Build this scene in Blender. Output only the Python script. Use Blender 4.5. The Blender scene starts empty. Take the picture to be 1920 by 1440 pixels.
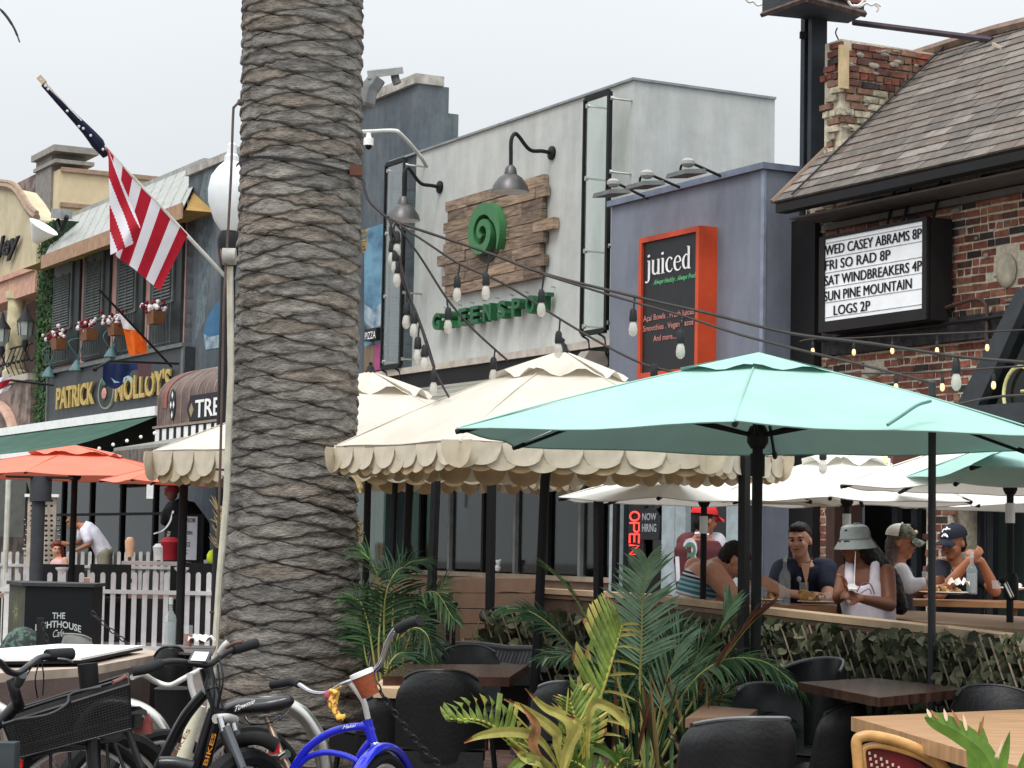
import bpy, math, random
import numpy as np
from mathutils import Vector, Matrix, noise
random.seed(7)
V = Vector; PI = math.pi
scene = bpy.context.scene; COL = scene.collection
# ---------------------------------------------------------------- camera, sky, sun, exposure
FPX, HC = 4100.0, 1.45
PITCH, ROLL = math.atan(307/4100), 0.019
_f = V((0, math.cos(PITCH), math.sin(PITCH))); _r0 = V((1, 0, 0)); _u0 = V((0, -math.sin(PITCH), math.cos(PITCH)))
_r = _r0*math.cos(ROLL)+_u0*math.sin(ROLL); _u = -_r0*math.sin(ROLL)+_u0*math.cos(ROLL)
CAM = V((0, 0, HC))
cam = bpy.data.objects.new('camera', bpy.data.cameras.new('camera')); COL.objects.link(cam)
cam.matrix_world = Matrix(((_r.x, _u.x, -_f.x, 0), (_r.y, _u.y, -_f.y, 0), (_r.z, _u.z, -_f.z, HC), (0, 0, 0, 1)))
cam.data.sensor_width = 36; cam.data.lens = 36*FPX/1920; cam.data.clip_end = 3000; cam.data.clip_start = .05
scene.camera = cam
w = bpy.data.worlds.new("World"); scene.world = w; w.use_nodes = True
nt = w.node_tree; nt.nodes.clear()
def _n(t, **k):
    n = nt.nodes.new(t)
    for a, b in k.items(): setattr(n, a, b)
    return n
out = _n('ShaderNodeOutputWorld'); bg = _n('ShaderNodeBackground')
sky = _n('ShaderNodeTexSky', sky_type='NISHITA', sun_disc=False)
SUN_EL, SUN_AZ = math.radians(58), math.radians(205)
sky.sun_elevation = SUN_EL; sky.sun_rotation = SUN_AZ
tc = _n('ShaderNodeTexCoord'); sep = _n('ShaderNodeSeparateXYZ')
nt.links.new(tc.outputs['Generated'], sep.inputs[0])
# overcast deck: brightness rises smoothly from horizon to zenith, with a faint mottling
mr = _n('ShaderNodeMapRange'); mr.inputs[1].default_value = 0; mr.inputs[2].default_value = 1; mr.interpolation_type = 'SMOOTHSTEP'; mr.inputs[3].default_value = .655; mr.inputs[4].default_value = 2.1
nt.links.new(sep.outputs['Z'], mr.inputs[0])
nz = _n('ShaderNodeTexNoise'); nz.inputs['Scale'].default_value = 3; nz.inputs['Detail'].default_value = 4
nt.links.new(tc.outputs['Generated'], nz.inputs['Vector'])
mr2 = _n('ShaderNodeMapRange'); mr2.inputs[3].default_value = .91; mr2.inputs[4].default_value = 1.07
nt.links.new(nz.outputs[0], mr2.inputs[0])
mu = _n('ShaderNodeMath', operation='MULTIPLY'); nt.links.new(mr.outputs[0], mu.inputs[0]); nt.links.new(mr2.outputs[0], mu.inputs[1])
cl = _n('ShaderNodeVectorMath', operation='SCALE'); cl.inputs[0].default_value = (.965, 1.0, 1.03); nt.links.new(mu.outputs[0], cl.inputs['Scale'])
sk = _n('ShaderNodeVectorMath', operation='SCALE'); sk.inputs['Scale'].default_value = .10; nt.links.new(sky.outputs[0], sk.inputs[0])
mx = _n('ShaderNodeMix', data_type='RGBA'); mx.inputs['Factor'].default_value = .93
nt.links.new(sk.outputs[0], mx.inputs['A']); nt.links.new(cl.outputs[0], mx.inputs['B'])
nt.links.new(mx.outputs['Result'], bg.inputs[0]); nt.links.new(bg.outputs[0], out.inputs[0])
bg.inputs[1].default_value = 1.0
sl = bpy.data.lights.new('sun', 'SUN'); sl.energy = 1.5; sl.angle = math.radians(20); sl.color = (1, .96, .9)
so = bpy.data.objects.new('sun', sl); COL.objects.link(so)
so.rotation_euler = (PI/2-SUN_EL, 0, PI-SUN_AZ); so.location = (0, 0, 30)
vs = scene.view_settings; vs.view_transform = 'Standard'; vs.look = 'None'; vs.exposure = .18; vs.gamma = 1; vs.use_curve_mapping = False
scene.cycles.max_bounces = 6; scene.cycles.transparent_max_bounces = 12
# ---------------------------------------------------------------- helpers
def ray(px, py):
    return _r*((px-960)/FPX)+_u*((720-py)/FPX)+_f
def W(px, py, D):
    d = ray(px, py); return CAM+d*(D/d.y)
def G(px, py, z):
    d = ray(px, py); return CAM+d*((z-HC)/d.z)
_o = W(1175, 1030, 26)
_X = V((-math.sin(-math.atan(2210/4100)), -math.cos(math.atan(2210/4100)), 0)); _Y = V((-_X.y, _X.x, 0))
FM = Matrix(((_X.x, _Y.x, 0, _o.x), (_X.y, _Y.y, 0, _o.y), (0, 0, 1, 0), (0, 0, 0, 1)))
FI = FM.inverted()
def fl(px, py, y=0):
    d = FI.to_3x3() @ ray(px, py); c = FI @ CAM
    return c+d*((y-c.y)/d.y)
def fs(px, py, x):                      # same, on a plane x = const of the street-front frame
    d = FI.to_3x3() @ ray(px, py); c = FI @ CAM
    return c+d*((x-c.x)/d.x)
I4 = Matrix.Identity(4)
XF = {}
def T(name, label, cat, loc=(0, 0, 0), rz=0, group=None, space=None):
    o = bpy.data.objects.new(name, None); COL.objects.link(o); o.empty_display_size = .1
    m = (space or I4) @ Matrix.Translation(V(loc)) @ Matrix.Rotation(rz, 4, 'Z')
    o.matrix_world = m; XF[o.name] = m.copy(); tag(o, label, cat, group); return o
def tag(o, label=None, cat=None, group=None, kind=None):
    if label: o['label'] = label
    if cat: o['category'] = cat
    if group: o['group'] = group
    if kind: o['kind'] = kind
    return o
def dup(root, loc=None, rz=None, label=None, group=None):
    r = root.copy(); COL.objects.link(r)
    if loc is not None: r.location = V(loc)
    if rz is not None: r.rotation_euler = (0, 0, rz)
    XF[r.name] = Matrix.Translation(r.location) @ r.rotation_euler.to_matrix().to_4x4()
    if label: r['label'] = label
    if group: r['group'] = group
    for ch in root.children:
        c = ch.copy(); COL.objects.link(c); c.parent = r; XF[c.name] = XF[r.name]
        for g in ch.children:
            d = g.copy(); COL.objects.link(d); d.parent = c
    return r
def link_inst(me, name, parent, mloc):
    o = bpy.data.objects.new(name, me); COL.objects.link(o); o.parent = parent; o.matrix_local = mloc; XF[o.name] = XF[parent.name]
    return o
class M:
    def __init__(s): s.v = []; s.f = []; s.mi = []; s.k = 0
    def poly(s, pts):
        b = len(s.v); s.v += [tuple(p) for p in pts]; s.f.append(tuple(range(b, b+len(pts)))); s.mi.append(s.k); return s
    def raw(s, vs_, fs_):
        b = len(s.v); s.v += [tuple(p) for p in vs_]
        for q in fs_: s.f.append(tuple(b+i for i in q)); s.mi.append(s.k)
        return s
    def hexa(s, p):
        return s.raw(p, [(3, 2, 1, 0), (4, 5, 6, 7), (0, 1, 5, 4), (1, 2, 6, 5), (2, 3, 7, 6), (3, 0, 4, 7)])
    def box(s, c, d, m=None):
        x, y, z = (q/2 for q in d); p = [V(q) for q in ((-x, -y, -z), (x, -y, -z), (x, y, -z), (-x, y, -z), (-x, -y, z), (x, -y, z), (x, y, z), (-x, y, z))]
        if m is not None: p = [m.to_3x3() @ q for q in p]
        return s.hexa([q+V(c) for q in p])
    def bb(s, a, b):
        a, b = V(a), V(b); lo = V([min(a[i], b[i]) for i in range(3)]); hi = V([max(a[i], b[i]) for i in range(3)])
        return s.box((lo+hi)/2, hi-lo)
    def prism(s, pts, vec):
        n = len(pts); a = [V(p) for p in pts]; b = [p+V(vec) for p in a]
        return s.raw(a+b, [tuple(range(n-1, -1, -1)), tuple(range(n, 2*n))]+[(i, (i+1) % n, n+(i+1) % n, n+i) for i in range(n)])
    def tube(s, pts, r, n=8, cap=True, flat=None):
        pts = [V(p) for p in pts]; m = len(pts)
        rs = r if isinstance(r, (list, tuple)) else [r]*m
        vs_ = []; prev = None
        for i, p in enumerate(pts):
            t = (pts[min(i+1, m-1)]-pts[max(i-1, 0)])
            t = t.normalized() if t.length > 1e-9 else V((0, 0, 1))
            if prev is None:
                a = t.cross(V((0, 0, 1)));
                if a.length < .05: a = t.cross(V((1, 0, 0)))
            else: a = prev-t*prev.dot(t)
            a.normalize(); prev = a; b = t.cross(a)
            for j in range(n):
                q = 2*PI*j/n; vs_.append(p+(a*math.cos(q)+b*math.sin(q)*(flat or 1))*rs[i])
        fc = [(i*n+j, i*n+(j+1) % n, (i+1)*n+(j+1) % n, (i+1)*n+j) for i in range(m-1) for j in range(n)]
        if cap: fc += [tuple(range(n-1, -1, -1)), tuple((m-1)*n+j for j in range(n))]
        return s.raw(vs_, fc)
    def lathe(s, prof, c=(0, 0, 0), n=16, m=None):
        c = V(c); vs_ = []
        for r, z in prof:
            for j in range(n):
                p = V((r*math.cos(2*PI*j/n), r*math.sin(2*PI*j/n), z)); vs_.append(c+((m @ p) if m is not None else p))
        k = len(prof)
        return s.raw(vs_, [(i*n+j, i*n+(j+1) % n, (i+1)*n+(j+1) % n, (i+1)*n+j) for i in range(k-1) for j in range(n)]+[tuple(range(n-1, -1, -1)), tuple((k-1)*n+j for j in range(n))])
    def ell(s, c, r, n=12, m=None):
        if not isinstance(r, (tuple, list, Vector)): r = (r, r, r)
        c = V(c); k = max(4, n//2); vs_ = []
        for i in range(k+1):
            t = PI*i/k; t = min(max(t, .02), PI-.02)
            for j in range(n):
                q = 2*PI*j/n; p = V((r[0]*math.sin(t)*math.cos(q), r[1]*math.sin(t)*math.sin(q), -r[2]*math.cos(t)))
                vs_.append(c+((m @ p) if m is not None else p))
        return s.raw(vs_, [(i*n+j, i*n+(j+1) % n, (i+1)*n+(j+1) % n, (i+1)*n+j) for i in range(k) for j in range(n)]+[tuple(range(n-1, -1, -1)), tuple(k*n+j for j in range(n))])
    def surf(s, fn, nu, nv, close=False):
        vs_ = [fn(i/nu, j/nv) for i in range(nu+1) for j in range(nv+1)]
        return s.raw(vs_, [(i*(nv+1)+j, (i+1)*(nv+1)+j, (i+1)*(nv+1)+j+1, i*(nv+1)+j+1) for i in range(nu) for j in range(nv)])
    def text(s, txt, fn, ext=.0, bold=0, shear=0, res=3):
        """txt laid out in a unit box (0..1, 0..1 cap height); fn(u, v, w) places it"""
        c = bpy.data.curves.new('t', 'FONT'); c.body = txt; c.size = 1; c.offset = bold; c.shear = shear; c.resolution_u = res; c.extrude = .5 if ext else 0
        o = bpy.data.objects.new('t', c); COL.objects.link(o); dg = bpy.context.evaluated_depsgraph_get()
        me = bpy.data.meshes.new_from_object(o.evaluated_get(dg)); bpy.data.objects.remove(o); bpy.data.curves.remove(c)
        xs = [q.co.x for q in me.vertices]
        if not xs: return s
        x0, x1 = min(xs), max(xs); ys = [q.co.y for q in me.vertices]; h = CAPH if any(ch.isupper() or ch.isdigit() for ch in txt) else max(ys)
        s.raw([fn((q.co.x-x0)/(x1-x0), q.co.y/h, q.co.z) for q in me.vertices], [tuple(p.vertices) for p in me.polygons])
        bpy.data.meshes.remove(me); return s
    def build(s, name, mat, parent=None, space=None, smooth=False, label=None, cat=None, group=None, kind=None, solid=0):
        sp = space or I4
        vs_ = [sp @ V(p) for p in s.v]
        if parent is not None: inv = XF[parent.name].inverted(); loc = None; vs_ = [inv @ p for p in vs_]
        else:
            n = len(vs_); lo = V([min(p[i] for p in vs_) for i in range(3)]); hi = V([max(p[i] for p in vs_) for i in range(3)])
            loc = V(((lo.x+hi.x)/2, (lo.y+hi.y)/2, lo.z)); vs_ = [p-loc for p in vs_]
        me = bpy.data.meshes.new(name); me.from_pydata([tuple(p) for p in vs_], [], s.f); me.validate()
        for q in (mat if isinstance(mat, (list, tuple)) else [mat]): me.materials.append(q)
        if len(me.polygons) == len(s.mi): me.polygons.foreach_set('material_index', s.mi)
        if smooth: me.polygons.foreach_set('use_smooth', [True]*len(me.polygons)); me.set_sharp_from_angle(angle=math.radians(40 if smooth is True else smooth))
        me.update()
        o = bpy.data.objects.new(name, me); COL.objects.link(o)
        if parent is not None: o.parent = parent; XF[o.name] = XF[parent.name]
        else: o.location = loc; XF[o.name] = Matrix.Translation(loc)
        if solid: md = o.modifiers.new('s', 'SOLIDIFY'); md.thickness = solid; md.offset = 0
        return tag(o, label, cat, group, kind)
CAPH = .73
def remesh(ms, vox=.012, sm=6):
    """one continuous skin from overlapping closed volumes"""
    me = bpy.data.meshes.new('r'); me.from_pydata(ms.v, [], ms.f); o = bpy.data.objects.new('r', me); COL.objects.link(o)
    md = o.modifiers.new('r', 'REMESH'); md.mode = 'VOXEL'; md.voxel_size = vox
    if sm: m2 = o.modifiers.new('s', 'SMOOTH'); m2.iterations = sm; m2.factor = .5
    dg = bpy.context.evaluated_depsgraph_get(); e = bpy.data.meshes.new_from_object(o.evaluated_get(dg))
    r = M(); r.raw([q.co.copy() for q in e.vertices], [tuple(p.vertices) for p in e.polygons])
    bpy.data.objects.remove(o); bpy.data.meshes.remove(me); bpy.data.meshes.remove(e); return r
def lin(c):
    return tuple((x/255/12.92 if x/255 <= .04045 else ((x/255+.055)/1.055)**2.4) for x in c)
MATS = {}
def mt(name, col, rough=.7, var=.12, scale=6, rnd=0, bump=0, bscale=60, metal=0, emit=0, stretch=(1, 1, 1), col2=None, det=5, trl=0, spec=.3, coat=0, alpha=1, lo=.35, hi=.65, lin_=False, streak=0):
    """procedural material; col is the sRGB 0-255 albedo"""
    if name in MATS: return MATS[name]
    m = bpy.data.materials.new(name); m.use_nodes = True; t = m.node_tree; t.nodes.clear(); MATS[name] = m
    N = t.nodes.new; L = t.links.new
    o = N('ShaderNodeOutputMaterial'); b = N('ShaderNodeBsdfPrincipled')
    c1 = lin(col) if not lin_ else col; c2 = lin(col2) if col2 else tuple(min(1, x*(1-var*2)) for x in c1)
    if not col2: c1 = tuple(min(1, x*(1+var*.6)) for x in c1)
    tcn = N('ShaderNodeTexCoord'); mp = N('ShaderNodeMapping'); mp.inputs['Scale'].default_value = stretch; L(tcn.outputs['Object'], mp.inputs[0])
    nz = N('ShaderNodeTexNoise'); nz.inputs['Scale'].default_value = scale; nz.inputs['Detail'].default_value = det; nz.inputs['Roughness'].default_value = .6; L(mp.outputs[0], nz.inputs['Vector'])
    oi = N('ShaderNodeObjectInfo')
    if rnd:
        nz.noise_dimensions = '4D'; k = N('ShaderNodeMath'); k.operation = 'MULTIPLY'; k.inputs[1].default_value = 50; L(oi.outputs['Random'], k.inputs[0]); L(k.outputs[0], nz.inputs['W'])
    r = N('ShaderNodeValToRGB'); r.color_ramp.elements[0].position = lo; r.color_ramp.elements[1].position = hi
    r.color_ramp.elements[0].color = (*c2, 1); r.color_ramp.elements[1].color = (*c1, 1); L(nz.outputs[0], r.inputs[0])
    cur = r.outputs[0]
    if rnd:
        a = N('ShaderNodeMapRange'); a.inputs[3].default_value = 1-rnd; a.inputs[4].default_value = 1+rnd*.6; L(oi.outputs['Random'], a.inputs[0])
        s = N('ShaderNodeVectorMath'); s.operation = 'SCALE'; L(cur, s.inputs[0]); L(a.outputs[0], s.inputs['Scale']); cur = s.outputs[0]
    if streak:      # rain streaks and grime of the wall itself
        m3 = N('ShaderNodeMapping'); m3.inputs['Scale'].default_value = (2.2, 2.2, .30); L(tcn.outputs['Object'], m3.inputs[0]); n3 = N('ShaderNodeTexNoise'); n3.inputs['Scale'].default_value = 1.4; n3.inputs['Detail'].default_value = 9; n3.inputs['Roughness'].default_value = .7; L(m3.outputs[0], n3.inputs['Vector'])
        a3 = N('ShaderNodeMapRange'); a3.inputs[1].default_value = .4; a3.inputs[2].default_value = .62; a3.inputs[3].default_value = 1-streak; a3.inputs[4].default_value = 1; L(n3.outputs[0], a3.inputs[0])
        n4 = N('ShaderNodeTexNoise'); n4.inputs['Scale'].default_value = 3.2; n4.inputs['Detail'].default_value = 10; n4.inputs['Roughness'].default_value = .75; L(tcn.outputs['Object'], n4.inputs['Vector']); a4 = N('ShaderNodeMapRange'); a4.inputs[1].default_value = .35; a4.inputs[2].default_value = .6; a4.inputs[3].default_value = 1-streak*.8; a4.inputs[4].default_value = 1.03; L(n4.outputs[0], a4.inputs[0])
        k3 = N('ShaderNodeMath'); k3.operation = 'MULTIPLY'; L(a3.outputs[0], k3.inputs[0]); L(a4.outputs[0], k3.inputs[1]); s3 = N('ShaderNodeVectorMath'); s3.operation = 'SCALE'; L(cur, s3.inputs[0]); L(k3.outputs[0], s3.inputs['Scale']); cur = s3.outputs[0]
    L(cur, b.inputs['Base Color']); b.inputs['Roughness'].default_value = rough; b.inputs['Metallic'].default_value = metal
    b.inputs['Specular IOR Level'].default_value = spec; b.inputs['Coat Weight'].default_value = coat; b.inputs['Coat Roughness'].default_value = .15
    if emit: L(cur, b.inputs['Emission Color']); b.inputs['Emission Strength'].default_value = emit
    if bump:
        n2 = N('ShaderNodeTexNoise'); n2.inputs['Scale'].default_value = bscale; n2.inputs['Detail'].default_value = 6; L(mp.outputs[0], n2.inputs['Vector'])
        bp = N('ShaderNodeBump'); bp.inputs['Strength'].default_value = bump; bp.inputs['Distance'].default_value = .02; L(n2.outputs[0], bp.inputs['Height']); L(bp.outputs[0], b.inputs['Normal'])
    sh = b.outputs[0]
    if trl:
        tr = N('ShaderNodeBsdfTranslucent'); L(cur, tr.inputs[0]); mxx = N('ShaderNodeMixShader'); mxx.inputs[0].default_value = trl; L(sh, mxx.inputs[1]); L(tr.outputs[0], mxx.inputs[2]); sh = mxx.outputs[0]
    if alpha < 1:
        tp = N('ShaderNodeBsdfTransparent'); mxx = N('ShaderNodeMixShader'); mxx.inputs[0].default_value = alpha; L(tp.outputs[0], mxx.inputs[1]); L(sh, mxx.inputs[2]); sh = mxx.outputs[0]
    L(sh, o.inputs[0]); return m
def glass(name, tint=(.9, .95, .93), base=.12, refl=.9):
    if name in MATS: return MATS[name]
    m = bpy.data.materials.new(name); m.use_nodes = True; t = m.node_tree; t.nodes.clear(); MATS[name] = m; N = t.nodes.new; L = t.links.new
    o = N('ShaderNodeOutputMaterial'); tp = N('ShaderNodeBsdfTransparent'); tp.inputs[0].default_value = (*tint, 1)
    g = N('ShaderNodeBsdfGlossy'); g.inputs['Roughness'].default_value = .03; g.inputs[0].default_value = (refl, refl, refl, 1)
    fr = N('ShaderNodeLayerWeight'); fr.inputs[0].default_value = .5; pw = N('ShaderNodeMath'); pw.operation = 'POWER'; pw.inputs[1].default_value = 4; L(fr.outputs['Facing'], pw.inputs[0])
    ad = N('ShaderNodeMath'); ad.operation = 'MULTIPLY_ADD'; ad.inputs[1].default_value = .6; ad.inputs[2].default_value = base; ad.use_clamp = True; L(pw.outputs[0], ad.inputs[0])
    mxx = N('ShaderNodeMixShader'); L(ad.outputs[0], mxx.inputs[0]); L(tp.outputs[0], mxx.inputs[1]); L(g.outputs[0], mxx.inputs[2]); L(mxx.outputs[0], o.inputs[0]); return m
def bands(name, axis, stops, rough=.8, var=.05, unit=1.0):
    """cloth striped along one object axis: stops = [(pos, sRGB)], constant steps"""
    m = mt(name, (128, 128, 128), rough=rough); t = m.node_tree; N = t.nodes.new; L = t.links.new
    tcn = next(n for n in t.nodes if n.type == 'TEX_COORD'); b = next(n for n in t.nodes if n.type == 'BSDF_PRINCIPLED')
    d = N('ShaderNodeVectorMath'); d.operation = 'DOT_PRODUCT'; d.inputs[1].default_value = tuple(x/unit for x in axis); L(tcn.outputs['Object'], d.inputs[0])
    r = N('ShaderNodeValToRGB'); r.color_ramp.interpolation = 'CONSTANT'; e = r.color_ramp.elements
    for i, (p, c) in enumerate(stops):
        q = e[i] if i < 2 else e.new(p); q.position = p; q.color = (*lin(c), 1)
    L(d.outputs['Value'], r.inputs[0]); L(r.outputs[0], b.inputs['Base Color']); return m
def sm(pts, k=6):
    """Catmull-Rom through control points"""
    P = [V(p) for p in pts]; P = [P[0]*2-P[1]]+P+[P[-1]*2-P[-2]]; o = []
    for i in range(1, len(P)-2):
        for j in range(k):
            t = j/k; a, b, c, d = P[i-1:i+3]; o.append(.5*((2*b)+(c-a)*t+(2*a-5*b+4*c-d)*t*t+(3*b-a-3*c+d)*t**3))
    return o+[P[-2]]
def pp(lst): return [W(*q) for q in lst]
BLK = mt('black_metal', (24, 25, 27), rough=.5, var=.2)
BLKF = mt('black_paint', (17, 17, 19), rough=.6, var=.2)
WHT = mt('white_paint', (246, 246, 244), rough=.5, var=.05)
STEEL = mt('brushed_steel', (190, 188, 182), rough=.3, metal=1, var=.08)
# ---------------------------------------------------------------- street front
def fr(px0, pyt, pyb, px1, y=0):
    a = fl(px0, pyt, y); b = fl(px0, pyb, y); c = fl(px1, (pyt+pyb)/2, y); return (a.x, c.x, b.z, a.z)
def fb(m, r, y0, y1): return m.bb((r[0], y0, r[2]), (r[1], y1, r[3]))
def FT(name, label, cat, x=0, y=0, z=0, group=None): return T(name, label, cat, (x, y, z), 0, group, FM)
def ftext(m, txt, l, r, cap, y, ext=0, bold=0, shear=0):
    """l, r = pixels of the baseline ends, cap = pixel y of the cap line above l"""
    a = fl(l[0], l[1], y); b = fl(r[0], r[1], y); h = fl(l[0], cap, y).z-a.z
    return m.text(txt, lambda u, v, w_: V((a.x+(b.x-a.x)*u, y-ext*(w_+.5), a.z+h*v)), ext, bold, shear)
# ground
gm = M(); gm.surf(lambda u, v: V((-150+300*u, -5+400*v, 0)), 1, 1)
gm.build('ground', mt('paving_ground', (104, 95, 90), rough=.85, scale=2, bump=.3), kind='structure')
gsub = mt('paver', (150, 118, 104), rough=.85, var=.2, rnd=.35, bump=.3, scale=9)
pav = M(); pav.bb((-.098, -.048, 0), (.098, .048, .02)); pm = pav.build('paver', gsub); pmesh = pm.data; bpy.data.objects.remove(pm)
grd = bpy.data.objects['ground']; XF['ground'] = Matrix.Translation(grd.location)
for i in range(18):
    for j in range(16):
        link_inst(pmesh, 'paver', grd, XF['ground'].inverted() @ Matrix.Translation((-.95+.2*(i % 9)+.1*(j % 2), 13.2+.1*j+(1.6 if i > 8 else 0), .001)))
# ---- mural building (behind the palm)
MUR = mt('mural_blue', (118, 126, 130), rough=.85, scale=.8, col2=(62, 74, 86), lo=.3, hi=.7, bump=.15, det=8, stretch=(1, 1, .5), streak=.3)
x0, x1 = fl(346, 600).x, fl(781, 300).x; zt = fl(783, 157).z
r = FT('mural_building', 'tall building painted with a dark blue ocean wave mural, half hidden behind the palm trunk', 'building', x0, 0, 0)
m = M(); m.bb((x0, 0, 0), (x1, .5, zt)); m.build('wall', MUR, r, FM)
zb = fs(860, 222, x1+.6).z; m = M(); yb = fs(862, 225, x1).y
m = M(); m.bb((x0, .503, 0), (x1-.004, fs(860, 222, x1).y, fl(783, 205).z)); m.build('parapet', MUR, r, FM)
m = M(); m.bb((x0-.02, -.06, zt), (x1+.04, .4, zt+.14)); m.build('coping', mt('coping', (176, 172, 164), var=.2), r, FM)
m = M(); m.bb((fl(700, 255, 4).x, 4, 0), (fl(893, 255, 4).x, 4.3, fl(880, 250, 4).z)); m.build('roof_structure', mt('navy', (58, 78, 100)), r, FM)
# wave painting: thin raised paint fields
wv = M()
def blob(m, pts, y): m.poly([fl(a, b, y) for a, b in pts])
blob(wv, [(x, 430-0*x) for x in (683,)]+[(722, 418), (722, 640), (683, 650)], -.004); wv.build('painted_sea', mt('sea_paint', (108, 150, 172), scale=1.2, col2=(62, 92, 116), det=9, stretch=(1, 1, 2), lo=.35, hi=.6, rough=.9), r, FM)
wv = M(); blob(wv, [(683, 570), (700, 582), (722, 560), (722, 605), (683, 628)], -.008); blob(wv, [(683, 602), (722, 640), (722, 650), (683, 640)], -.008)
wv.build('painted_foam', mt('foam_paint', (168, 184, 192), scale=5, col2=(90, 112, 130), det=9, rough=.9), r, FM)
wv = M(); c = [(440, 545), (424, 552), (404, 570), (388, 598), (381, 625), (384, 650), (400, 655), (425, 640), (445, 625)]
blob(wv, c, -.004); wv.build('painted_wave', mt('wave_paint', (70, 116, 150), scale=1, col2=(48, 84, 118), rough=.9), r, FM)
wv = M(); blob(wv, [(381, 625), (392, 632), (410, 628), (440, 605), (450, 625), (420, 650), (386, 656)], -.008)
wv.build('painted_foam', MATS['foam_paint'], r, FM)
wv = M(); blob(wv, [(366, 640), (374, 480), (368, 400), (384, 320), (398, 300), (400, 400), (392, 520), (384, 600)], -.004)
wv.build('painted_whale_tail', mt('tail_paint', (118, 130, 134), scale=6, col2=(78, 92, 100), det=9, rough=.9), r, FM)
rr = fr(683, 618, 640, 705, -.12); m = M(); fb(m, rr, -.12, -.02); o = m.build('street_sign', BLK, None, FM); tag(o, 'small dark sign plate on the mural wall beside the palm trunk', 'sign')
m = M(); ftext(m, 'PIZZA', (684, 637), (704, 633), 623, -.125); m.build('lettering', WHT, o, FM)
rr = fr(683, 650, 700, 702, -.05); m = M(); fb(m, rr, -.05, -.02); o = m.build('wood_panel', mt('tanwood', (122, 104, 84), stretch=(1, 1, .2), scale=12), None, FM); tag(o, 'weathered brown and pink wood panel low on the mural wall', 'panel')
rr = fr(702, 645, 695, 713, -.05); m = M(); fb(m, rr, -.05, -.02); m.build('pink_board', mt('magenta', (164, 74, 122)), o, FM)
# ---- Molloy building
PNK = mt('pink_stucco', (188, 144, 134), var=.12, scale=3, bump=.15); DKG = mt('dark_trim', (46, 52, 54), rough=.55); SHT = mt('shutter_grey', (94, 100, 98), rough=.6, var=.15)
xl, xr = fl(90, 600).x, fl(362, 560).x
r = FT('pub_building', 'pink pub building with four shuttered windows and a dark PATRICK MOLLOY\'S sign board', 'building', xl, 0, 0)
ze = fl(80, 492, -.55).z
m = M(); m.bb((xl, 0, fl(91, 800).z), (xr, 6, ze+.05)); m.build('wall', PNK, r, FM)
m = M(); m.bb((xl, .5, 0), (xr, 5.9, fl(91, 800).z)); m.build('storefront_wall', mt('dark_inside', (24, 25, 28)), r, FM)
# metal roof: slope from the eave up to the ridge
e0, e1 = fl(80, 490, -.6), fl(349, 376, -.6); rl = fl(117, 421, .9); rr_ = fl(424, 293, .9)
m = M(); a, b = V((e0.x, -.6, e0.z)), V((fl(343, 400, -.6).x, -.6, e0.z)); c_, d_ = V((fl(384, 315, .9).x, .9, rl.z)), V((rl.x, .9, rl.z))
m.hexa([a, b, c_, d_, a+V((0, .03, .1)), b+V((0, .03, .1)), c_+V((0, 0, .1)), d_+V((0, 0, .1))]); MET = mt('metal_roofing', (166, 168, 162), rough=.45, metal=.25, stretch=(2, 2, .3), scale=3)
rf = m.build('roof', MET, r, FM)
for i in range(15):
    u = (i+.5)/15; p = a.lerp(b, u)+V((0, .03, .1)); q = d_.lerp(c_, u)+V((0, 0, .1)); s = M(); s.tube([p, q], .018, 4); s.build('seam', MET, rf, FM)
m = M(); m.bb((a.x-.02, -.63, a.z-.16), (b.x, -.602, a.z+.12)); m.build('fascia', mt('tan_fascia', (172, 138, 112)), r, FM)
m = M(); m.bb((d_.x, .87, d_.z+.02), (c_.x, .99, d_.z+.16)); m.build('ridge_cap', MET, r, FM)
m = M(); m.poly([(b.x-.002, -.55, b.z), (b.x-.002, .88, b.z), (c_.x-.002, .88, c_.z)]); m.poly([(xl, -.6, a.z-.002), (b.x, -.6, a.z-.002), (b.x, 0, a.z-.002), (xl, 0, a.z-.002)]); m.build('soffit', mt('plywood', (178, 142, 84), stretch=(1, 1, 6)), r, FM)
tp = fl(0, 0)
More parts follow.
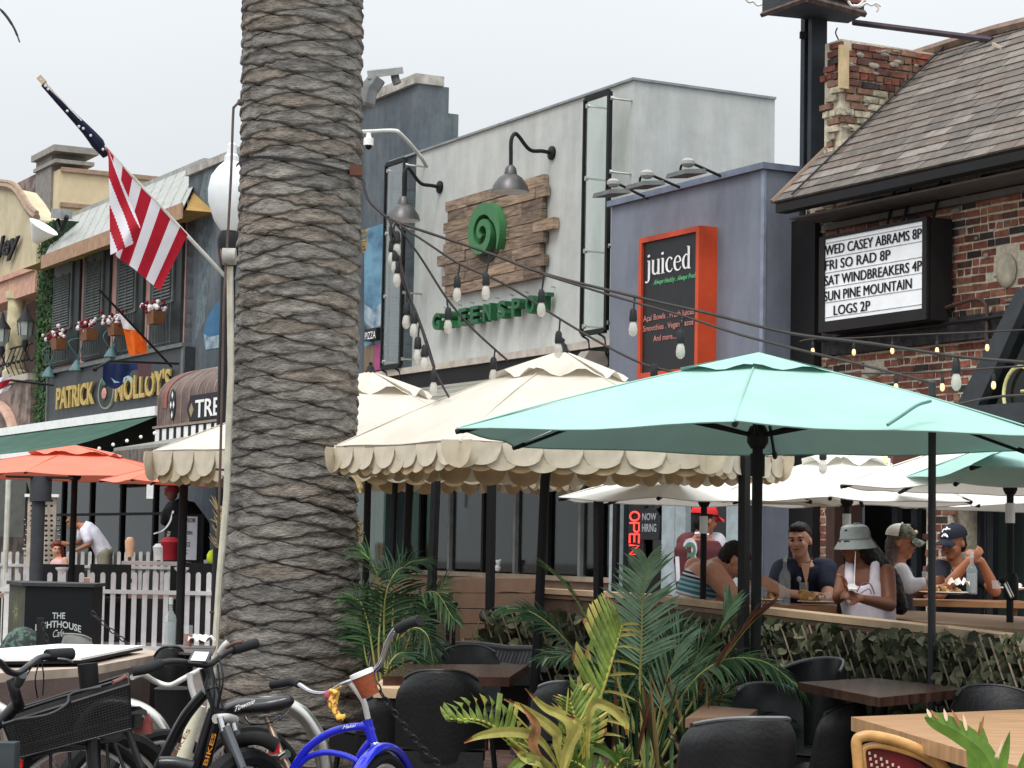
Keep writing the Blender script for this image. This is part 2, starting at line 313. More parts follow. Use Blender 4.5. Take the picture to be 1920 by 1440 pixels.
for k, (pa, pb, pyt, pyb) in enumerate(((97, 147, 480, 688), (160, 204, 448, 676), (222, 268, 420, 668), (286, 340, 392, 656))):
    rc = fr(pa, pyt, pyb, pb, -.06); w_ = rc[1]-rc[0]; m = M(); fb(m, (rc[0], rc[1], rc[2], rc[3]), -.06, .02)
    wd = m.build('window', DKG, r, FM)
    hz = rc[3]-rc[2]; m = M(); m.bb((rc[0]+.18*w_, -.1, rc[2]+.30*hz), (rc[0]+.80*w_, -.062, rc[2]+.98*hz)); m.build('frame', SHT, wd, FM)
    xs0, xs1 = rc[0]+.22*w_, rc[0]+.76*w_
    for s in (0, 1):
        m = M(); xa = xs0+(xs1-xs0)*.5*s; xb = xa+(xs1-xs0)*.48
        for j in range(20):
            z = rc[2]+(.33+.46*j/20)*hz; m.hexa([V(q) for q in ((xa, -.135, z), (xb, -.135, z), (xb, -.105, z+.045), (xa, -.105, z+.045), (xa, -.13, z-.008), (xb, -.13, z-.008), (xb, -.102, z+.036), (xa, -.102, z+.036))])
        m.bb((xa-.02, -.13, rc[2]+.31*hz), (xa+.005, -.101, rc[2]+.8*hz)); m.build('shutter', SHT, wd, FM)
    m = M(); m.tube([V((xs0+.1, -.105, rc[2]+.87*hz)), V(((xs0+xs1)/2, -.105, rc[2]+.92*hz)), V((xs1-.1, -.105, rc[2]+.87*hz))], .02, 5); m.build('ornament', mt('dull_gold', (150, 132, 84)), wd, FM)
    m = M()
    for j in range(9): xx = rc[0]+w_*(.1+.75*j/8); m.tube([(xx, -.16, rc[2]+.02), (xx, -.16, rc[2]+.3*hz)], .009, 4)
    for z in (.02, .29): m.tube([(rc[0]+.06*w_, -.16, rc[2]+z*hz), (rc[0]+.88*w_, -.16, rc[2]+z*hz)], .014, 4)
    m.build('railing', SHT, wd, FM)
m = M(); z_ = fl(103, 690, -.1).z; m.bb((xl, -.12, z_-.1), (fl(333, 650).x, .0, z_-.02)); m.build('sill', SHT, r, FM)
# flower baskets
FLW = mt('white_petals', (232, 226, 226)); FLR = mt('crimson_petals', (120, 20, 36)); 
for k, (px, py) in enumerate(((110, 640), (167, 622), (218, 612), (292, 590))):
    c = fl(px, py, -.35); b = T('flower_box', ('leftmost window box of red and white flowers above the pub sign', 'second window box from the left, spilling red and white flowers', 'window box of red and white flowers behind the small tricolour flag', 'rightmost and highest window box of flowers on the pub')[k], 'flower box', c, 0, 'flower boxes on the pub windows', FM)
    m = M(); m.hexa([c+V(q) for q in ((-.17, -.1, -.18), (.17, -.1, -.18), (.17, .1, -.18), (-.17, .1, -.18), (-.22, -.12, .05), (.22, -.12, .05), (.22, .12, .05), (-.22, .12, .05))]); m.build('box', mt('terracotta_box', (132, 88, 60)), b, FM)
    m = M()
    for i in range(60):
        m.k = i % 2; q = V((random.gauss(-.08, .17), random.gauss(-.02, .08), abs(random.gauss(.12, .07)))); m.ell(c+q, random.uniform(.025, .05), 6)
    m.build('flowers', [FLW, FLR], b, FM, kind='stuff')
# sign board
GOLD = mt('gold_leaf', (206, 176, 96), rough=.35, metal=.3, scale=20)
rc = fr(90, 703, 795, 345, -.2); x1_ = fl(345, 710, -.2).x
s = FT('pub_sign', 'dark grey board sign with gold PATRICK MOLLOY\'S lettering and an oval emblem', 'sign', rc[0], -.2, rc[2])
m = M(); m.bb((rc[0], -.2, rc[2]), (x1_, 0, rc[3])); m.build('board', mt('sign_slate', (58, 62, 66), rough=.5), s, FM)
m = M(); t_ = .05
for q in ((rc[0], rc[0]+t_, rc[2], rc[3]), (x1_-.12, x1_, rc[2], rc[3])): m.bb((q[0], -.23, q[2]), (q[1], -.198, q[3]))
m.bb((rc[0], -.26, rc[3]), (x1_, -.19, rc[3]+.07)); m.bb((rc[0]-.15, -.3, rc[2]-.12), (x1_, -.19, rc[2])); m.build('frame', mt('grey_trim', (110, 112, 112)), s, FM)
m = M(); ftext(m, 'PATRICK', (107, 767), (177, 757), 727, -.24, .035, .02); m.build('lettering', GOLD, s, FM)
m = M(); ftext(m, "MOLLOY'S", (218, 752), (321, 739), 709, -.24, .035, .02); m.build('lettering', GOLD, s, FM)
c = fl(198, 735, -.24); sx = fl(213, 735, -.24).x-c.x; sz = fl(198, 703, -.24).z-c.z
m = M(); m.prism([c+V((sx*math.cos(a_), 0, sz*math.sin(a_))) for a_ in np.linspace(0, 2*PI, 24, endpoint=False)], (0, .04, 0)); em = m.build('emblem', mt('emblem_rim', (140, 142, 132)), s, FM)
m = M(); m.prism([c+V((sx*.86*math.cos(a_), -.004, sz*.9*math.sin(a_))) for a_ in np.linspace(0, 2*PI, 24, endpoint=False)], (0, .003, 0)); m.build('field', mt('emblem_field', (56, 62, 60)), em, FM)
m = M(); m.ell(c+V((0, -.03, -.1*sz)), (sx*.3, .03, sz*.34), 8); m.build('figure', mt('emblem_pink', (214, 150, 138)), em, FM)
m = M(); m.ell(c+V((0, -.03, .55*sz)), (sx*.35, .02, sz*.2), 8); m.build('hat', mt('emblem_green', (70, 120, 96)), em, FM)
# teal sign lamps
for k, (hp, bp, lab) in enumerate((((92, 700), (101, 665), 'teal gooseneck lamp nearest the ivy strip, above the pub sign'), ((144, 688), (150, 650), 'middle teal gooseneck lamp above the gold lettering'), ((210, 662), (216, 640), 'teal gooseneck lamp with a tall loop, by the blue flag'))):
    c = fs(*hp, fl(bp[0], bp[1]+25, -.22).x-.02); a_ = fl(bp[0], bp[1]+25, -.22); l = T('sign_lamp', lab, 'lamp', c, 0, 'teal sign lamps on the pub', FM)
    m = M(); m.tube(sm([a_, a_+V((0, -.25, .35)), c+V((0, .1, .55)), c+V((0, 0, .12))]), .014, 6); m.build('arm', mt('teal_metal', (84, 118, 120), rough=.5), l, FM)
    m = M(); m.lathe([(.03, .14), (.06, .1), (.15, -.06), (.16, -.08), (.01, -.07)], c, 14); m.build('lamp_shade', MATS['teal_metal'], l, FM, smooth=True)
# tricolour flag on pole
p0, p1 = W(185, 542, 36), W(322, 688, 37.6)
l = T('tricolour_flag', 'small flag showing white and orange on a dark slanted pole at the pub front', 'flag', p1)
m = M(); m.tube([p0, p1], .02, 6); m.build('pole', BLK, l)
pts = [(221, 579), (273, 634), (277, 662), (262, 668), (242, 666), (236, 650), (228, 610)]
def clothgrid(A, B, C_, D_, d0, amp, nu=14, nv=14, ph=0):
    def fn(u, v):
        x = (A[0]*(1-u)+B[0]*u)*(1-v)+(D_[0]*(1-u)+C_[0]*u)*v; y = (A[1]*(1-u)+B[1]*u)*(1-v)+(D_[1]*(1-u)+C_[1]*u)*v
        return W(x, y, d0+amp*math.sin(u*9+v*2+ph)*(.3+v))
    return fn
f1 = clothgrid((221, 578), (256, 616), (262, 622), (231, 616), 37, .03); m = M(); m.surf(f1, 8, 6); m.build('white_band', mt('flag_white', (216, 212, 210), trl=.2), l, smooth=True)
f1 = clothgrid((231, 616), (262, 620), (277, 662), (242, 667), 37, .06); m = M(); m.surf(lambda u, v: f1(u, v), 10, 10); m.surf(lambda u, v: clothgrid((256, 616), (272, 634), (277, 660), (262, 640), 37, .03)(u, v), 4, 4); m.build('orange_band', mt('flag_orange', (232, 106, 30), trl=.2), l, smooth=True)
# blue banner flag hanging from horizontal bar
l = T('banner_bar', 'long black bar reaching across the pub sign with a dark blue banner hanging from it', 'flag', W(335, 682, 36.5))
m = M(); m.tube([W(178, 692, 35.2), W(205, 677, 35.4), W(335, 682, 36.5)], .022, 6); m.ell(W(178, 692, 35.2), .045, 8); m.build('bar', BLK, l)
NVY = mt('banner_navy', (26, 40, 82), var=.2, trl=.1)
m = M(); m.surf(lambda u, v: W(194+90*u-2*v, 681+1*u+v*(12+36*math.sin(min(1, (u+.12)*1.35)*PI)**1.0*(1 if u < .9 else .9)), 35.5+.06*math.sin(u*14)), 18, 8); m.build('banner', NVY, l, smooth=True)
m = M(); m.surf(lambda u, v: W(258+26*u, 682+v*24, 35.44), 4, 4); m.build('banner_stripe_field', mt('banner_red', (88, 62, 66), stretch=(1, 1, 30), scale=3), l)
m = M()
for pts in ([(208, 708), (216, 714), (226, 717), (214, 718)], [(230, 717), (232, 708), (240, 704), (247, 708), (248, 716), (244, 716), (242, 709), (236, 709), (233, 717)]): m.poly([W(a_, b_, 35.40) for a_, b_ in pts])
m.build('wave_print', mt('banner_lightblue', (150, 190, 208)), l)
# barrel awning of the treats shop
AWN = mt('barrel_brown', (128, 108, 102), scale=4, var=.2, bump=.1, streak=.2)
xa = fl(297, 760, -1.0).x; xb = fl(470, 700, -1.0).x; zb, zv = fl(297, 799, -1.0).z, fl(299, 748, -1.0).z; zt = fl(330, 700, -.3).z
r = T('barrel_awning', 'brown barrel shaped awning with TREATS lettering on a black plaque', 'awning', (xa, -1, zb), 0, None, FM)
def brl(u, v):
    if v < .4: return V((xa+(xb-xa)*u, -1.0, zb+(zv-zb)*v/.4))
    t = (v-.4)/.6*PI/2; return V((xa+(xb-xa)*u, -1.0*math.cos(t), zv+(zt-zv)*math.sin(t)))
m = M(); m.surf(brl, 10, 20); m.poly([brl(0, j/20) for j in range(21)]+[V((xa, 0, zb))]); m.build('shell', AWN, r, FM, smooth=True)
for u, w_, mm in ((.05, .06, mt('barrel_red', (150, 96, 84))),):
    m = M(); m.surf(lambda a_, b_: brl(u+w_*a_, .25+.75*b_)+V((0, -.012, .004)), 2, 18); m.build('stripe', mm, r, FM)
for u in np.linspace(0, 1, 12):
    m = M(); m.tube([brl(u, j/16)+V((0, -.006, 0)) for j in range(17)], .012, 4); m.build('seam', mt('barrel_seam', (150, 134, 124)), r, FM)
m = M(); q = lambda a_, b_: fl(a_, b_, -1.03)
xq = q(352, 770); m.prism([q(350, 768), q(357, 742), V((xb, -1.03, q(357, 742).z)), V((xb, -1.03, q(357, 789).z)), q(355, 789)], (0, .02, 0)); pl = m.build('plaque', mt('plaque_black', (44, 46, 50)), r, FM)
m = M(); ftext(m, 'TREATS', (366, 783), (462, 766), 749, -1.04, .008, .01); m.build('lettering', WHT, pl, FM)
m = M(); m.poly([fl(*z, -1.036) for z in ((354, 769), (359, 755), (363, 768), (358, 783))]); m.build('diamond', mt('dusty_gold', (164, 146, 112)), pl, FM)
cm = fl(323, 759, -1.02); m = M(); m.prism([cm+V((.14*math.cos(t), 0, .27*math.sin(t))) for t in np.linspace(0, 2*PI, 16, endpoint=False)], (0, .01, 0)); me_ = m.build('medallion', MATS['plaque_black'], r, FM)
m = M()
for dx, dz in ((0, .17), (0, -.17), (.07, 0), (-.07, 0)): m.poly([cm+V((dx+a_, -.004, dz+b_)) for a_, b_ in ((-.045, 0), (0, -.07), (.045, 0), (0, .07))])
m.build('petal_print', WHT, me_, FM)
zz = fl(290, 808, -1.0).z; m = M(); m.bb((xa-.2, -1.03, zb-.04), (xb, -.98, zb)); m.build('lip', mt('barrel_seam', (0, 0, 0)), r, FM)
m = M(); m.bb((xa-.18, -1.0, zb-.32), (xb, -.97, zb-.042)); vb = m.build('valance', BLKF, r, FM)
for i in range(14):
    xx = xa-.1+i*.36; m = M(); m.bb((xx, -1.008, zb-.28), (xx+.2, -1.002, zb-.06)); m.build('white_check', WHT, vb, FM)
# green retractable awning + white bar
a_, b_ = fl(-40, 829, -.35), fl(297, 779, -.35); GRN = mt('awning_green', (62, 100, 86), stretch=(.5, .5, 4), scale=2, trl=.15)
r = T('green_awning', 'dark green retractable awning under the pub sign with white edge bars', 'awning', V((b_.x, -.35, b_.z)), 0, None, FM)
m = M(); m.bb((a_.x, -.42, b_.z-.0), (b_.x, -.2, b_.z+.17)); m.build('top_bar', WHT, r, FM)
zf = fl(60, 850, -2.6).z; xf = fl(88, 848, -2.6).x
m = M(); m.surf(lambda u, v: V((a_.x+(b_.x-a_.x)*u+(xf-b_.x)*u*v, -.35-2.25*v, b_.z+(zf-b_.z)*v-.06*math.sin(PI*v))), 16, 8); m.build('canvas', GRN, r, FM, smooth=True)
m = M(); m.bb((a_.x, -2.66, zf-.05), (xf, -2.6, zf+.03)); m.build('front_bar', WHT, r, FM)
m = M(); m.surf(lambda u, v: V((a_.x+(xf-a_.x)*u, -2.63, zf-.05-.22*v)), 12, 1); m.build('valance', GRN, r, FM)
# ribbed shop canopy beside it
p = fl(213, 846, -2.2); q_ = fl(420, 800, -2.2); RIB = mt('canopy_grey', (150, 150, 144))
r = T('ribbed_canopy', 'light grey shop canopy with a ribbed brown fascia behind the coral umbrella', 'canopy', V((p.x, -2.2, p.z-.3)), 0, None, FM)
m = M(); m.hexa([V(z) for z in ((p.x, -2.2, p.z), (q_.x+3, -2.2, p.z), (q_.x+3, -.4, p.z+.35), (p.x, -.4, p.z+.35), (p.x, -2.2, p.z+.05), (q_.x+3, -2.2, p.z+.05), (q_.x+3, -.4, p.z+.4), (p.x, -.4, p.z+.4))]); m.build('top', RIB, r, FM)
FSB = mt('fascia_brown', (112, 104, 96), var=.2)
for i in range(44):
    xx = p.x+i*(q_.x+3-p.x)/44; m = M(); m.bb((xx, -2.22, p.z-.32), (xx+(q_.x+3-p.x)/44-.02, -2.17, p.z-.002)); m.build('rib', FSB, r, FM)
# lit pin bulbs under it
m = M()
for i in range(6): m.ell(W(160+i*26, 848-i*7.2, 31), .026, 6)
m.build('bulb_string', mt('pin_bulb', (236, 234, 224), emit=.3), None, None, label='row of small round bulbs strung under the green awning', cat='string lights', kind='stuff')
# ---- cream building at the left edge
CRM = mt('cream_stucco', (206, 193, 160), scale=1.2, var=.08, streak=.12, bump=.1); TRM = mt('cream_trim', (160, 136, 116))
STN = mt('rubble_stone', (142, 122, 112), scale=2.2, col2=(82, 72, 68), det=3, bump=.5, bscale=6, lo=.42, hi=.58)
xa, xb = fl(-60, 600).x, fl(67, 560).x
r = T('cream_building', 'cream stucco building with curved gable, balcony column and stone walls at the left edge', 'building', (xb, 0, 0), 0, None, FM)
gp = [(-60, 350), (0, 352), (28, 358), (44, 378), (56, 398), (70, 412)]; zb0 = fl(67, 498).z
P_ = [fl(*q) for q in gp]+[V((fl(67, 498).x, 0, zb0)), V((P_x, 0, zb0)) if False else V((fl(-60, 350).x, 0, zb0))]
m = M(); m.prism(P_, (0, .5, 0)); m.build('gable_wall', CRM, r, FM)
gl = sm([fl(*q) for q in gp], 5); m = M()
for o_, rad in ((0, .09), (.2, .06)): m.tube([q+V((0, -.02, .05+o_*.5)) for q in gl], rad, 6)
m.build('coping', TRM, r, FM, smooth=True)
m = M(); m.bb((xa, -.1, zb0-.12), (xb, .5, zb0)); m.bb((xa, -.03, fl(67, 525).z-.28), (xb, .5, zb0-.123)); m.build('band', mt('salmon_stucco', (204, 160, 138)), r, FM)
zc = fl(60, 712).z; m = M(); m.bb((xa, -.04, 0), (xb-.0, .5, zc)); m.build('stone_wall', STN, r, FM)
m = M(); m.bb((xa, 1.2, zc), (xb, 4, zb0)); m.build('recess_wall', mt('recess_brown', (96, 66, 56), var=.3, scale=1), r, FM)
m = M(); m.bb((xa, -.12, zc), (xb, .5, zc+.14)); m.build('ledge', mt('pale_ledge', (190, 180, 168)), r, FM)
cx = fl(29, 640, .1); m = M(); zt_ = zb0-.42; m.lathe([(.27, zc+.14), (.27, zc+.3), (.22, zc+.34), (.2, zt_-.2), (.25, zt_-.16), (.27, zt_)], (cx.x, .1, 0), 18); m.build('column', mt('pale_column', (218, 206, 168)), r, FM, smooth=True)
m = M(); m.bb((fl(42, 600).x, .3, zc), (fl(58, 600).x, .9, zb0-.42)); m.build('pier', mt('pier_dark', (66, 58, 54)), r, FM)
m = M()
for i in range(16):
    xx = xa+(xb-xa)*(i+.5)/16
    m.tube(sm([(xx, -.05, zc+.15), (xx-.06, -.14, zc+.4), (xx+.05, -.12, zc+.6), (xx, -.05, zc+.78)], 4), .012, 4); m.ell((xx, -.1, zc+.45), .04, 6)
m.tube([(xa, -.05, zc+.8), (xb, -.05, zc+.8)], .025, 5); m.build('balcony_railing', mt('iron', (40, 40, 42)), r, FM)
ar = M(); ac = fl(-20, 860, -.1)
ar.tube([ac+V((2.1*math.cos(t), 0, 1.0*math.sin(t)+.25)) for t in np.linspace(0, PI, 24)], .13, 6); ar.build('arch_trim', mt('arch_pink', (196, 160, 142)), r, FM, smooth=True)
tw = M(); y1 = 3.2; tA, tB, tC = fl(28, 385, y1), fl(76, 322, y1), fl(97, 310, y1)
tx0, tx1 = fl(-40, 400, y1).x, fl(75, 330, y1).x; tz = fl(75, 322, y1).z
tw.bb((tx0, y1, 0), (tx1, y1+.4, tz)); tw.build('tower_stone', STN, r, FM)
x2 = fl(97, 330, y1-.1).x; tw = M(); tw.bb((tx1+.01, y1-.12, 0), (x2, y1+.8, tz+.35)); tw.build('tower_pier', mt('grey_pilaster', (134, 130, 124)), r, FM)
tw = M(); tw.bb((tx1-.1, y1-.24, tz+.25), (x2+.6, y1+1, tz+.42)); tw.bb((tx1-.05, y1-.18, tz-.05), (x2+.55, y1+.9, tz+.05)); tw.build('tower_cap', mt('cap_grey', (150, 146, 138)), r, FM)
tw = M(); tw.bb((x2+.003, y1-.05, 0), (x2+.5, y1+9, tz-.22)); tw.build('side_wall', mt('cream_side', (212, 195, 160), scale=2, var=.06), r, FM)
for dz_ in (0, .95): 
    tw = M(); zq = tz-.28-dz_; tw.bb((x2+.4, y1, zq), (x2+.58, y1+9, zq+.12)); tw.build('moulding', TRM, r, FM)
m = M(); ftext(m, 'aley', (-14, 488), (38, 470), 452, -.06, .05, .025, .3); o = m.build('wall_lettering', mt('letter_black', (34, 34, 36)), None, FM); tag(o, 'black cursive letters on the cream gable at the left edge', 'sign lettering')
for k, (px, py) in enumerate(((48, 612), (4, 625))):
    c = fl(px, py, -.3); l = T('wall_lantern', ('ornate black wall lantern between the pale column and the ivy', 'black wall lantern cut by the left edge of the picture')[k], 'lantern', c, 0, 'black wall lanterns', FM)
    m = M(); m.lathe([(.05, -.3), (.14, -.2), (.17, .1)], c, 8); m.build('glass', mt('lantern_glass', (176, 182, 178), rough=.2), l, FM)
    m = M(); m.lathe([(.2, .1), (.16, .17), (.06, .3), (.03, .45), (.01, .5)], c, 10); m.lathe([(.02, -.55), (.08, -.4), (.06, -.3)], c, 8); m.tube(sm([c+V((0, 0, -.5)), c+V((0, .15, -.75)), c+V((0, .3, -.5))]), .02, 5); m.build('frame', mt('iron', (0, 0, 0)), l, FM, smooth=True)
    m = M()
    for t in range(6): m.tube([c+V((.15*math.cos(t*1.05), .15*math.sin(t*1.05), -.2)), c+V((.18*math.cos(t*1.05), .18*math.sin(t*1.05), .1))], .01, 4)
    m.build('glazing_bars', MATS['iron'], l, FM)
# ivy strip: real leaves on a green backing
xa, xb = fl(68, 600, -.1).x, fl(96, 600, -.1).x; za, zb = fl(60, 805, -.1).z, fl(70, 425, -.1).z
l = T('ivy_wall', 'tall narrow strip of artificial green ivy between the cream building and the pub', 'ivy', (xa, -.1, za), 0, None, FM)
m = M(); m.bb((xa, -.05, za), (xb, .6, zb)); m.build('backing', mt('ivy_dark', (30, 52, 30)), l, FM)
m = M()
for i in range(2600):
    c = V((random.uniform(xa, xb), -.07-random.random()*.06, random.uniform(za, zb))); a_ = random.uniform(0, 6.28); s_ = random.uniform(.03, .06)
    d1 = V((math.cos(a_), -.3, math.sin(a_)))*s_; d2 = V((-math.sin(a_), random.uniform(-.5, .5), math.cos(a_)))*s_*.6; m.poly([c-d1, c+d2, c+d1, c-d2])
m.build('leaves', mt('ivy_leaf', (64, 96, 50), scale=8, var=.3), l, FM, kind='stuff')
# floodlight + dish above the ivy
c = fl(82, 425, -.4); l = T('white_floodlight', 'white bell shaped lamp on the cornice above the ivy strip', 'lamp', c, 0, None, FM)
Rm = Matrix.Rotation(math.radians(28), 4, 'Y') @ Matrix.Rotation(math.radians(160), 4, 'X'); m = M(); m.lathe([(.06, .4), (.1, .36), (.3, .05), (.34, 0), (.3, .0)], c, 18, Rm.to_3x3()); m.build('shade', WHT, l, FM, smooth=True)
c = fl(118, 400, -.3); l = T('flood_lamp', 'grey box floodlight on the cornice above the pub roof', 'lamp', c, 0, None, FM)
m = M(); m.box(c+V((-.1, 0, 0)), (.7, .25, .2), Matrix.Rotation(math.radians(8), 4, 'Y')); m.build('housing', mt('lamp_grey', (150, 152, 152)), l, FM); m = M(); m.tube(sm([c+V((-.35, 0, -.1)), c+V((-.1, 0, -.35)), c+V((.2, 0, -.2)), c+V((.3, 0, -.1))]), .05, 6); m.build('bracket', BLK, l, FM)
# storefronts at ground level behind the coral umbrellas: dark glazing with mullions
x0, x1 = fl(-60, 980, .2).x, fl(430, 980, .2).x; ztp = fl(0, 905, .2).z+.6
r = T('dark_storefront', 'dark glazed shop front with black mullions behind the coral umbrellas', 'storefront', (x0, .2, 0), 0, None, FM)
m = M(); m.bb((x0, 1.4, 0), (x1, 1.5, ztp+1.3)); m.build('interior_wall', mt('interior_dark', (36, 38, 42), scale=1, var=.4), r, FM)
n = 9
for i in range(n):
    a_, b_ = x0+(x1-x0)*i/n, x0+(x1-x0)*(i+1)/n
    m = M(); m.bb((a_+.05, .22, .8), (b_-.05, .225, ztp)); m.build('pane', glass('shop_glass', (.5, .55, .57), .02), r, FM)
    m = M(); m.bb((a_-.05, .17, 0), (a_+.05, .27, ztp)); m.build('mullion', BLKF, r, FM)
m = M(); m.bb((x0, .18, ztp), (x1, .3, ztp+1.4)); m.bb((x0, .16, 0), (x1, .3, .8)); m.bb((x0, .16, .8+(ztp-.8)*.45), (x1, .28, .85+(ztp-.8)*.45)); m.build('frame', BLKF, r, FM)
for px in (252, 268, 282, 150, 165):
    c = fl(px, 985, .8); m = M(); m.bb(c+V((-.12, 0, -.3)), c+V((.12, .02, .35))); m.build('poster', mt('poster_grey', (120, 122, 122), scale=5, var=.4), r, FM)
# ---- Greenspot building
CON = mt('pale_concrete', (202, 205, 200), rough=.85, scale=.9, var=.07, det=8, bump=.12, bscale=4, stretch=(1, 1, .35), col2=(176, 180, 177), lo=.28, hi=.72, streak=.13)
xg = fl(726, 600).x; ztg = fl(1175, 155).z; zbg = fl(1110, 655).z; dg_ = fs(1453, 196, 0).y
r = FT('concrete_building', 'pale grey concrete building with green GREENSPOT letters and a wooden plank sign', 'building', 0, 0, 0)
m = M(); m.bb((xg, 0, zbg), (-.0, dg_, ztg)); m.build('wall', CON, r, FM)
m = M(); m.bb((xg-.01, -.03, ztg), (.03, .25, ztg+.03)); m.bb((-.25, .252, ztg), (.03, dg_, ztg+.03)); m.build('parapet_flashing', mt('flashing', (140, 146, 146)), r, FM)
zaw = fl(1110, 660, -.1).z
m = M(); m.bb((xg, -.28, zbg-.03), (.0, 0, zbg+.06)); m.build('ledge_flashing', mt('pale_ledge', (190, 180, 168)), r, FM)
m = M(); m.bb((xg-.2, -.24, zbg-.26), (.0, .0, zbg-.034)); m.build('awning_beam', BLKF, r, FM)
AW = mt('awning_timber', (142, 142, 132), stretch=(.3, 6, 6), scale=2, var=.2, bump=.1)
nb = 13; xw0 = xg-1.6
for i in range(nb):
    t0, t1 = i/nb, (i+1)/nb-.008; m = M(); q = lambda x, t: V((x, -.2-1.5*t, zbg-.26-.95*t))
    m.hexa([q(xw0, t0), q(-.1, t0), q(-.1, t1), q(xw0, t1)]+[z+V((0, -.01, .03)) for z in (q(xw0, t0), q(-.1, t0), q(-.1, t1), q(xw0, t1))]); m.build('awning_board', AW, r, FM)
m = M(); a = fl(1122, 690, -.3); m.hexa([V(z) for z in ((-.55, -.9, zbg-.7), (-.1, -.9, zbg-.7), (-.1, -.1, zbg-.7), (-.55, -.1, zbg-.7), (-.3, -.5, zbg-.1), (-.1, -.5, zbg-.1), (-.1, -.1, zbg-.1), (-.3, -.1, zbg-.1))]); m.build('awning_end', mt('dull_tan', (150, 142, 132)), r, FM)
# window wall under the awning
yw = .0; zs = fl(960, 1076, yw-.1).z; zw = zbg-.2; xw1 = fl(1168, 980, yw).x
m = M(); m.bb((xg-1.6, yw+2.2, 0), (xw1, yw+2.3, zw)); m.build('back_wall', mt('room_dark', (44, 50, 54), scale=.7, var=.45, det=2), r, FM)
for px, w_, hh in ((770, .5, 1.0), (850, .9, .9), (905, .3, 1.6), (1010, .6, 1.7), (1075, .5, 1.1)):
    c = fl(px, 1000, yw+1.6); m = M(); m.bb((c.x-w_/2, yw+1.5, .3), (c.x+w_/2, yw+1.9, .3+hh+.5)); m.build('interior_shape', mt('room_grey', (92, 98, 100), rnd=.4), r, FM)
FRG = mt('window_frame_grey', (134, 136, 134), rough=.5); GL = glass('window_glass', (.50, .58, .56), .045)
edges = [610, 660, 702, 743, 790, 845, 908, 968, 1030, 1090, 1128, 1168]
for i in range(len(edges)-1):
    a, b = fl(edges[i], 980, yw).x, fl(edges[i+1], 980, yw).x
    m = M(); m.bb((a+.03, yw+.02, zs+.02), (b-.03, yw+.03, zw)); m.build('window_pane', GL, r, FM)
    m = M(); m.bb((a-.03, yw-.03, zs), (a+.03, yw+.05, zw)); m.build('mullion', FRG if i % 2 else BLKF, r, FM)
m = M(); m.bb((xg-1.6, yw-.12, zs-.06), (xw1, yw+.1, zs)); m.build('sill', mt('sill_tan', (170, 152, 132)), r, FM)
m = M(); m.bb((xg-1.6, yw-.04, 0), (xw1, yw+.15, zs-.062)); m.build('base_wall', mt('base_tan', (142, 118, 98)), r, FM)
m = M(); c = fl(712, 960, yw-.25); m.bb((c.x-.55, yw-.4, zs-.5), (c.x+.45, yw-.37, zw-.2)); m.build('side_glass', glass('green_glass', (.72, .88, .80), .08), r, FM)
# small white figure on the sill
c = fl(933, 1072, -.16); o = M(); o.ell(c+V((0, 0, .05)), (.05, .04, .05), 8); o.ell(c+V((.02, 0, .12)), .035, 8); o.ell(c+V((.055, 0, .145)), .02, 6); o.ell(c+V((-.02, 0, .14)), .02, 6)
o = o.build('white_figurine', WHT, None, FM); tag(o, 'small white figurine sitting on the window sill', 'figurine')
# glass display frames on the facade
def gframe(x0, x1, z0, z1, dep, lab, cut):
    g = FT('glass_panel_frame', lab, 'panel', x0, -dep, z0, group='tall glass panels on the concrete facade'); m = M()
    for a, b in (((x0, z0), (x0, z1)), ((x1, z0), (x1, z1))): 
        m = M(); rr = .014 if a[0] == x0 else .026; m.bb((a[0]-rr, -dep-.02, a[1]), (a[0]+rr, -dep+.03, b[1])); m.build('upright', BLKF, g, FM)
    for z in (z0, z1): m = M(); m.bb((x0+.02, -dep-.02, z-.03), (x1-.02, -dep+.03, z+.03)); m.build('rail', BLKF, g, FM)
    m = M(); m.bb((x0+.03, -dep, z0+.04), (x1-.04, -dep+.008, z1-.04)); m.build('glass', glass('panel_glass', (.93, .97, .95), .10), g, FM)
    for x in (x0+.05, x1+.03):
        for u in (.03, .35, .66, .97): 
            z = z0+(z1-z0)*u; m = M(); m.tube([(x, -dep, z), (x, 0, z)], .014, 6); m.tube([(x, -dep-.01, z), (x, -dep+.03, z)], .03, 8); m.build('standoff', STEEL, g, FM)
    for x in (x0+.15, x1-.05): m = M(); m.tube(sm([(x-.12, -dep, z0-.03), (x, -dep+.02, z0-.1), (x+.03, -dep+.04, z0-.3), (x+.03, 0, z0-.33)]), .014, 5); m.build('foot_bracket', BLKF, g, FM)
a = fl(1097, 187, -.3); b = fl(1143, 168, -.3); lo = fl(1090, 626, -.3)
gframe(a.x, b.x, lo.z, a.z, .3, 'tall glass panel in a black frame at the right corner of the concrete facade', 0)
a = fl(724, 310, -.3); b = fl(759, 301, -.3); lo = fl(716, 690, -.3)
gframe(a.x, b.x, lo.z, a.z, .3, 'narrow tall glass panel in a black frame at the left end of the concrete facade', 0)
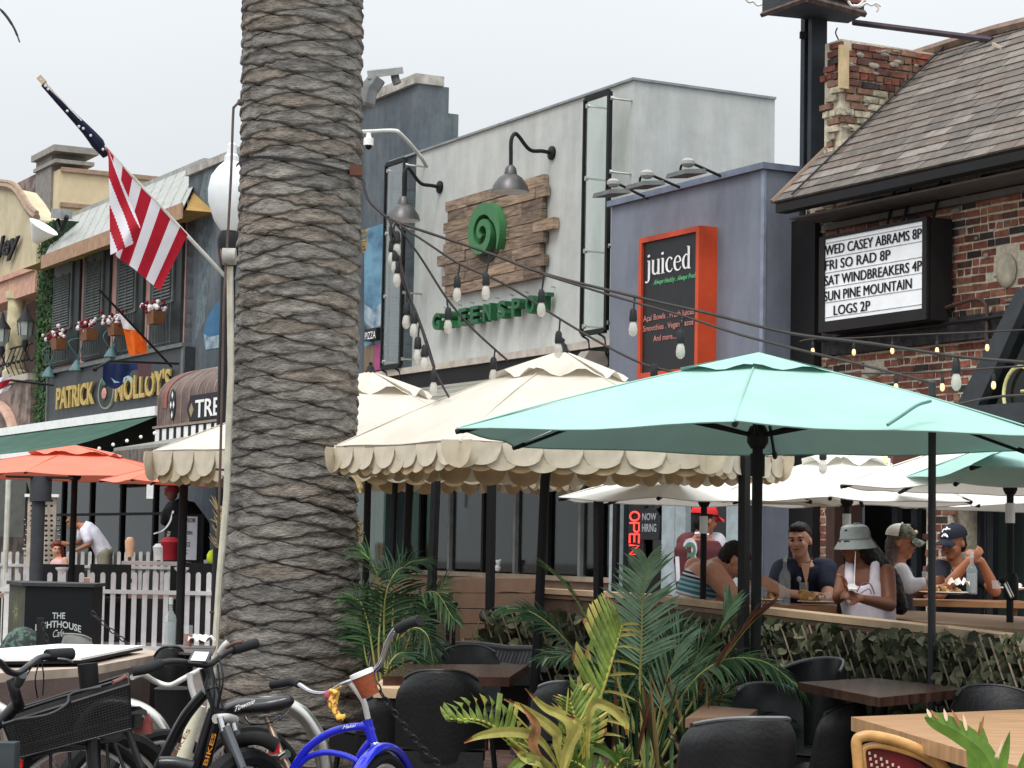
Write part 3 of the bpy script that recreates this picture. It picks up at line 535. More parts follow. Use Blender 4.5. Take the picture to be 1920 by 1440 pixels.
# gooseneck lamps
ZN = mt('galvanised', (92, 90, 90), rough=.4, metal=.7)
for k, (sh, wp, lab) in enumerate((((957, 345), (1036, 287), 'larger galvanised gooseneck lamp over the wooden plank sign'), ((756, 400), (826, 351), 'galvanised gooseneck lamp near the left end of the concrete facade'))):
    w_ = fl(wp[0], wp[1], 0); c = fs(sh[0], sh[1], w_.x); l = T('gooseneck_lamp', lab, 'lamp', w_, 0, 'gooseneck lamps on the concrete facade', FM)
    pk = c+V((0, 0, .62)); m = M(); m.tube(sm([w_, w_.lerp(V((c.x, c.y, w_.z)), .25)+V((0, 0, .01)), w_.lerp(pk, .55)+V((0, 0, -.08)), w_.lerp(pk, .82)+V((0, 0, .03)), pk+V((0, .05, .03)), pk+V((0, 0, -.06)), c+V((0, 0, .36)), c+V((0, 0, .15))], 7), .026, 8); m.build('arm', BLK, l, FM, smooth=True)
    m = M(); m.lathe([(.09, 0), (.09, .03), (.05, .05)], w_, 14, Matrix.Rotation(PI/2, 3, 'X')); m.build('wall_plate', BLK, l, FM, smooth=True)
    m = M(); m.lathe([(.035, .24), (.07, .2), (.085, .12), (.15, .08), (.17, .05), (.22, -.02), (.24, -.1), (.005, -.09)], c, 24); m.build('lamp_shade', ZN, l, FM, smooth=True)
    m = M(); m.lathe([(.232, -.099), (.233, -.102), (.005, -.101)], c, 24); m.build('reflector', mt('reflector', (206, 208, 208)), l, FM)
# plank sign
PLK = [mt('plank%d' % i, c, scale=3, stretch=(1.2, 1, 9), rough=.85, var=.3, rnd=.25, bump=.5, bscale=10) for i, c in enumerate(((152, 132, 114), (140, 122, 106), (164, 142, 120)))]
aL, aT = fl(832, 377, -.1), fl(1016, 324, -.1); zt_, zb_ = fl(1016, 326, -.1).z, fl(832, 557, -.1).z; xl, xr = fl(832, 450, -.1).x, fl(1016, 420, -.1).x
s = FT('wooden_plank_sign', 'staggered brown wooden plank panel carrying a round green swirl', 'sign', xl, -.1, zb_)
n = 9; hh = (zt_-zb_)/n
offs = [(0, .0), (.07, .06), (-.03, -.03), (.04, -.02), (-.02, .30), (-.2, .03), (.04, -.06), (-.04, .05), (.03, -.05)]
for i in range(n):
    z1 = zt_-i*hh; x = xl+offs[i][0]; xe = xr+offs[i][1]; k = 0
    while x < xe-.01:
        L_ = min(random.uniform(.5, .95), xe-x); 
        if xe-x-L_ < .25: L_ = xe-x
        y = -.08-random.uniform(0, .022); m = M(); m.bb((x+.004, y, z1-hh+.006), (x+L_-.004, -.02, z1-.003)); m.build('plank', random.choice(PLK), s, FM); x += L_
m = M(); m.bb((xl+.1, -.045, zb_+.05), (xr-.12, .0, zt_-.05)); m.build('backing', BLKF, s, FM)
# swirl logo
gc = fl(902, 436, -.2); RX = fl(937, 436, -.2).x-gc.x; RZ = gc.z-fl(902, 500, -.2).z
GG = mt('sign_green', (62, 118, 74), rough=.45, var=.06); GG2 = mt('letter_green', (34, 92, 56), rough=.4, var=.08)
g = FT('swirl_logo', 'round green spiral emblem mounted on the wooden planks', 'logo', gc.x, -.2, gc.z-RZ)
m = M(); n = 110; pi_, po = [], []
for i in range(n+1):
    t = i/n; ang = math.radians(-35+t*700); ro = 1.0*(1-t)+.10; wd = (.32*(1-t)**.9+.10)*(min(1, t*9+.1)); 
    if t > .93: wd *= (1-t)/.07+.05
    po.append((ro*math.cos(ang), ro*math.sin(ang))); ri = max(ro-wd, .01); pi_.append((ri*math.cos(ang), ri*math.sin(ang)))
for i in range(n):
    q = [po[i], po[i+1], pi_[i+1], pi_[i]]; m.hexa([V((gc.x+a*RX*.93, -.2, gc.z+b*RZ*.93)) for a, b in q]+[V((gc.x+a*RX*.93, -.09, gc.z+b*RZ*.93)) for a, b in q])
m.build('spiral', GG, g, FM)
m = M(); m.prism([gc+V((RX*.8*math.cos(t), .1, RZ*.85*math.sin(t))) for t in np.linspace(0, 2*PI, 32, endpoint=False)], (0, .02, 0)); m.build('back_disc', mt('olive_dark', (58, 60, 50)), g, FM)
# letters, each a part
s = FT('greenspot_lettering', 'row of green raised letters spelling GREENSPOT under the plank sign', 'sign lettering', fl(806, 600, -.12).x, -.12, fl(806, 619, -.12).z)
cx = [819, 845, 868, 890, 914, 941, 968, 994, 1018]
z0 = fl(819, 617, -.14).z; zh = fl(819, 587, -.14).z-z0
for ch, px in zip('GREENSPOT', cx):
    c = fl(px, 600, -.14).x; w_ = .115; m = M(); m.text(ch, lambda u, v, w: V((c+(u-.5)*2*w_*(1 if ch != 'T' else .95), -.10+w*.11, z0+zh*v)), .1, .035); m.build('letter', GG2, s, FM)
    for dz in (.06, .3): m = M(); m.tube([(c+.05, -.06, z0+dz), (c+.05, 0, z0+dz)], .008, 5); m.build('pin', STEEL, s, FM)
# security camera on white pole (roof edge of the mural side)
a = W(686, 246, 24); l = T('dome_camera', 'white dome camera hanging from a white pole beside the palm trunk', 'camera', a)
m = M(); m.tube(sm([W(676, 247, 24), W(700, 246, 24), W(738, 245, 24), W(752, 252, 24), W(786, 290, 24.3), W(800, 312, 24.6)], 6), .022, 8); m.build('pole', mt('offwhite_pole', (206, 210, 204)), l, smooth=True)
c = W(691, 266, 24); m = M(); m.lathe([(.025, .1), (.03, .05), (.055, .04), (.055, -.04), (.01, -.04)], c, 12); m.build('housing', WHT, l, smooth=True)
m = M(); m.ell(c+V((0, 0, -.04)), (.042, .042, .05), 10); m.build('dome', mt('dome_dark', (22, 24, 28), rough=.1), l, smooth=True)
# rooftop lamp
c = W(722, 138, 27); l = T('roof_lamp', 'grey box lamp on a curved bracket above the mural building roof', 'lamp', c)
m = M(); m.hexa([W(688, 133, 27), W(755, 126, 27), W(757, 138, 27), W(690, 148, 27), W(688, 131, 27.3), W(753, 124, 27.3), W(755, 136, 27.3), W(690, 146, 27.3)]); m.build('housing', mt('lamp_grey', (0, 0, 0)), l)
m = M(); m.tube(sm(pp([(740, 140, 27.1), (742, 150, 27.1), (745, 157, 27.1)])), .06, 6); m.tube(sm(pp([(708, 146, 27.1), (700, 158, 27.1), (692, 170, 27.1), (686, 200, 27.1)])), [.12]*18+[.1], 6); m.build('bracket', mt('lamp_grey2', (120, 122, 122)), l)
# ---- Juiced shop
SLT = mt('slate_blue', (126, 132, 145), streak=.12, rough=.7, scale=1.3, var=.1, stretch=(1, 1, .4), det=7)
YJ = -.45; xa, xb = fl(1145, 500, YJ).x, fl(1432, 500, YJ).x; zt = fl(1432, 318, YJ).z; zl = fl(1300, 905, YJ).z
r = FT('slate_shop', 'slate blue shop front with flat top beside the brick building', 'building', xb, YJ, 0)
m = M(); m.bb((xa, YJ, zl), (xb, 4, zt)); m.build('wall', SLT, r, FM)
m = M(); m.bb((xa-.03, YJ-.05, zt+.002), (xb+.04, YJ+.2, zt+.07)); m.bb((xb-.2, YJ+.203, zt+.002), (xb+.04, 4, zt+.07)); m.build('top_flashing', mt('slate_flash', (112, 120, 138), rough=.4), r, FM)
m = M(); m.bb((xb-.05, YJ-.012, 0), (xb+.012, YJ+.02, zt)); m.build('corner_trim', mt('slate_light', (134, 142, 160)), r, FM)
xc = fl(1412, 1000, YJ).x; m = M(); m.bb((xc, YJ, 0), (xb, 4, zl-.002)); m.build('side_pier', SLT, r, FM)
m = M(); m.bb((xa, YJ+2.0, 0), (xc, YJ+2.1, zl)); m.build('shop_interior', mt('room_dark', (0, 0, 0)), r, FM)
DGL = glass('door_glass', (.45, .50, .52), .03); PLG = mt('pale_frame', (160, 172, 176), rough=.5)
for i, (p0, p1, kind) in enumerate(((1145, 1162, 'f'), (1162, 1243, 'g'), (1243, 1268, 'f'), (1268, 1288, 'f'), (1288, 1364, 'g'), (1364, 1388, 'f'), (1388, 1412, 'g'))):
    a, b = fl(p0, 1000, YJ).x, fl(p1, 1000, YJ).x; m = M()
    if kind == 'f': m.bb((a+.005, YJ-.02, 0), (b-.005, YJ+.1, zl)); m.build('door_frame', PLG, r, FM)
    else: m.bb((a, YJ+.05, 0), (b, YJ+.06, zl)); m.build('glass_pane', DGL, r, FM)
# neon OPEN sign: letters turned sideways, reading downwards
c0 = fl(1190, 965, YJ-.03); l = FT('neon_open_sign', 'red neon OPEN sign reading downwards in the shop window', 'sign', c0.x, YJ-.03, fl(1190, 1045, YJ).z)
NEO = mt('neon_red', (255, 70, 60), emit=1.3, var=.02)
zt1, zb1 = fl(1190, 958, YJ-.03).z, fl(1190, 1042, YJ-.03).z; Ln = zt1-zb1; xw_ = .10
gl = {'O': [[(.5+.5*math.cos(t), .5+.5*math.sin(t)) for t in np.linspace(0, 2*PI, 15)]], 'P': [[(0, 0), (0, 1), (.8, 1), (1, .85), (1, .6), (.8, .45), (0, .45)]], 'E': [[(1, 0), (0, 0), (0, 1), (1, 1)], [(0, .5), (.9, .5)]], 'N': [[(0, 0), (0, 1), (1, 0), (1, 1)]]}
for i, ch in enumerate('OPEN'):
    m = M()
    for st_ in gl[ch]:
        m.tube([V((c0.x+(v-.5)*2*xw_, YJ-.03, zt1-Ln*(i/4+.02+.2*u))) for u, v in st_], .011, 5)
    m.build('letter', NEO, l, FM)
m = M(); m.bb((c0.x-.17, YJ-.01, zb1-.06), (c0.x+.17, YJ+.02, zt1+.06)); m.build('backing', mt('neon_back', (34, 34, 38)), l, FM)
a = fl(1218, 975, YJ-.03); m = M(); m.prism([a+V((x, 0, z)) for x, z in ((-.2, -.22), (.2, -.22), (.22, .02), (.14, .1), (0, .16), (-.14, .1), (-.22, .02))], (0, .02, 0)); o = m.build('hiring_notice', mt('notice_black', (40, 42, 46)), None, FM); tag(o, 'small dark NOW HIRING notice in the shop window beside the neon sign', 'sign')
for k, (tx, z0_, hh_) in enumerate((('NOW', .0, .08), ('HIRING', -.13, .09))): m = M(); m.text(tx, lambda u, v, w: a+V((-.15+.3*u, -.005, z0_+hh_*v)), 0, .02); m.build('lettering', mt('notice_grey', (170, 176, 178)), o, FM)
# floodlights on arms
for k, ((lx, ly), (bx, by)) in enumerate((((1150, 343), (1215, 372)), ((1213, 327), (1281, 354)), ((1290, 305), (1358, 333)))):
    b = fl(bx, by, YJ-.0); c = fs(lx, ly, b.x); l = T('sign_floodlight', ('leftmost arm mounted floodlight above the slate shop', 'middle arm mounted floodlight above the slate shop', 'rightmost and highest arm mounted floodlight above the slate shop')[k], 'lamp', b, 0, 'arm mounted floodlights on the slate shop', FM)
    m = M(); m.tube([b, c+V((0, .05, -.0))], .016, 6); m.build('arm', BLK, l, FM)
    m = M(); m.ell(c, (.075, .08, .055), 10); m.build('housing', mt('white_cap', (158, 158, 154)), l, FM, smooth=True)
    m = M(); m.hexa([c+V(q) for q in ((-.2, -.16, -.16), (.2, -.16, -.16), (.2, .12, -.13), (-.2, .12, -.13), (-.18, -.15, -.11), (.18, -.15, -.11), (.18, .1, -.08), (-.18, .1, -.08))]); m.build('reflector_box', mt('lamp_grey3', (100, 103, 102)), l, FM)
    m = M(); m.tube(sm([c+V((-.12, -.02, -.1)), c+V((-.1, -.02, -.02)), c+V((0, 0, .01))], 4), .014, 5); m.build('yoke', BLK, l, FM)
# Juiced sign box
YS = YJ-.24; xa, xb = fl(1196, 580, YS).x, fl(1309, 560, YS).x; zt, zb = fl(1308, 423, YS).z, fl(1191, 711, YS).z
ORG = mt('sign_orange', (206, 78, 44), rough=.5, var=.1, scale=3)
s = FT('juice_sign', 'tall orange framed black sign reading juiced on the slate wall', 'sign', xa, YS, zb); fw = .06
m = M(); m.bb((xa, YS, zb), (xa+fw, YJ, zt)); m.bb((xb-fw, YS, zb), (xb, YJ, zt)); m.bb((xa+fw, YS, zt-fw), (xb-fw, YJ, zt)); m.bb((xa+fw, YS, zb), (xb-fw, YJ, zb+fw)); m.build('frame', ORG, s, FM)
m = M(); m.bb((xa+fw, YS+.03, zb+fw), (xb-fw, YJ-.01, zt-fw)); pn = m.build('panel', mt('sign_charcoal', (38, 40, 42), rough=.5, var=.08), s, FM)
yt = YS+.022
# hand-drawn serif letters: (strokes as (x, z, width)), x-height 1
def serif(ch):
    S = []; st = lambda *p: S.append(p); k, th = .17, .055
    if ch == 'j': st((.16, 1, k), (.16, -.1, k), (.12, -.32, .12), (0, -.42, .09), (-.12, -.36, .13)); st((.02, 1, th), (.2, 1, th)); st((.13, 1.24, .12), (.13, 1.33, .22), (.13, 1.42, .12))
    if ch == 'i': st((.15, 1, k), (.15, 0, k)); st((.0, 1, th), (.2, 1, th)); st((0, .02, th), (.3, .02, th)); st((.12, 1.24, .12), (.12, 1.33, .22), (.12, 1.42, .12))
    if ch == 'u': st((.12, 1, k), (.12, .25, k), (.22, .08, .12), (.36, .06, .1), (.52, .2, .08)); st((0, 1, th), (.16, 1, th)); st((.55, 1, k), (.55, 0, k)); st((.42, 1, th), (.6, 1, th)); st((.55, .02, th), (.68, .02, th))
    if ch == 'c': st((.5, .82, .16), (.4, .95, .08), (.24, .95, .09), (.1, .72, .15), (.08, .45, .17), (.14, .18, .15), (.3, .04, .1), (.44, .06, .08), (.54, .22, .05))
    if ch == 'e': st((.07, .56, .05), (.52, .56, .06)); st((.53, .58, .14), (.5, .8, .12), (.34, .96, .08), (.16, .84, .12), (.08, .5, .17), (.16, .16, .15), (.32, .04, .1), (.48, .08, .07), (.56, .24, .05))
    if ch == 'd': st((.5, 1.45, k), (.5, 0, k)); st((.36, 1.46, th), (.5, 1.46, th)); st((.5, .02, th), (.66, .02, th)); st((.46, .86, .07), (.3, .96, .09), (.12, .76, .15), (.08, .46, .17), (.14, .18, .15), (.28, .05, .09), (.46, .18, .06))
    return S
adv = {'j': .36, 'u': .74, 'i': .36, 'c': .62, 'e': .66, 'd': .7}
a = fl(1213, 518, yt); b = fl(1296, 502, yt); zx = fl(1222, 488, yt).z-fl(1222, 516, yt).z; tot = sum(adv[c] for c in 'juiced'); sc = (b.x-a.x)/tot; x = a.x
for ch in 'juiced':
    m = M()
    for st_ in serif(ch):
        P_ = sm([V((p[0], 0, p[1])) for p in st_], 5); Wd = sm([V((p[2], 0, 0)) for p in st_], 5)
        L_, R_ = [], []
        for i, p in enumerate(P_):
            t = (P_[min(i+1, len(P_)-1)]-P_[max(i-1, 0)]).normalized(); nn = V((-t.z, 0, t.x)); w_ = Wd[i].x/2; L_.append(p+nn*w_); R_.append(p-nn*w_)
        for i in range(len(P_)-1): m.poly([V((x+q.x*sc, yt, a.z+q.z*zx)) for q in (R_[i], R_[i+1], L_[i+1], L_[i])])
    m.build('letter', WHT, pn, FM); x += adv[ch]*sc
m = M(); ftext(m, 'Always Healthy . Always Fresh', (1225, 534), (1305, 518), 525, yt, shear=.5, bold=.02); m.build('green_lettering', mt('mint_print', (104, 196, 132)), pn, FM)
PKT = mt('pink_print', (206, 134, 126))
for tx, l_, r_, cp in (('Açai Bowls . Fresh Juices', (1206, 603), (1301, 588), 592), ('Smoothies . Vegan Tacos', (1206, 622), (1300, 609), 611), ('And more.....', (1225, 640), (1270, 632), 629)):
    m = M(); ftext(m, tx, l_, r_, cp, yt, bold=.012); m.build('pink_lettering', PKT, pn, FM)
# ---- brick building
BR = [mt('brick%d' % i, c, rough=.85, var=.22, scale=14, rnd=.3, bump=.5, bscale=30) for i, c in enumerate(((146, 88, 72), (128, 76, 64), (156, 104, 84), (98, 66, 60), (66, 57, 56), (146, 112, 94), (118, 72, 60), (192, 182, 158)))]
MOR = mt('mortar', (204, 194, 174), rough=.95, var=.15, scale=20, bump=.4)
bx0 = fl(1506, 980).x; bx1 = fl(2230, 700).x; ze = fl(1452, 380, -.62).z; ztw = ze+.02; zlo = fl(1600, 905).z
r = FT('brick_building', 'old red brick building with a steep shingled roof and a lit marquee board', 'building', bx0, 0, 0)
m = M(); m.bb((bx0, .0, zlo), (bx1, .5, ztw)); wall = m.build('wall', MOR, r, FM)
m = M(); m.bb((bx0, .8, 0), (bx1, .9, zlo)); m.build('inner_wall', mt('interior_black', (20, 20, 22)), r, FM)
def bmesh_(L_, H_, seed):
    random.seed(seed); m = M(); j = lambda a: a+random.uniform(-.005, .005)
    m.hexa([V((j(-L_/2), j(-.02)-.0, j(-H_/2))), V((j(L_/2), j(-.02), j(-H_/2))), V((L_/2, .02, -H_/2)), V((-L_/2, .02, -H_/2)), V((j(-L_/2), j(-.02), j(H_/2))), V((j(L_/2), j(-.02), j(H_/2))), V((L_/2, .02, H_/2)), V((-L_/2, .02, H_/2))]); return m
BH = .060; BP = .079
BMS = []
for i in range(16):
    o = bmesh_((.193 if i % 2 else .088), BH, i).build('brick', BR[i//2]); me_ = o.data; BMS.append(me_); bpy.data.objects.remove(o)
random.seed(11)
def lay(par, fn, ok, rows, z0, u0, u1, lim=300, area=None, jit=.003, pal=None):
    """fn(u, z) -> world matrix; collects bricks, biggest in view first as parts, the rest one joined part"""
    items = []
    for k in range(rows):
        z = z0+BP*(k+.5); hd = (k % 5 == 4); u = u0-random.uniform(0, .1)-(.1 if k % 2 else 0)
        while u < u1:
            L_ = .105 if hd or random.random() < .06 else .21
            uc = u+L_/2
            if uc-L_/2 > u0-.12 and uc+L_/2 < u1+.12 and ok(uc, z, L_/2):
                items.append((uc, z, L_, random.random()))
            u += L_
    def key(it):
        p = fn(it[0], it[1]).translation; d = (p-CAM); q = V((d.dot(_r), d.dot(_u), d.dot(_f))); inx = abs(q.x/q.z*FPX) < 975 and -735 < q.y/q.z*FPX < 735
        return (0 if inx else 1, q.z)
    items.sort(key=key); rest = M()
    for n, (u, z, L_, rr) in enumerate(items):
        a = random.random(); c = (pal or PAL)(u, z, a); idx = c*2+(1 if L_ > .15 else 0)
        mx_ = fn(u, z) @ Matrix.Translation((random.uniform(-jit, jit), random.uniform(-.005, .005), random.uniform(-jit, jit)*.7))
        if n < lim: link_inst(BMS[idx], 'brick', par, XF[par.name].inverted() @ mx_)
        else:
            rest.k = c; mm = BMS[idx]; rest.raw([mx_ @ v.co for v in mm.vertices], [tuple(p.vertices) for p in mm.polygons])
    if rest.v: rest.build('bricks_beyond', BR, par, kind='stuff')
def PAL(u, z, a): return 0 if a < .26 else 1 if a < .45 else 2 if a < .6 else 3 if a < .72 else 4 if a < .86 else 5 if a < .91 else 6
patches = []
for px, py, rx, rz_ in ((1890, 508, .17, .19), (1560, 418, .12, .1), (1812, 358, .09, .08), (1640, 698, .16, .06)):
    c = fl(px, py); patches.append((c.x, c.z, rx, rz_))
mq = fr(1536, 432, 622, 1737, -.05)
def okw(u, z, h):
    if mq[0]+.1 < u-h and u+h < mq[1]-.1 and mq[2]+.1 < z < mq[3]-.1: return False
    return all(((u-c[0])/(c[2]+h*.7))**2+((z-c[1])/(c[3]+.02))**2 > 1 for c in patches)
lay(wall, lambda u, z: FM @ Matrix.Translation((u, .011, z)), okw, int((ztw-zlo)/BP), zlo, bx0+.28, bx1)
for c in patches:
    m = M(); m.ell(V((c[0], -.02, c[1])), (c[2]*.8, .045, c[3]*.85), 12); m.build('render_patch', mt('lime_patch', (186, 178, 158), bump=.4, scale=10), wall, FM, smooth=True)
# loose mortar smears
m = M()
for i in range(90):
    u, z = random.uniform(bx0+.3, bx1), random.uniform(zlo, ztw); m.ell(V((u, -.03, z)), (random.uniform(.02, .07), .008, random.uniform(.01, .025)), 6)
m.build('mortar_smears', mt('smear', (150, 142, 130), var=.3, scale=8), wall, FM, kind='stuff')
# piers below
for k, (p0, p1, pz) in enumerate(((1510, 1556, 905), (1737, 1786, 905))):
    a, b = fl(p0, 980).x, fl(p1, 990).x; m = M(); m.bb((a, 0, 0), (b, .4, zlo-.002)); pr = m.build('pier', MOR, r, FM)
    lay(pr, lambda u, z: FM @ Matrix.Translation((u, .011, z)), lambda u, z, h: a-.07 < u-h and u+h < b+.07, int((zlo-.3)/BP), .3, a, b)
m = M(); a, b = fl(1556, 980).x, fl(1572, 980).x; m.bb((a, -.05, 0), (b, .1, zlo+.05)); m.bb((fl(1592, 980).x, -.05, 0), (fl(1602, 980).x, .1, zlo)); m.build('door_frame', mt('door_brown', (72, 52, 46)), r, FM)
m = M(); m.bb((fl(1664, 860).x, -.55, fl(1664, 880, -.5).z-.1), (fl(1760, 860).x, .0, fl(1664, 850, -.5).z)); m.build('door_hood', mt('hood_brown', (128, 88, 80)), r, FM)
for px in (1672, 1708, 1800, 1826, 1850, 1878, 1905):
    a = fl(px, 1000, .3); m = M(); m.bb((a.x, .3, 0), (a.x+.09, .36, zlo)); m.build('door_stile', mt('stile', (44, 48, 54)), r, FM)
a = fl(1872, 1000, -.05).x; m = M(); m.surf(lambda u, v: V((a+2.2*u, -.05+.04*math.sin(u*60), 2.6*v)), 80, 2); m.build('green_curtain', mt('curtain', (22, 38, 32)), r, FM, smooth=True)
m = M(); c = fl(1758, 935, -.2); m.bb(c+V((-.06, 0, -.04)), c+V((.0, .05, .05))); m.build('notice', WHT, r, FM)
c = fl(1695, 1005, .25); m = M(); m.bb(c+V((-.08, 0, -.12)), c+V((.08, .02, .12))); m.build('notice', WHT, r, FM)
# roof
xe0 = fl(1452, 382, -.62).x; xe1 = bx1+.8; ye, yt_ = -.62, fs(1735, 106, fl(1452, 382, -.62).x+.05).y; yt_ = min(max(yt_, 1.2), 3.0)
ztp = fs(1735, 106, xe0+.05).z; SL = math.hypot(yt_-ye, ztp-ze); ang = math.atan2(ztp-ze, yt_-ye)
dy, dz = math.cos(ang), math.sin(ang)
q = lambda x, s, h=0: V((x, ye+dy*s-dz*h, ze+dz*s+dy*h))
m = M(); m.hexa([q(xe0+.02, 0, -.05), q(xe1, 0, -.05), q(xe1, SL, -.05), q(xe0+.02, SL, -.05), q(xe0, 0, 0), q(xe1, 0, 0), q(xe1, SL, 0), q(xe0, SL, 0)]); rf = m.build('roof', mt('roof_felt', (70, 64, 60)), r, FM)
SHM = [mt('shingle%d' % i, c, rough=.9, var=.14, scale=10, rnd=.12, bump=.5, bscale=60) for i, c in enumerate(((122, 114, 107), (108, 101, 96), (136, 128, 121), (118, 107, 99)))]
EXP = .148; SW = .33; SME = []
for i in range(4):
    m = M(); p_ = lambda x, s, h: V((x, dy*s-dz*h, dz*s+dy*h))
    m.hexa([p_(-SW/2+.003, -.012, .004), p_(SW/2-.003, -.012, .004), p_(SW/2-.003, EXP+.04, -.004), p_(-SW/2+.003, EXP+.04, -.004), p_(-SW/2+.003, -.012, .024), p_(SW/2-.003, -.012, .024), p_(SW/2-.003, EXP+.04, .008), p_(-SW/2+.003, EXP+.04, .008)])
    o = m.build('shingle', SHM[i]); SME.append(o.data); o.data.transform(Matrix.Translation(V((0, 0, o.location.z))+V((o.location.x, o.location.y, 0)))); bpy.data.objects.remove(o)
cnt = 0; rest = M(); items = []
for k in range(int(SL/EXP)+1):
    x = xe0+.02-(k % 3)*.13+SW/2
    while x < xe1: items.append((x, k)); x += SW
items.sort(key=lambda t: t[0]+t[1]*.0)
inv = XF[rf.name].inverted()
for x, k in items:
    i = random.choice((0, 0, 1, 1, 2, 3)); mm = FM @ Matrix.Translation(q(x if x-SW/2 > xe0 else xe0+SW/2, k*EXP, random.uniform(0, .006))) @ Matrix.Rotation(random.uniform(-.01, .01), 4, 'Y')
    if cnt < 300: link_inst(SME[i], 'shingle', rf, inv @ mm); cnt += 1
    else: rest.k = i; rest.raw([mm @ v.co for v in SME[i].vertices], [tuple(p.vertices) for p in SME[i].polygons])
if rest.v: rest.build('shingles_beyond', SHM, rf, kind='stuff')
m = M(); m.tube([q(xe0, -.02, .02), q(xe0, SL, .03)], .03, 6); m.build('rake_edge', mt('rake_rust', (136, 116, 100)), rf, FM)
m = M(); m.tube([q(xe0-.1, SL, .05)]+[q(xe0+i*.6, SL+random.uniform(-.02, .03), .05) for i in range(1, 20)], .06, 6); m.build('ridge_cap', mt('ridge', (140, 118, 104), var=.2, scale=8), rf, FM)
m = M(); m.tube([q(xe0+.35, .0, .05), q(xe0+.37, SL*.5, .05), q(xe0+.42, SL, .06)], .012, 5); m.build('roof_cable', BLK, rf, FM)
m = M(); m.bb((xe0+.05, ye-.02, ze-.115), (xe1, ye+.12, ze-.03)); m.build('gutter', BLKF, r, FM)
m = M(); m.bb((xe0+.1, ye+.12, ze-.18), (xe1, -.03, ze-.16)); m.bb((xe0+.1, -.09, ze-.26), (xe1, -.02, ze-.2)); m.build('eave_board', mt('eave_grey', (96, 92, 88)), r, FM)
m = M(); m.bb((fl(1487, 500).x-.05, -.1, 0), (bx0+.3, .3, ze-.1)); m.build('recess_shade_box', mt('recess_shade', (24, 24, 26)), r, FM)  # solid near-black box; its colour stands in for the shade inside the recess
# bulb on roof
m = M(); a = q(xe0+1.55, SL*.86, .04); m.box(a, (.16, .02, .03), Matrix.Rotation(.5, 4, 'Y')); m.build('wood_chip', mt('pale_wood', (206, 190, 168)), rf, FM)
# ruined parapet wall to the left of the roof
px0 = fl(1541, 200, .0).x; px1 = fl(1576, 200, 0).x; zc = fl(1545, 82, 0).z; zb_ = ze+.3
pr = FT('brick_parapet', 'crumbling old brick wall stub patched with cream paint beside the shingled roof', 'wall', px0, 0, zb_)
m = M(); m.bb((px0+.02, .02, zb_-1), (px1-.02, 6, zc)); co = m.build('mortar_core', MOR, pr, FM)
def PALC(u, z, a):
    if z < zc-.5+.1*noise.noise(V((u*3, z*3, 0))) and (u < 1.2+.5*noise.noise(V((u*5, z*5, 3))) or u > 3): return 7 if a < .8 else 5
    return (0, 5, 3, 6, 4, 5, 1)[int(a*7)]
nr = int((zc-zb_+.9)/BP)
lay(pr, lambda u, z: FM @ Matrix.Translation((u, .0, z)), lambda u, z, h: u-h > px0-.05 and u+h < px1+.05, nr, zb_-.9, px0, px1, pal=PALC, jit=.012)
lay(pr, lambda u, z: FM @ Matrix.Translation((px1-.0, u, z)) @ Matrix.Rotation(PI/2, 4, 'Z'), lambda u, z, h: u-h > -.05, nr, zb_-.9, 0, 4.5, lim=220, pal=PALC, jit=.01)
m = M()
for i in range(90): 
    y = random.uniform(0, 2.6); z = zc-random.uniform(.05, 1.5); m.ell(V((px1+.018, y, z)), (.014, random.uniform(.03, .10), random.uniform(.012, .035)), 6)
m.build('mortar_lumps', mt('lump', (156, 148, 136), var=.3, scale=12, bump=.5), pr, FM, kind='stuff')
a = fs(1584, 85, px1+.05); b = fs(1576, 165, px1+.05); m = M(); m.bb((px1+.02, a.y-.06, b.z), (px1+.06, a.y+.05, a.z)); m.build('timber_batten', mt('batten', (200, 178, 138)), pr, FM)
# marquee board
YM = -.36; rc = fr(1536, 432, 622, 1737, YM); s = FT('marquee_board', 'black framed white letter board listing WED CASEY ABRAMS and other shows', 'sign', rc[0], YM, rc[2])
xa, xb = rc[0], fl(1737, 500, YM).x; zt, zb = fl(1737, 406, YM).z, fl(1538, 624, YM).z
m = M(); m.bb((xa, YM+.03, zb), (xb, -.05, zt)); m.build('case', mt('case_dark', (34, 32, 32)), s, FM)
wa = fl(1546, 445, YM); wb = fl(1729, 413, YM); wl = fl(1543, 607, YM); fz0, fz1 = wl.z+.02, fl(1729, 414, YM).z
m = M(); m.bb((xa, YM, zb), (wa.x, YM+.05, zt)); m.bb((wb.x, YM, zb), (xb, YM+.05, zt)); m.bb((wa.x, YM, fz1), (wb.x, YM+.05, zt)); m.bb((wa.x, YM, zb), (wb.x, YM+.05, fz0)); m.build('frame', mt('case_dark', (0, 0, 0)), s, FM)
m = M(); m.bb((wa.x, YM+.015, fz0), (wb.x, YM+.028, fz1)); pn = m.build('panel', mt('letter_panel', (236, 238, 240), rough=.4, var=.03, emit=.10), s, FM)
lines = [('WED CASEY ABRAMS 8P', (1547, 479), (1728, 449), 460), ('FRI SO RAD 8P', (1547, 507), (1669, 488), 488), ('SAT WINDBREAKERS 4P', (1546, 536), (1728, 508), 517), ('SUN PINE MOUNTAIN', (1545, 565), (1709, 541), 546), ('LOGS 2P', (1563, 591), (1631, 583), 572)]
yl = YM+.012
for tx, l_, r_, cp in lines:
    m = M(); [ftext(m, tx, (l_[0]+sx, l_[1]-sx*.17), (r_[0]+sx, r_[1]-sx*.17), cp-sx*.17, yl-.0012*i_) for i_, sx in enumerate((-.55, -.2, .2, .55))]; m.build('lettering', mt('letter_ink', (16, 16, 20)), pn, FM)
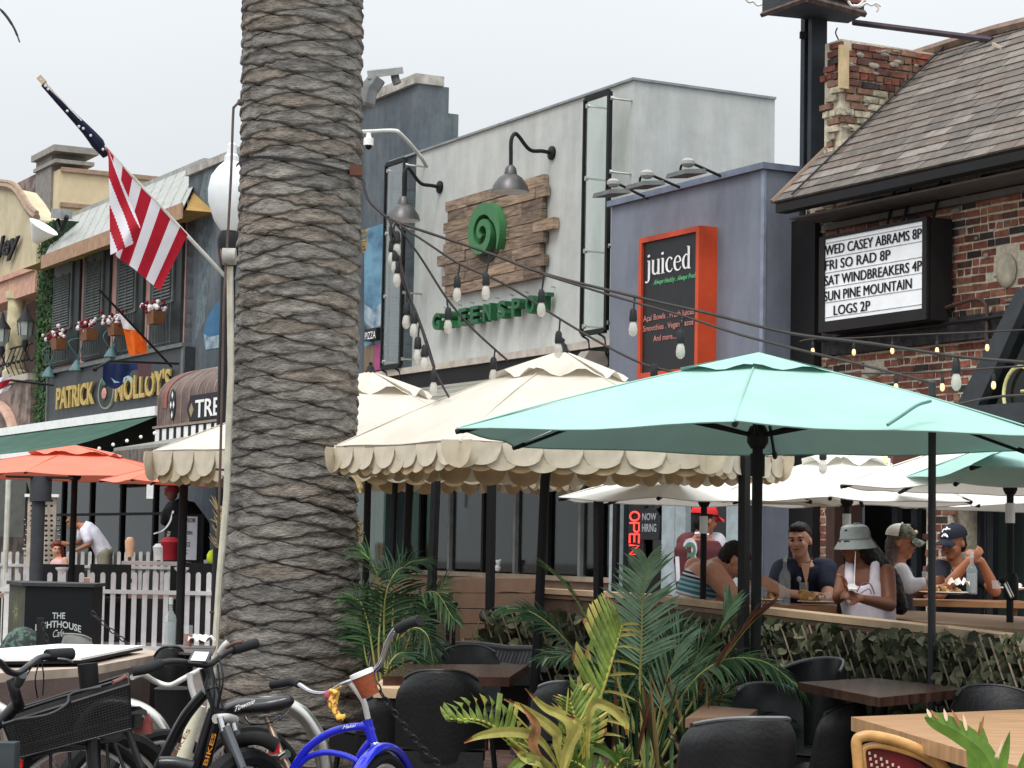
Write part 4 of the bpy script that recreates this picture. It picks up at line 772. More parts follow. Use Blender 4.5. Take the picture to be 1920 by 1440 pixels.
for i in range(6):
    z = fz0+(fz1-fz0)*(.05+i*.18); m = M(); m.tube([(wa.x, YM+.014, z), (wb.x, YM+.014, z)], .006, 4); m.build('letter_track', mt('track', (206, 208, 212)), pn, FM)
for px in (1685, 1742, 1655): a = fl(px, 400, -.2); m = M(); m.tube([V((a.x, -.15, zt)), V((a.x, -.05, zt+.4))], .015, 5); m.build('bracket', BLK, s, FM)
# timber ledge / pipe across the facade
a, b = fl(1540, 644, -.1), fl(1880, 604, -.1); l = FT('facade_beam', 'blackened timber beam with a pipe fixed across the brick facade under the marquee', 'beam', a.x, -.1, a.z)
m = M(); m.bb((a.x, -.09, a.z-.13), (bx1, -.03, a.z+.1)); m.build('beam', mt('charred', (52, 50, 50), scale=9, var=.4, bump=.4), l, FM)
m = M(); m.tube([(a.x, -.14, a.z+.03), (bx1, -.14, a.z+.05)], .02, 6); m.build('pipe', BLK, l, FM)
m = M(); c = fl(1758, 583, -.12); d = fl(1850, 590, -.12); m.tube(sm([c, c+V((.2, 0, .03)), V((d.x-.15, -.12, c.z+.06)), V((d.x, -.12, c.z-.03)), V((d.x, -.12, c.z-.35))]), .02, 6); m.build('conduit', mt('conduit_brown', (84, 62, 54)), l, FM)
# A-frame glazed front at the right edge
g = FT('a_frame_window', 'black A-frame glazed gable with a round sign ring at the right edge', 'window', fl(1860, 780, -.6).x, -.6, 0)
yA = -.6; t0, t1, t2, t3 = fl(1787, 772, yA), fl(1828, 772, yA), fl(1930, 545, yA), fl(1908, 540, yA); BM_ = mt('beam_charcoal', (58, 62, 66), rough=.6)
m = M(); m.prism([t0, t1, V((t2.x, yA, t2.z)), V((t3.x, yA, t3.z))], (0, .5, 0)); m.build('sloping_beam', BM_, g, FM)
a, b = fl(1790, 768, yA), fl(1792, 800, yA); m = M(); m.bb((a.x, yA-.03, b.z), (a.x+3, yA+.5, a.z+.02)); m.build('sill_beam', BM_, g, FM)
m = M(); m.bb((a.x+.1, yA, b.z-.5), (a.x+3, yA+.4, b.z-.003)); m.build('transom', mt('transom_black', (26, 26, 28)), g, FM)
a = fl(1835, 766, yA+.1); b = fl(1922, 590, yA+.1); m = M(); m.poly([V((a.x, yA+.1, a.z)), V((a.x+3, yA+.1, a.z)), V((a.x+3, yA+.1, b.z+1)), V((b.x, yA+.1, b.z))]); m.build('pane', glass('window_glass', (0, 0, 0)), g, FM)
c = fl(1912, 738, yA+.05); m = M(); m.tube([c+V((.21*math.cos(t), 0, .24*math.sin(t))) for t in np.linspace(0, 2*PI, 28)], .016, 6, cap=False); m.build('ring', mt('ring_yellow', (206, 200, 140), emit=.2), g, FM)
m = M(); m.tube([c+V((.02, 0, .02)), c+V((.2, 0, .02)), c+V((.2, 0, -.1))], .014, 5); m.build('ring_bar', MATS['ring_yellow'], g, FM)
# roof sign post standing in the recess
D = fl(1524, 300, .1); D = (FM @ D).y; c = fl(1524, 300, .1); l = FT('sign_post', 'tall black steel post carrying a battered box sign above the brick building', 'sign post', c.x, .1, 0)
zt = fl(1524, 20, .1).z; PB = mt('post_black', (44, 50, 58), rough=.5)
m = M(); m.bb((c.x-.10, .0, 0), (c.x-.03, .2, zt)); m.bb((c.x-.029, .06, 0), (c.x+.035, .15, zt)); m.bb((c.x+.036, .0, 0), (c.x+.10, .2, zt)); m.build('post', PB, l, FM)
m = M(); m.box(W(1510, 66, D), (.12, .05, .07)); m.build('lug', BLK, l)
bk = [W(1429, 28, D-.35), W(1497, 5, D-.35), W(1620, 37, D+.2), W(1583, 49, D+.6)]
A, B_, C_, D_ = W(1429, 28, D-.2), W(1512, 0, D-.9), W(1620, 37, D-.3), W(1590, 50, D+.1)
B_.z = C_.z = D_.z = A.z
h = V((0, 0, 1.6)); m = M(); m.hexa([A, B_, C_, D_, A+h, B_+h, C_+h, D_+h]); m.build('sign_box', mt('box_slate', (52, 56, 60), scale=3, var=.3, bump=.3), l)
m = M(); up = V((0, 0, .12)); 
m.tube([B_+up+V((0, -.02, 0)), C_+up+V((0, -.02, 0))], .035, 5); m.build('pink_trim', mt('rust_pink', (186, 130, 120), var=.3, scale=8), l)
m = M(); m.tube([B_+V((0, -.02, 0)), C_+V((0, -.02, 0))], .04, 5); m.tube([A, B_], .03, 5); m.build('edge_trim', mt('rust_dark', (92, 76, 70), var=.3, scale=9), l)
GLT = mt('white_tube', (226, 222, 216), rough=.3)
for pts in ([(1396, -4), (1404, 4), (1412, 3), (1420, 10), (1429, 8)], [(1600, 10), (1612, 12), (1624, 6), (1634, 10), (1642, 6), (1652, 12)], [(1590, 2), (1598, 11), (1612, 9), (1622, -3)], [(1640, 8), (1646, 14), (1644, 22)]):
    m = M(); m.tube(sm(pp([(a_, b_, D-.9) for a_, b_ in pts])), .014, 5); m.build('broken_neon', GLT, l)
m = M(); a, b = W(1600, 42, D+.1), fl(1860, 75, 1.2); m.tube([a, FM @ b], .035, 6); m.build('brace', mt('brace', (74, 66, 74)), l)
m = M(); m.tube(sm(pp([(1570, 52, D), (1567, 62, D), (1573, 76, D)])), .008, 5); m.build('loose_wire', BLK, l)
# ---------------------------------------------------------------- palm trunk
DP = 14.5
PY = [-150, 0, 300, 600, 900, 1100, 1300, 1520]; PW = [117, 117.5, 117.5, 119, 123, 132, 144, 156]; PX = [569, 567.5, 565, 557.5, 549, 544, 542, 540]
PZ = [W(540, y, DP).z for y in PY][::-1]; PR = [w_*DP/FPX for w_ in PW][::-1]; PXX = [W(x, y, DP).x for x, y in zip(PX, PY)][::-1]
def trk(z): return np.interp(z, PZ, PXX), np.interp(z, PZ, PR)
tree = T('palm_tree', 'thick date palm trunk covered in rows of diamond leaf scars with a strap round it', 'palm tree', (PXX[0], DP, 0))
def onp(th, z, d=0):
    cx, r_ = trk(z); r_ += d-.012; return V((cx+r_*math.sin(th), DP-r_*math.cos(th), z))
BK = [mt('bark%d' % i, c, rough=.95, var=.30, scale=9, rnd=.08, bump=1, bscale=34, stretch=(1, 1, 2.5), det=8, lo=.36, hi=.66) for i, c in enumerate(((132, 127, 121), (124, 120, 115), (139, 134, 127), (134, 125, 115)))]
m = M(); m.surf(lambda u, v: onp(u*2*PI, -.05+9*v, -.034), 32, 20); m.build('trunk_core', mt('bark_gap', (44, 38, 35), rough=1), tree, smooth=True)
cells = []; z = -.02; row = 0; NC = 4
while z < 5.6:
    H = float(np.interp(z, [0, .6, 1.6, 4.5], [.17, .15, .128, .115])); 
    for k in range(NC): cells.append(((k+(.5 if row % 2 else 0))*2*PI/NC+row*.035+random.uniform(-.03, .03), z, H, row))
    z += H/2; row += 1
def vis(c):
    a = (c[0]+PI) % (2*PI)-PI; return abs(a)
cells.sort(key=lambda c: (0 if c[1] > .3 else 1, vis(c) > 1.75, vis(c)))
def warp(th, z):
    return th+.10*noise.noise(V((math.cos(th)*1.4, math.sin(th)*1.4, z*2.2))), z+.022*noise.noise(V((math.cos(th)*1.5, math.sin(th)*1.5, z*2.5+7)))+.014*noise.noise(V((math.cos(th)*7, math.sin(th)*7, z*14)))
def scar(m, c, nu=16, nv=7):
    th0, z0, H, row = c; wa = PI/NC*.985; lip = random.uniform(.7, 1.3); sd = random.random()*40; tz = random.uniform(-.3, .3)
    def fn(u, v):
        a, b = 2*u-1, 2*v-1; hh = H*.5*(1-abs(a)**1.5)*.945+.001; th, z = warp(th0+a*wa, z0+b*hh+H*.10*a*tz)
        e = min(1, (1-abs(b)**12)*1.0)*(1-abs(a)**14); p = onp(th, z)
        ns = noise.noise(V((th*5, z*30, sd)))*.5+noise.noise(V((th*14, z*60, sd)))*.35+noise.noise(V((th*30, z*120, sd)))*.2
        hol = math.exp(-((b-.35)/.4)**2-(a/.55)**2); d = e*(.024+.016*lip*(.5-.5*b)*(1-abs(a)**2)-.010*hol+.012*ns+.006*abs(noise.noise(V((th*40, z*90, sd)))))-.028; return onp(th, z, d)
    m.surf(fn, nu, nv)
rest = M()
for i, c in enumerate(cells):
    if i < 300:
        m = M(); scar(m, c, 26 if vis(c) < 1.6 else 10, 12); m.build('leaf_scar', random.choice(BK), tree, smooth=60)
    else: rest.k = random.randrange(4); scar(rest, c, 8, 4)
rest.build('leaf_scars_beyond', BK, tree, smooth=60, kind='stuff')
m = M(); m.surf(lambda u, v: onp(-1.5+3.1*u, float(np.interp(u, [0, .3, .6, 1], [W(0, 292, 14.1).z, W(0, 286, 14.1).z, W(0, 300, 14.1).z, W(0, 318, 14.1).z]))+.02*v, .03), 30, 1); m.build('strap', mt('strap_dark', (40, 38, 40)), tree)
m = M(); m.box(W(668, 320, 14.25), (.08, .07, .07)); m.build('strap_ratchet', mt('rust', (96, 62, 50), rough=.8), tree)
BKD = mt('dry_fibre', (178, 158, 116), rough=.9, var=.2)
for px, py, s_ in ((674, 1000, 1), (416, 985, -1), (684, 450, 1)):
    m = M()
    for i in range(60 if s_ < 0 else 22):
        p = W(px, py, DP-.05)+V((-s_*.02, 0, random.uniform(-.16, .12)*(1 if s_ < 0 else .6))); l_ = random.uniform(.04, .115)*(1 if s_ < 0 else .5); m.tube([p, p+V((s_*l_*.5, random.uniform(-.02, .02), l_*.1)), p+V((s_*l_*random.uniform(.6, 1), 0, l_*random.uniform(.3, .9)))], [.007, .006, .001], 4)
    m.build('dry_fibre_tuft', BKD, tree, kind='stuff')
m = M(); m.tube(sm(pp([(662, 890, 14.1), (672, 905, 14.05), (676, 925, 14.0), (671, 912, 14.05)])), [.02]*10+[.008]*9, 5); m.build('dry_sheath', BKD, tree)
# conduit, junction box, cable
l = T('flag_conduit', 'cream conduit pole with a metal junction box along the left side of the palm', 'conduit', G(402, 1250, 0) if False else V((W(402, 1250, 14.1).x, 14.1, 0)))
m = M(); m.tube([W(380, 1500, 14.1), W(403, 1225, 14.1), W(412, 1080, 14.1), W(425, 930, 14.1), W(429, 800, 14.1), W(433, 700, 14.1), W(431, 500, 14.1)], .022, 8); m.build('pole', mt('cream_pipe', (206, 202, 184), rough=.5), l, smooth=True)
m = M(); mm = Matrix.Rotation(PI/2, 3, 'Y'); m.lathe([(.055, -.04), (.055, .045)], W(429, 481, 14.05), 16, mm); m.build('junction_box', mt('grey_box', (176, 174, 166), rough=.5, var=.2), l, smooth=True)
m = M(); m.lathe([(.05, -.044), (.05, -.041)], W(427, 481, 14.05), 14, mm); m.build('rusty_cover', mt('rust_cover', (150, 108, 96)), l)
m = M(); m.tube(sm(pp([(452, 190, 14.1), (440, 200, 14.05), (437, 215, 14.05), (433, 330, 14.05), (426, 460, 14.05), (420, 560, 14.0), (417, 700, 14.0), (412, 900, 14.0), (408, 1020, 14.0)])), .009, 5); m.ell(W(451, 192, 14.1), .025, 8); m.build('cable', mt('cable_brown', (92, 78, 74)), l)
for py in (880, 1148, 1193):
    px = np.interp(py, [500, 1225], [431, 403]); m = M(); m.tube([W(px-12, py, 14.08), W(px+16, py+2, 14.15)], .008, 5); m.build('clamp', mt('rust', (0, 0, 0)), l)
# ---------------------------------------------------------------- national flag on slanted pole
fl_ = T('striped_flag', 'red and white striped national flag hanging from a white pole angled off the palm', 'flag', W(424, 518, 14.1))
A0, A1 = W(78, 150, 13.1), W(424, 520, 14.1)
m = M(); m.tube([A0, A1], .013, 8); m.ell(A0, .018, 8); m.build('pole', mt('pole_white', (214, 212, 204), rough=.4), fl_, smooth=True)
m = M(); m.box(A0+V((0, 0, .0)), (.035, .03, .05), Matrix.Rotation(-.75, 4, 'Y')); m.build('finial', mt('finial', (196, 176, 150)), fl_)
m = M(); m.tube([A1+V((0, 0, 0)), W(431, 528, 14.12)], .02, 8); m.build('bracket', mt('bracket_cream', (196, 196, 176)), fl_)
RED = mt('flag_red', (178, 28, 48), rough=.8, trl=.25, var=.06); WT = mt('flag_white2', (232, 230, 236), rough=.8, trl=.25, var=.04); NAVY = mt('flag_navy', (30, 34, 58), rough=.85, var=.2)
m = M(); PT = [(82, 156), (112, 186), (142, 218), (165, 242), (185, 266), (200, 290)]; RA = [.012, .022, .026, .033, .042, .02]
m.tube(sm([W(x-2, y+3, 13.1+(x-78)/346) for x, y in PT], 4), [float(np.interp(i, np.linspace(0, 20, 6), RA)) for i in range(21)], 8); m.build('canton', NAVY, fl_, smooth=True)
m = M()
for x, y in ((128, 205), (150, 234), (158, 238), (172, 251), (195, 277), (92, 164), (87, 158)): m.ell(W(x-2, y+3, 13.06+(x-78)/346-.02), .009, 6)
m.build('star_patch', WT, fl_)
def onpole(x): return W(x, 150+(x-78)*370/346, 13.1+(x-78)/346)
# front of the cloth: strips emanate from the pole, swing and hang
NS = 64
def edge(t):      # t 0..1 along hoist from (199,272) to (352,436): returns hoist px and free-end px
    hx = 199+153*t; hy = 272+165*t+3
    ex = float(np.interp(t, [0, .18, .42, .62, .8, 1], [206, 209, 222, 250, 274, 300])); ey = float(np.interp(t, [0, .18, .42, .62, .8, 1], [300, 470, 484, 503, 524, 545])); return hx, hy, ex, ey
def cloth(t, v):
    hx, hy, ex, ey = edge(t); x = hx+(ex-hx)*v; y = hy+(ey-hy)*v+6*math.sin(PI*v)*(1-t); d = 13.1+(hx-78)/346
    return W(x, y, d-.03-.05*v*math.sin(t*13)-.05*v*math.sin(3.0*v+t*4)+.02*v)
mR, mW = M(), M()
nv = 16
for i in range(NS):
    for j in range(nv):
        t0, t1 = i/NS, (i+1)/NS; v0, v1 = j/nv, (j+1)/nv; s = ((t0+t1)/2)*8.6+.2
        (mR if int(s) % 2 == 0 else mW).poly([cloth(t0, v0), cloth(t0, v1), cloth(t1, v1), cloth(t1, v0)])
# folded-over corner at the left, stripes running down to the right
def fold(a, b):
    L0 = np.interp(a, [0, 1], [282, 478]); xl = np.interp(a, [0, 1], [203, 207]); x = xl+58*b*(1-.25*abs(a-.5)); y = L0+b*(118*(1-a)+(-25)*a*1.0+34*a*0)
    return W(x, y, 13.35-.06*math.sin(b*3.1)-.03*math.sin(a*6+b*5)-.04)
n1, n2 = 170, 24
for i in range(n1):
    for j in range(n2):
        a0, a1, b0, b1 = i/n1, (i+1)/n1, j/n2, (j+1)/n2; a, b = (a0+a1)/2, (b0+b1)/2
        yy = 282+196*a+b*(118*(1-a)-25*a); s = (yy-282-b*58*2.55)/50.0
        (mR if int(math.floor(s)) % 2 == 0 else mW).poly([fold(a0, b0), fold(a1, b0), fold(a1, b1), fold(a0, b1)])
mR.build('red_stripes', RED, fl_, smooth=True); mW.build('white_stripes', WT, fl_, smooth=True)
# partial flag at far left + frond tip
l = T('corner_flag', 'corner of another red and white striped flag at the left edge, below the balcony', 'flag', W(100, 720, 34))
m = M(); m.tube([W(-20, 722, 33), W(20, 713, 33.4), W(100, 722, 34)], .02, 5); m.build('pole', BLK, l)
for k, (y0, y1, mm) in enumerate(((706, 716, WT), (716, 728, RED), (728, 738, WT))):
    m = M(); m.surf(lambda u, v: W(-20+42*u-8*u*v, y0+(y1-y0)*v+10*(1-u)-6*u, 33.2+.05*math.sin(u*8)), 8, 3); m.build('stripe', mm, l)
l = T('palm_frond_tip', 'dark tip of a palm frond poking into the sky at the top left corner', 'palm frond', W(-10, 10, 9))
m = M(); m.tube(sm(pp([(-30, -10, 9), (5, 22, 9), (24, 48, 9), (33, 68, 9), (37, 80, 9)])), [.012]*6+[.02]*6+[.016]*6+[.01]*6+[.002], 5, flat=.3); m.build('leaflet', mt('frond_dark', (44, 34, 32)), l)
# globe street lamp half behind the trunk
c = W(432, 380, 20); l = T('globe_lamp', 'large white acorn shaped street lamp globe half hidden behind the palm trunk', 'street lamp', V((c.x, 20, 0)))
k_ = 20/FPX; m = M(); m.lathe([(16*k_, -65*k_), (30*k_, -45*k_), (42*k_, -10*k_), (43*k_, 15*k_), (38*k_, 40*k_), (25*k_, 58*k_), (14*k_, 68*k_), (14*k_, 78*k_), (10*k_, 82*k_), (9*k_, 100*k_), (2*k_, 106*k_)], c+V((0, 0, .05)), 28); m.build('globe', mt('milky_glass', (226, 230, 232), rough=.25, var=.03), l, smooth=True)
m = M(); m.lathe([(18*k_, -66*k_+.05), (24*k_, -72*k_), (20*k_, -100*k_), (12*k_, -140*k_)], c, 20); m.tube([c+V((0, 0, -.6)), V((c.x, 20, 0))], .07, 10); m.build('post', BLK, l, smooth=True)
# ---------------------------------------------------------------- umbrellas
def umb(name, label, c, zr, za, R, n, th0, mat, group=None, vent=.27, pole=.02, z0=0, sag=.05, dip=.03, mast=None, strut=True, polemat=BLKF, valance=None, collar=False, ventlift=.05, wave=.02):
    c = V(c); u = T(name, label, 'umbrella', (c.x, c.y, z0), 0, group)
    A = [math.radians(th0)+2*PI*k/n for k in range(n)]
    tip = [V((c.x+R*math.cos(a), c.y+R*math.sin(a), zr)) for a in A]; top = V((c.x, c.y, za))
    def rib(k, v): p = top.lerp(tip[k % n], v); p.z += dip*math.sin(PI*v); return p
    m = M(); nu, nv = 8, 12
    for k in range(n):
        m.surf(lambda uu, v: rib(k, v).lerp(rib(k+1, v), uu)+V((0, 0, -sag*4*uu*(1-uu)*v*.6+.006*math.sin(9*uu+k*2+v*7)*v))-(tip[k]+tip[(k+1) % n]-top*2)*.5*.035*4*uu*(1-uu)*v, nu, nv)
    m.build('canopy', mat, u, smooth=25)
    for k in range(n):
        m = M(); m.tube([rib(k, v)+V((0, 0, .004)) for v in np.linspace(.06, .99, 10)], .004, 4); m.build('seam', mat, u, smooth=True)
        m = M(); m.tube([rib(k, 1).lerp(rib(k+1, 1), uu)+V((0, 0, -sag*4*uu*(1-uu)*.6+.006*math.sin(9*uu+k*2+7)))-(tip[k]+tip[(k+1) % n]-top*2)*.5*.035*4*uu*(1-uu) for uu in np.linspace(0, 1, 9)], .005, 4); m.build('hem', mat, u, smooth=True)
    if vent:
        m = M()
        for k in range(n):
            m.surf(lambda uu, v: rib(k, v*vent).lerp(rib(k+1, v*vent), uu)+V((0, 0, ventlift*(1-.3*v)+wave*v*math.sin(uu*2*PI*1.5+k*1.9)+.0)), 8, 5)
        m.build('vent_cap', mat, u, smooth=25)
    m = M(); m.tube([V((c.x, c.y, z0)), V((c.x, c.y, za-.02))] if mast is None else mast, pole, 12); m.build('pole', polemat, u, smooth=True)
    if strut:
        hz = zr+.02; hub = V((c.x, c.y, hz)); m = M(); m.lathe([(pole*1.3, -.06), (pole*2.0, -.03), (pole*2.0, .02), (pole*1.4, .05)], hub, 12); m.build('hub', polemat, u, smooth=True)
        for k in range(n):
            m = M(); m.tube([rib(k, .03)+V((0, 0, -.03)), rib(k, .5)+V((0, 0, -.03)), rib(k, .985)+V((0, 0, -.02))], .009, 5); m.build('rib', polemat, u)
            m = M(); m.tube([hub+V((0, 0, .0)), rib(k, .52)+V((0, 0, -.035))], .011, 5); m.build('strut', polemat, u)
            m = M(); e = tip[k]; dd = (tip[k]-top).normalized(); m.tube([e-dd*.07+V((0, 0, -.012)), e+dd*.005+V((0, 0, -.012))], .014, 6); m.build('tip_pocket', polemat if not valance else mat, u)
    m = M(); m.lathe([(.05, 0), (.035, .02), (.03, .04), (.012, .06), (.018, .075), (.001, .09)], top+V((0, 0, ventlift-.01)), 12); 
    if valance or vent == .3: m.build('finial', polemat, u, smooth=True)
    if collar: m = M(); m.lathe([(pole*1.35, -.06), (pole*1.35, .06)], V((c.x, c.y, collar)), 12); m.build('collar', STEEL, u, smooth=True)
    if valance:
        w0, h0 = valance; mesh = {}
        for k in range(n):
            a, b = tip[k], tip[(k+1) % n]; E = (b-a); L_ = E.length; E.normalize(); N_ = V((E.y, -E.x, 0)); cnt = max(1, round(L_/w0)); ww = L_/cnt
            for layer in (0, 1, 2):
                for i in range(cnt+(1 if layer == 1 else 0)):
                    key = (k % 2, layer, i % 3)
                    if key not in mesh:
                        mm_ = M(); hh = h0*(1 if layer == 0 else 1.22 if layer == 1 else 1.30); cup = random.uniform(-.004, .008); sk = random.uniform(-.006, .006)
                        def fn(uu, v):
                            x = (uu-.5)*ww*.97; yb = -hh*(.42+.58*math.sqrt(max(0, 1-(2*uu-1)**2))); z = yb*v
                            return V((x+sk*v, cup*math.sin(PI*uu)*v*1.3+.006*math.sin(uu*5+v*4)*v, z))
                        mm_.surf(fn, 10, 6); o = mm_.build('s', [VAL, VAL2, VAL3][layer], None, smooth=True); me_ = o.data; me_.transform(Matrix.Translation(o.location)); me_.name = 'scallop'; mesh[key] = me_; bpy.data.objects.remove(o)
                    x = (i+.5)*ww if layer != 1 else i*ww
                    p = a+E*x+N_*(.012-layer*.012)+V((0, 0, random.uniform(-.004, .004)))
                    p -= N_*(.035*L_*4*(x/L_)*(1-x/L_)*.25); p.z -= 4*(x/L_)*(1-x/L_)*sag*.55
                    R_ = Matrix(((E.x, N_.x, 0, p.x), (E.y, N_.y, 0, p.y), (0, 0, 1, p.z), (0, 0, 0, 1))) @ Matrix.Rotation(random.uniform(-.05, .05), 4, 'X')
                    link_inst(mesh[key], 'scallop', u, XF[u.name].inverted() @ R_)
    return u
MINT = mt('mint_canvas', (158, 197, 187), rough=.8, var=.05, scale=1.8, trl=.09, bump=.35, bscale=7)
CRMC = mt('cream_canvas', (222, 214, 200), rough=.85, var=.07, scale=2.2, trl=.18, bump=.35, bscale=7)
VAL = mt('valance_canvas', (212, 202, 182), rough=.85, var=.12, scale=5, trl=.15); VAL2 = mt('valance_canvas2', (202, 190, 166), rough=.85, var=.12, scale=5, trl=.15); VAL3 = mt('valance_tan', (176, 152, 116), rough=.85, var=.12, scale=5, trl=.15)
WTC = mt('white_canvas', (236, 234, 226), rough=.75, var=.03, scale=2, trl=.2, bump=.3, bscale=7); CRL = mt('coral_canvas', (234, 128, 104), rough=.75, var=.05, scale=2, trl=.12)
cx = W(1420, 900, 11)
zr1 = 1.45+.563*1.0
c = (W(1420, 900, 10.6).x, 10.6, 0); zr_ = W(1316, 789, 9.08).z
u = umb('mint_umbrella', 'large pale mint green market umbrella filling the right foreground', c, zr_, W(1420, 668, 10.6).z, 1.54, 6, 20, MINT, 'mint green umbrellas', pole=.026, vent=.27, ventlift=.02, sag=.04, dip=.02, wave=.012)
m = M(); m.tube(sm(pp([(1745, 752, 9.55), (1720, 760, 9.5), (1690, 780, 9.4), (1664, 797, 9.35)])), .008, 5); m.build('tie_strap', mt('tie_teal', (96, 140, 130)), u)
m = M();  m.lathe([(.036, -.06), (.036, .05)], V((c[0], 10.6, W(1416, 870, 10.6).z)), 12); m.build('pole_sleeve', BLKF, u, smooth=True)
umb('mint_umbrella', 'second mint green umbrella, mostly outside the frame at the right edge', (W(1822, 873, 11.1).x+.92, 12.02, 0), W(1822, 873, 11.1).z, W(1950, 780, 12).z, 1.3, 4, 225, MINT, 'mint green umbrellas', pole=.026)
# cream scalloped umbrellas
u = umb('scalloped_umbrella', 'cream umbrella with a double scalloped valance in the middle of the picture', (W(1050, 900, 13.6).x, 13.6, 0), W(1000, 829, 12.4).z, W(1035, 668, 13.6).z, 1.40, 6, 5, CRMC, 'cream scalloped umbrellas', vent=.3, sag=.03, dip=.03, pole=.03, valance=(.235, .13), mast=[W(990, 1460, 13.6), W(1008, 1200, 13.6), W(1022, 900, 13.6), V((W(1050, 900, 13.6).x, 13.6, W(1035, 690, 13.6).z))], ventlift=.04, wave=.028)
u = umb('scalloped_umbrella', 'cream scalloped umbrella mostly hidden behind the palm trunk', (W(690, 900, 18.5).x, 18.5, 0), W(560, 842, 17.2).z, W(690, 706, 18.5).z, 1.80, 6, 12, CRMC, 'cream scalloped umbrellas', vent=.3, sag=.03, dip=.03, pole=.03, valance=(.32, .20), ventlift=.05, wave=.04)
# white umbrellas over the deck
WG = 'white umbrellas over the deck'
umb('white_umbrella', 'white umbrella over the man in the striped tank top, left one of the deck', (W(1320, 950, 15.2).x, 15.2, .35), W(1320, 945, 16.2).z, W(1320, 868, 15.2).z, 1.02, 6, 188, WTC, WG, pole=.022, vent=0, collar=W(1320, 984, 15.2).z, dip=.015)
umb('white_umbrella', 'white umbrella with a wavy vent cap above the woman in the bucket hat', (W(1588, 950, 14.8).x, 14.8, .35), W(1588, 944, 15.6).z, W(1588, 850, 14.8).z, .98, 6, 15, WTC, WG, pole=.022, vent=.34, collar=W(1588, 980, 14.8).z, dip=.02, wave=.03, ventlift=.04)
umb('white_umbrella', 'white umbrella at the right edge above the man in the navy cap', (W(1894, 950, 13.2).x, 13.2, .35), W(1894, 917, 13.4).z, W(1894, 812, 13.2).z, 1.02, 6, 180, WTC, WG, pole=.022, vent=.27, collar=W(1894, 962, 13.2).z, dip=.02)
umb('white_umbrella', 'farther white umbrella behind the others near the right edge of the deck', (W(1960, 950, 17.5).x, 17.5, .35), W(1894, 950, 17.5).z, W(1960, 880, 17.5).z, 1.3, 6, 10, WTC, WG, pole=.022, vent=0, dip=.02)
# coral umbrellas
CG = 'coral umbrellas behind the picket fences'
umb('coral_umbrella', 'coral red umbrella with a ruffled vent cap, nearer the left edge', (W(140, 900, 27).x, 27, 0), W(150, 890, 26).z, W(142, 842, 27).z, 1.72, 6, 22, CRL, CG, pole=.04, vent=.34, ventlift=.05, wave=.02, dip=.02)
umb('coral_umbrella', 'coral red umbrella partly hidden behind the cream scalloped one', (W(345, 900, 25).x, 25, 0), W(345, 904, 25).z, W(345, 868, 25).z, .96, 6, 182, CRL, CG, pole=.05, vent=0, dip=.02)
c = W(72, 950, 24); l = T('patio_post', 'thick dark grey post with a wider sleeve below the coral umbrella', 'post', (c.x, 24, 0)); m = M(); m.tube([V((c.x, 24, 0)), V((c.x, 24, W(75, 940, 24).z))], .075, 12); m.tube([V((c.x+.02, 24, W(75, 940, 24).z)), V((c.x+.02, 24, W(75, 893, 24).z))], .12, 12); m.build('post', mt('post_grey', (62, 64, 68), rough=.5), l, smooth=True)
m = M(); m.bb(V((c.x-.35, 23.9, W(75, 897, 24).z)), V((c.x+.35, 24.1, W(75, 893, 24).z))); m.build('cap_plate', BLKF, l)
c = W(14, 950, 29); m = M(); m.tube([V((c.x, 29, 0)), V((c.x, 29, W(14, 890, 29).z))], .035, 8); o = m.build('white_post', mt('post_cream', (206, 208, 196)), None, smooth=True); tag(o, 'slim off-white post near the left edge behind the rear picket fence', 'post')
c = W(281, 920, 33); m = M(); m.bb((c.x-.05, 33, c.z-.12), (c.x+.05, 33.05, c.z+.1)); o = m.build('wall_light', mt('bulb_white', (240, 240, 236)), None); tag(o, 'small white light on the dark mullion behind the coral umbrella', 'lamp')
# black slim posts of the glass screen between deck and shops
PG = 'slim black posts in front of the concrete building'
for k, (xt, yt, xb, yb, D, lab) in enumerate(((743, 890, 736, 1060, 20, 'thin black post nearest the palm trunk on its right side'), (772, 890, 760, 1060, 19, 'brownish black post second from the palm trunk'), (820, 890, 806, 1190, 16.5, 'slim black post leaning slightly, just left of the planter boards'), (923, 893, 918, 1170, 16.5, 'chipped black post beside the white figurine'), (1122, 890, 1122, 1100, 15.5, 'black post to the left of the neon sign'), (1158, 900, 1154, 1060, 21, 'dark post behind the palm fronds by the neon sign'), (1396, 888, 1394, 1140, 13.0, 'black post crossing the head of the man in the tank top'))):
    a = W(xt, yt-50, D); b = W(xb, yb, D); dirn = (b-a)/(b.z-a.z); b2 = b+dirn*(0.05-b.z); r_ = .03 if k else .022
    m = M(); m.tube([a, b2], [r_*1.2]*2, 4 if k != 1 else 8); o = m.build('metal_post', BLKF, None); tag(o, lab, 'post', PG)
p = W(1748, 712, 10.7); q = W(1748, 1195, 10.7); l = T('string_light_post', 'tall black post with a rounded cap rising above the mint umbrella', 'post', (q.x, 10.7, 0))
m = M(); m.tube([V((q.x, 10.7, 0)), p+V((0, 0, -.02))], .0195, 12); m.ell(p+V((0, 0, -.02)), .02, 10); m.build('post', mt('post_greyblack', (50, 50, 52), rough=.5), l, smooth=True); m = M(); m.lathe([(.024, -.01), (.024, .01)], p+V((0, 0, -.09)), 10); m.build('band', BLK, l)
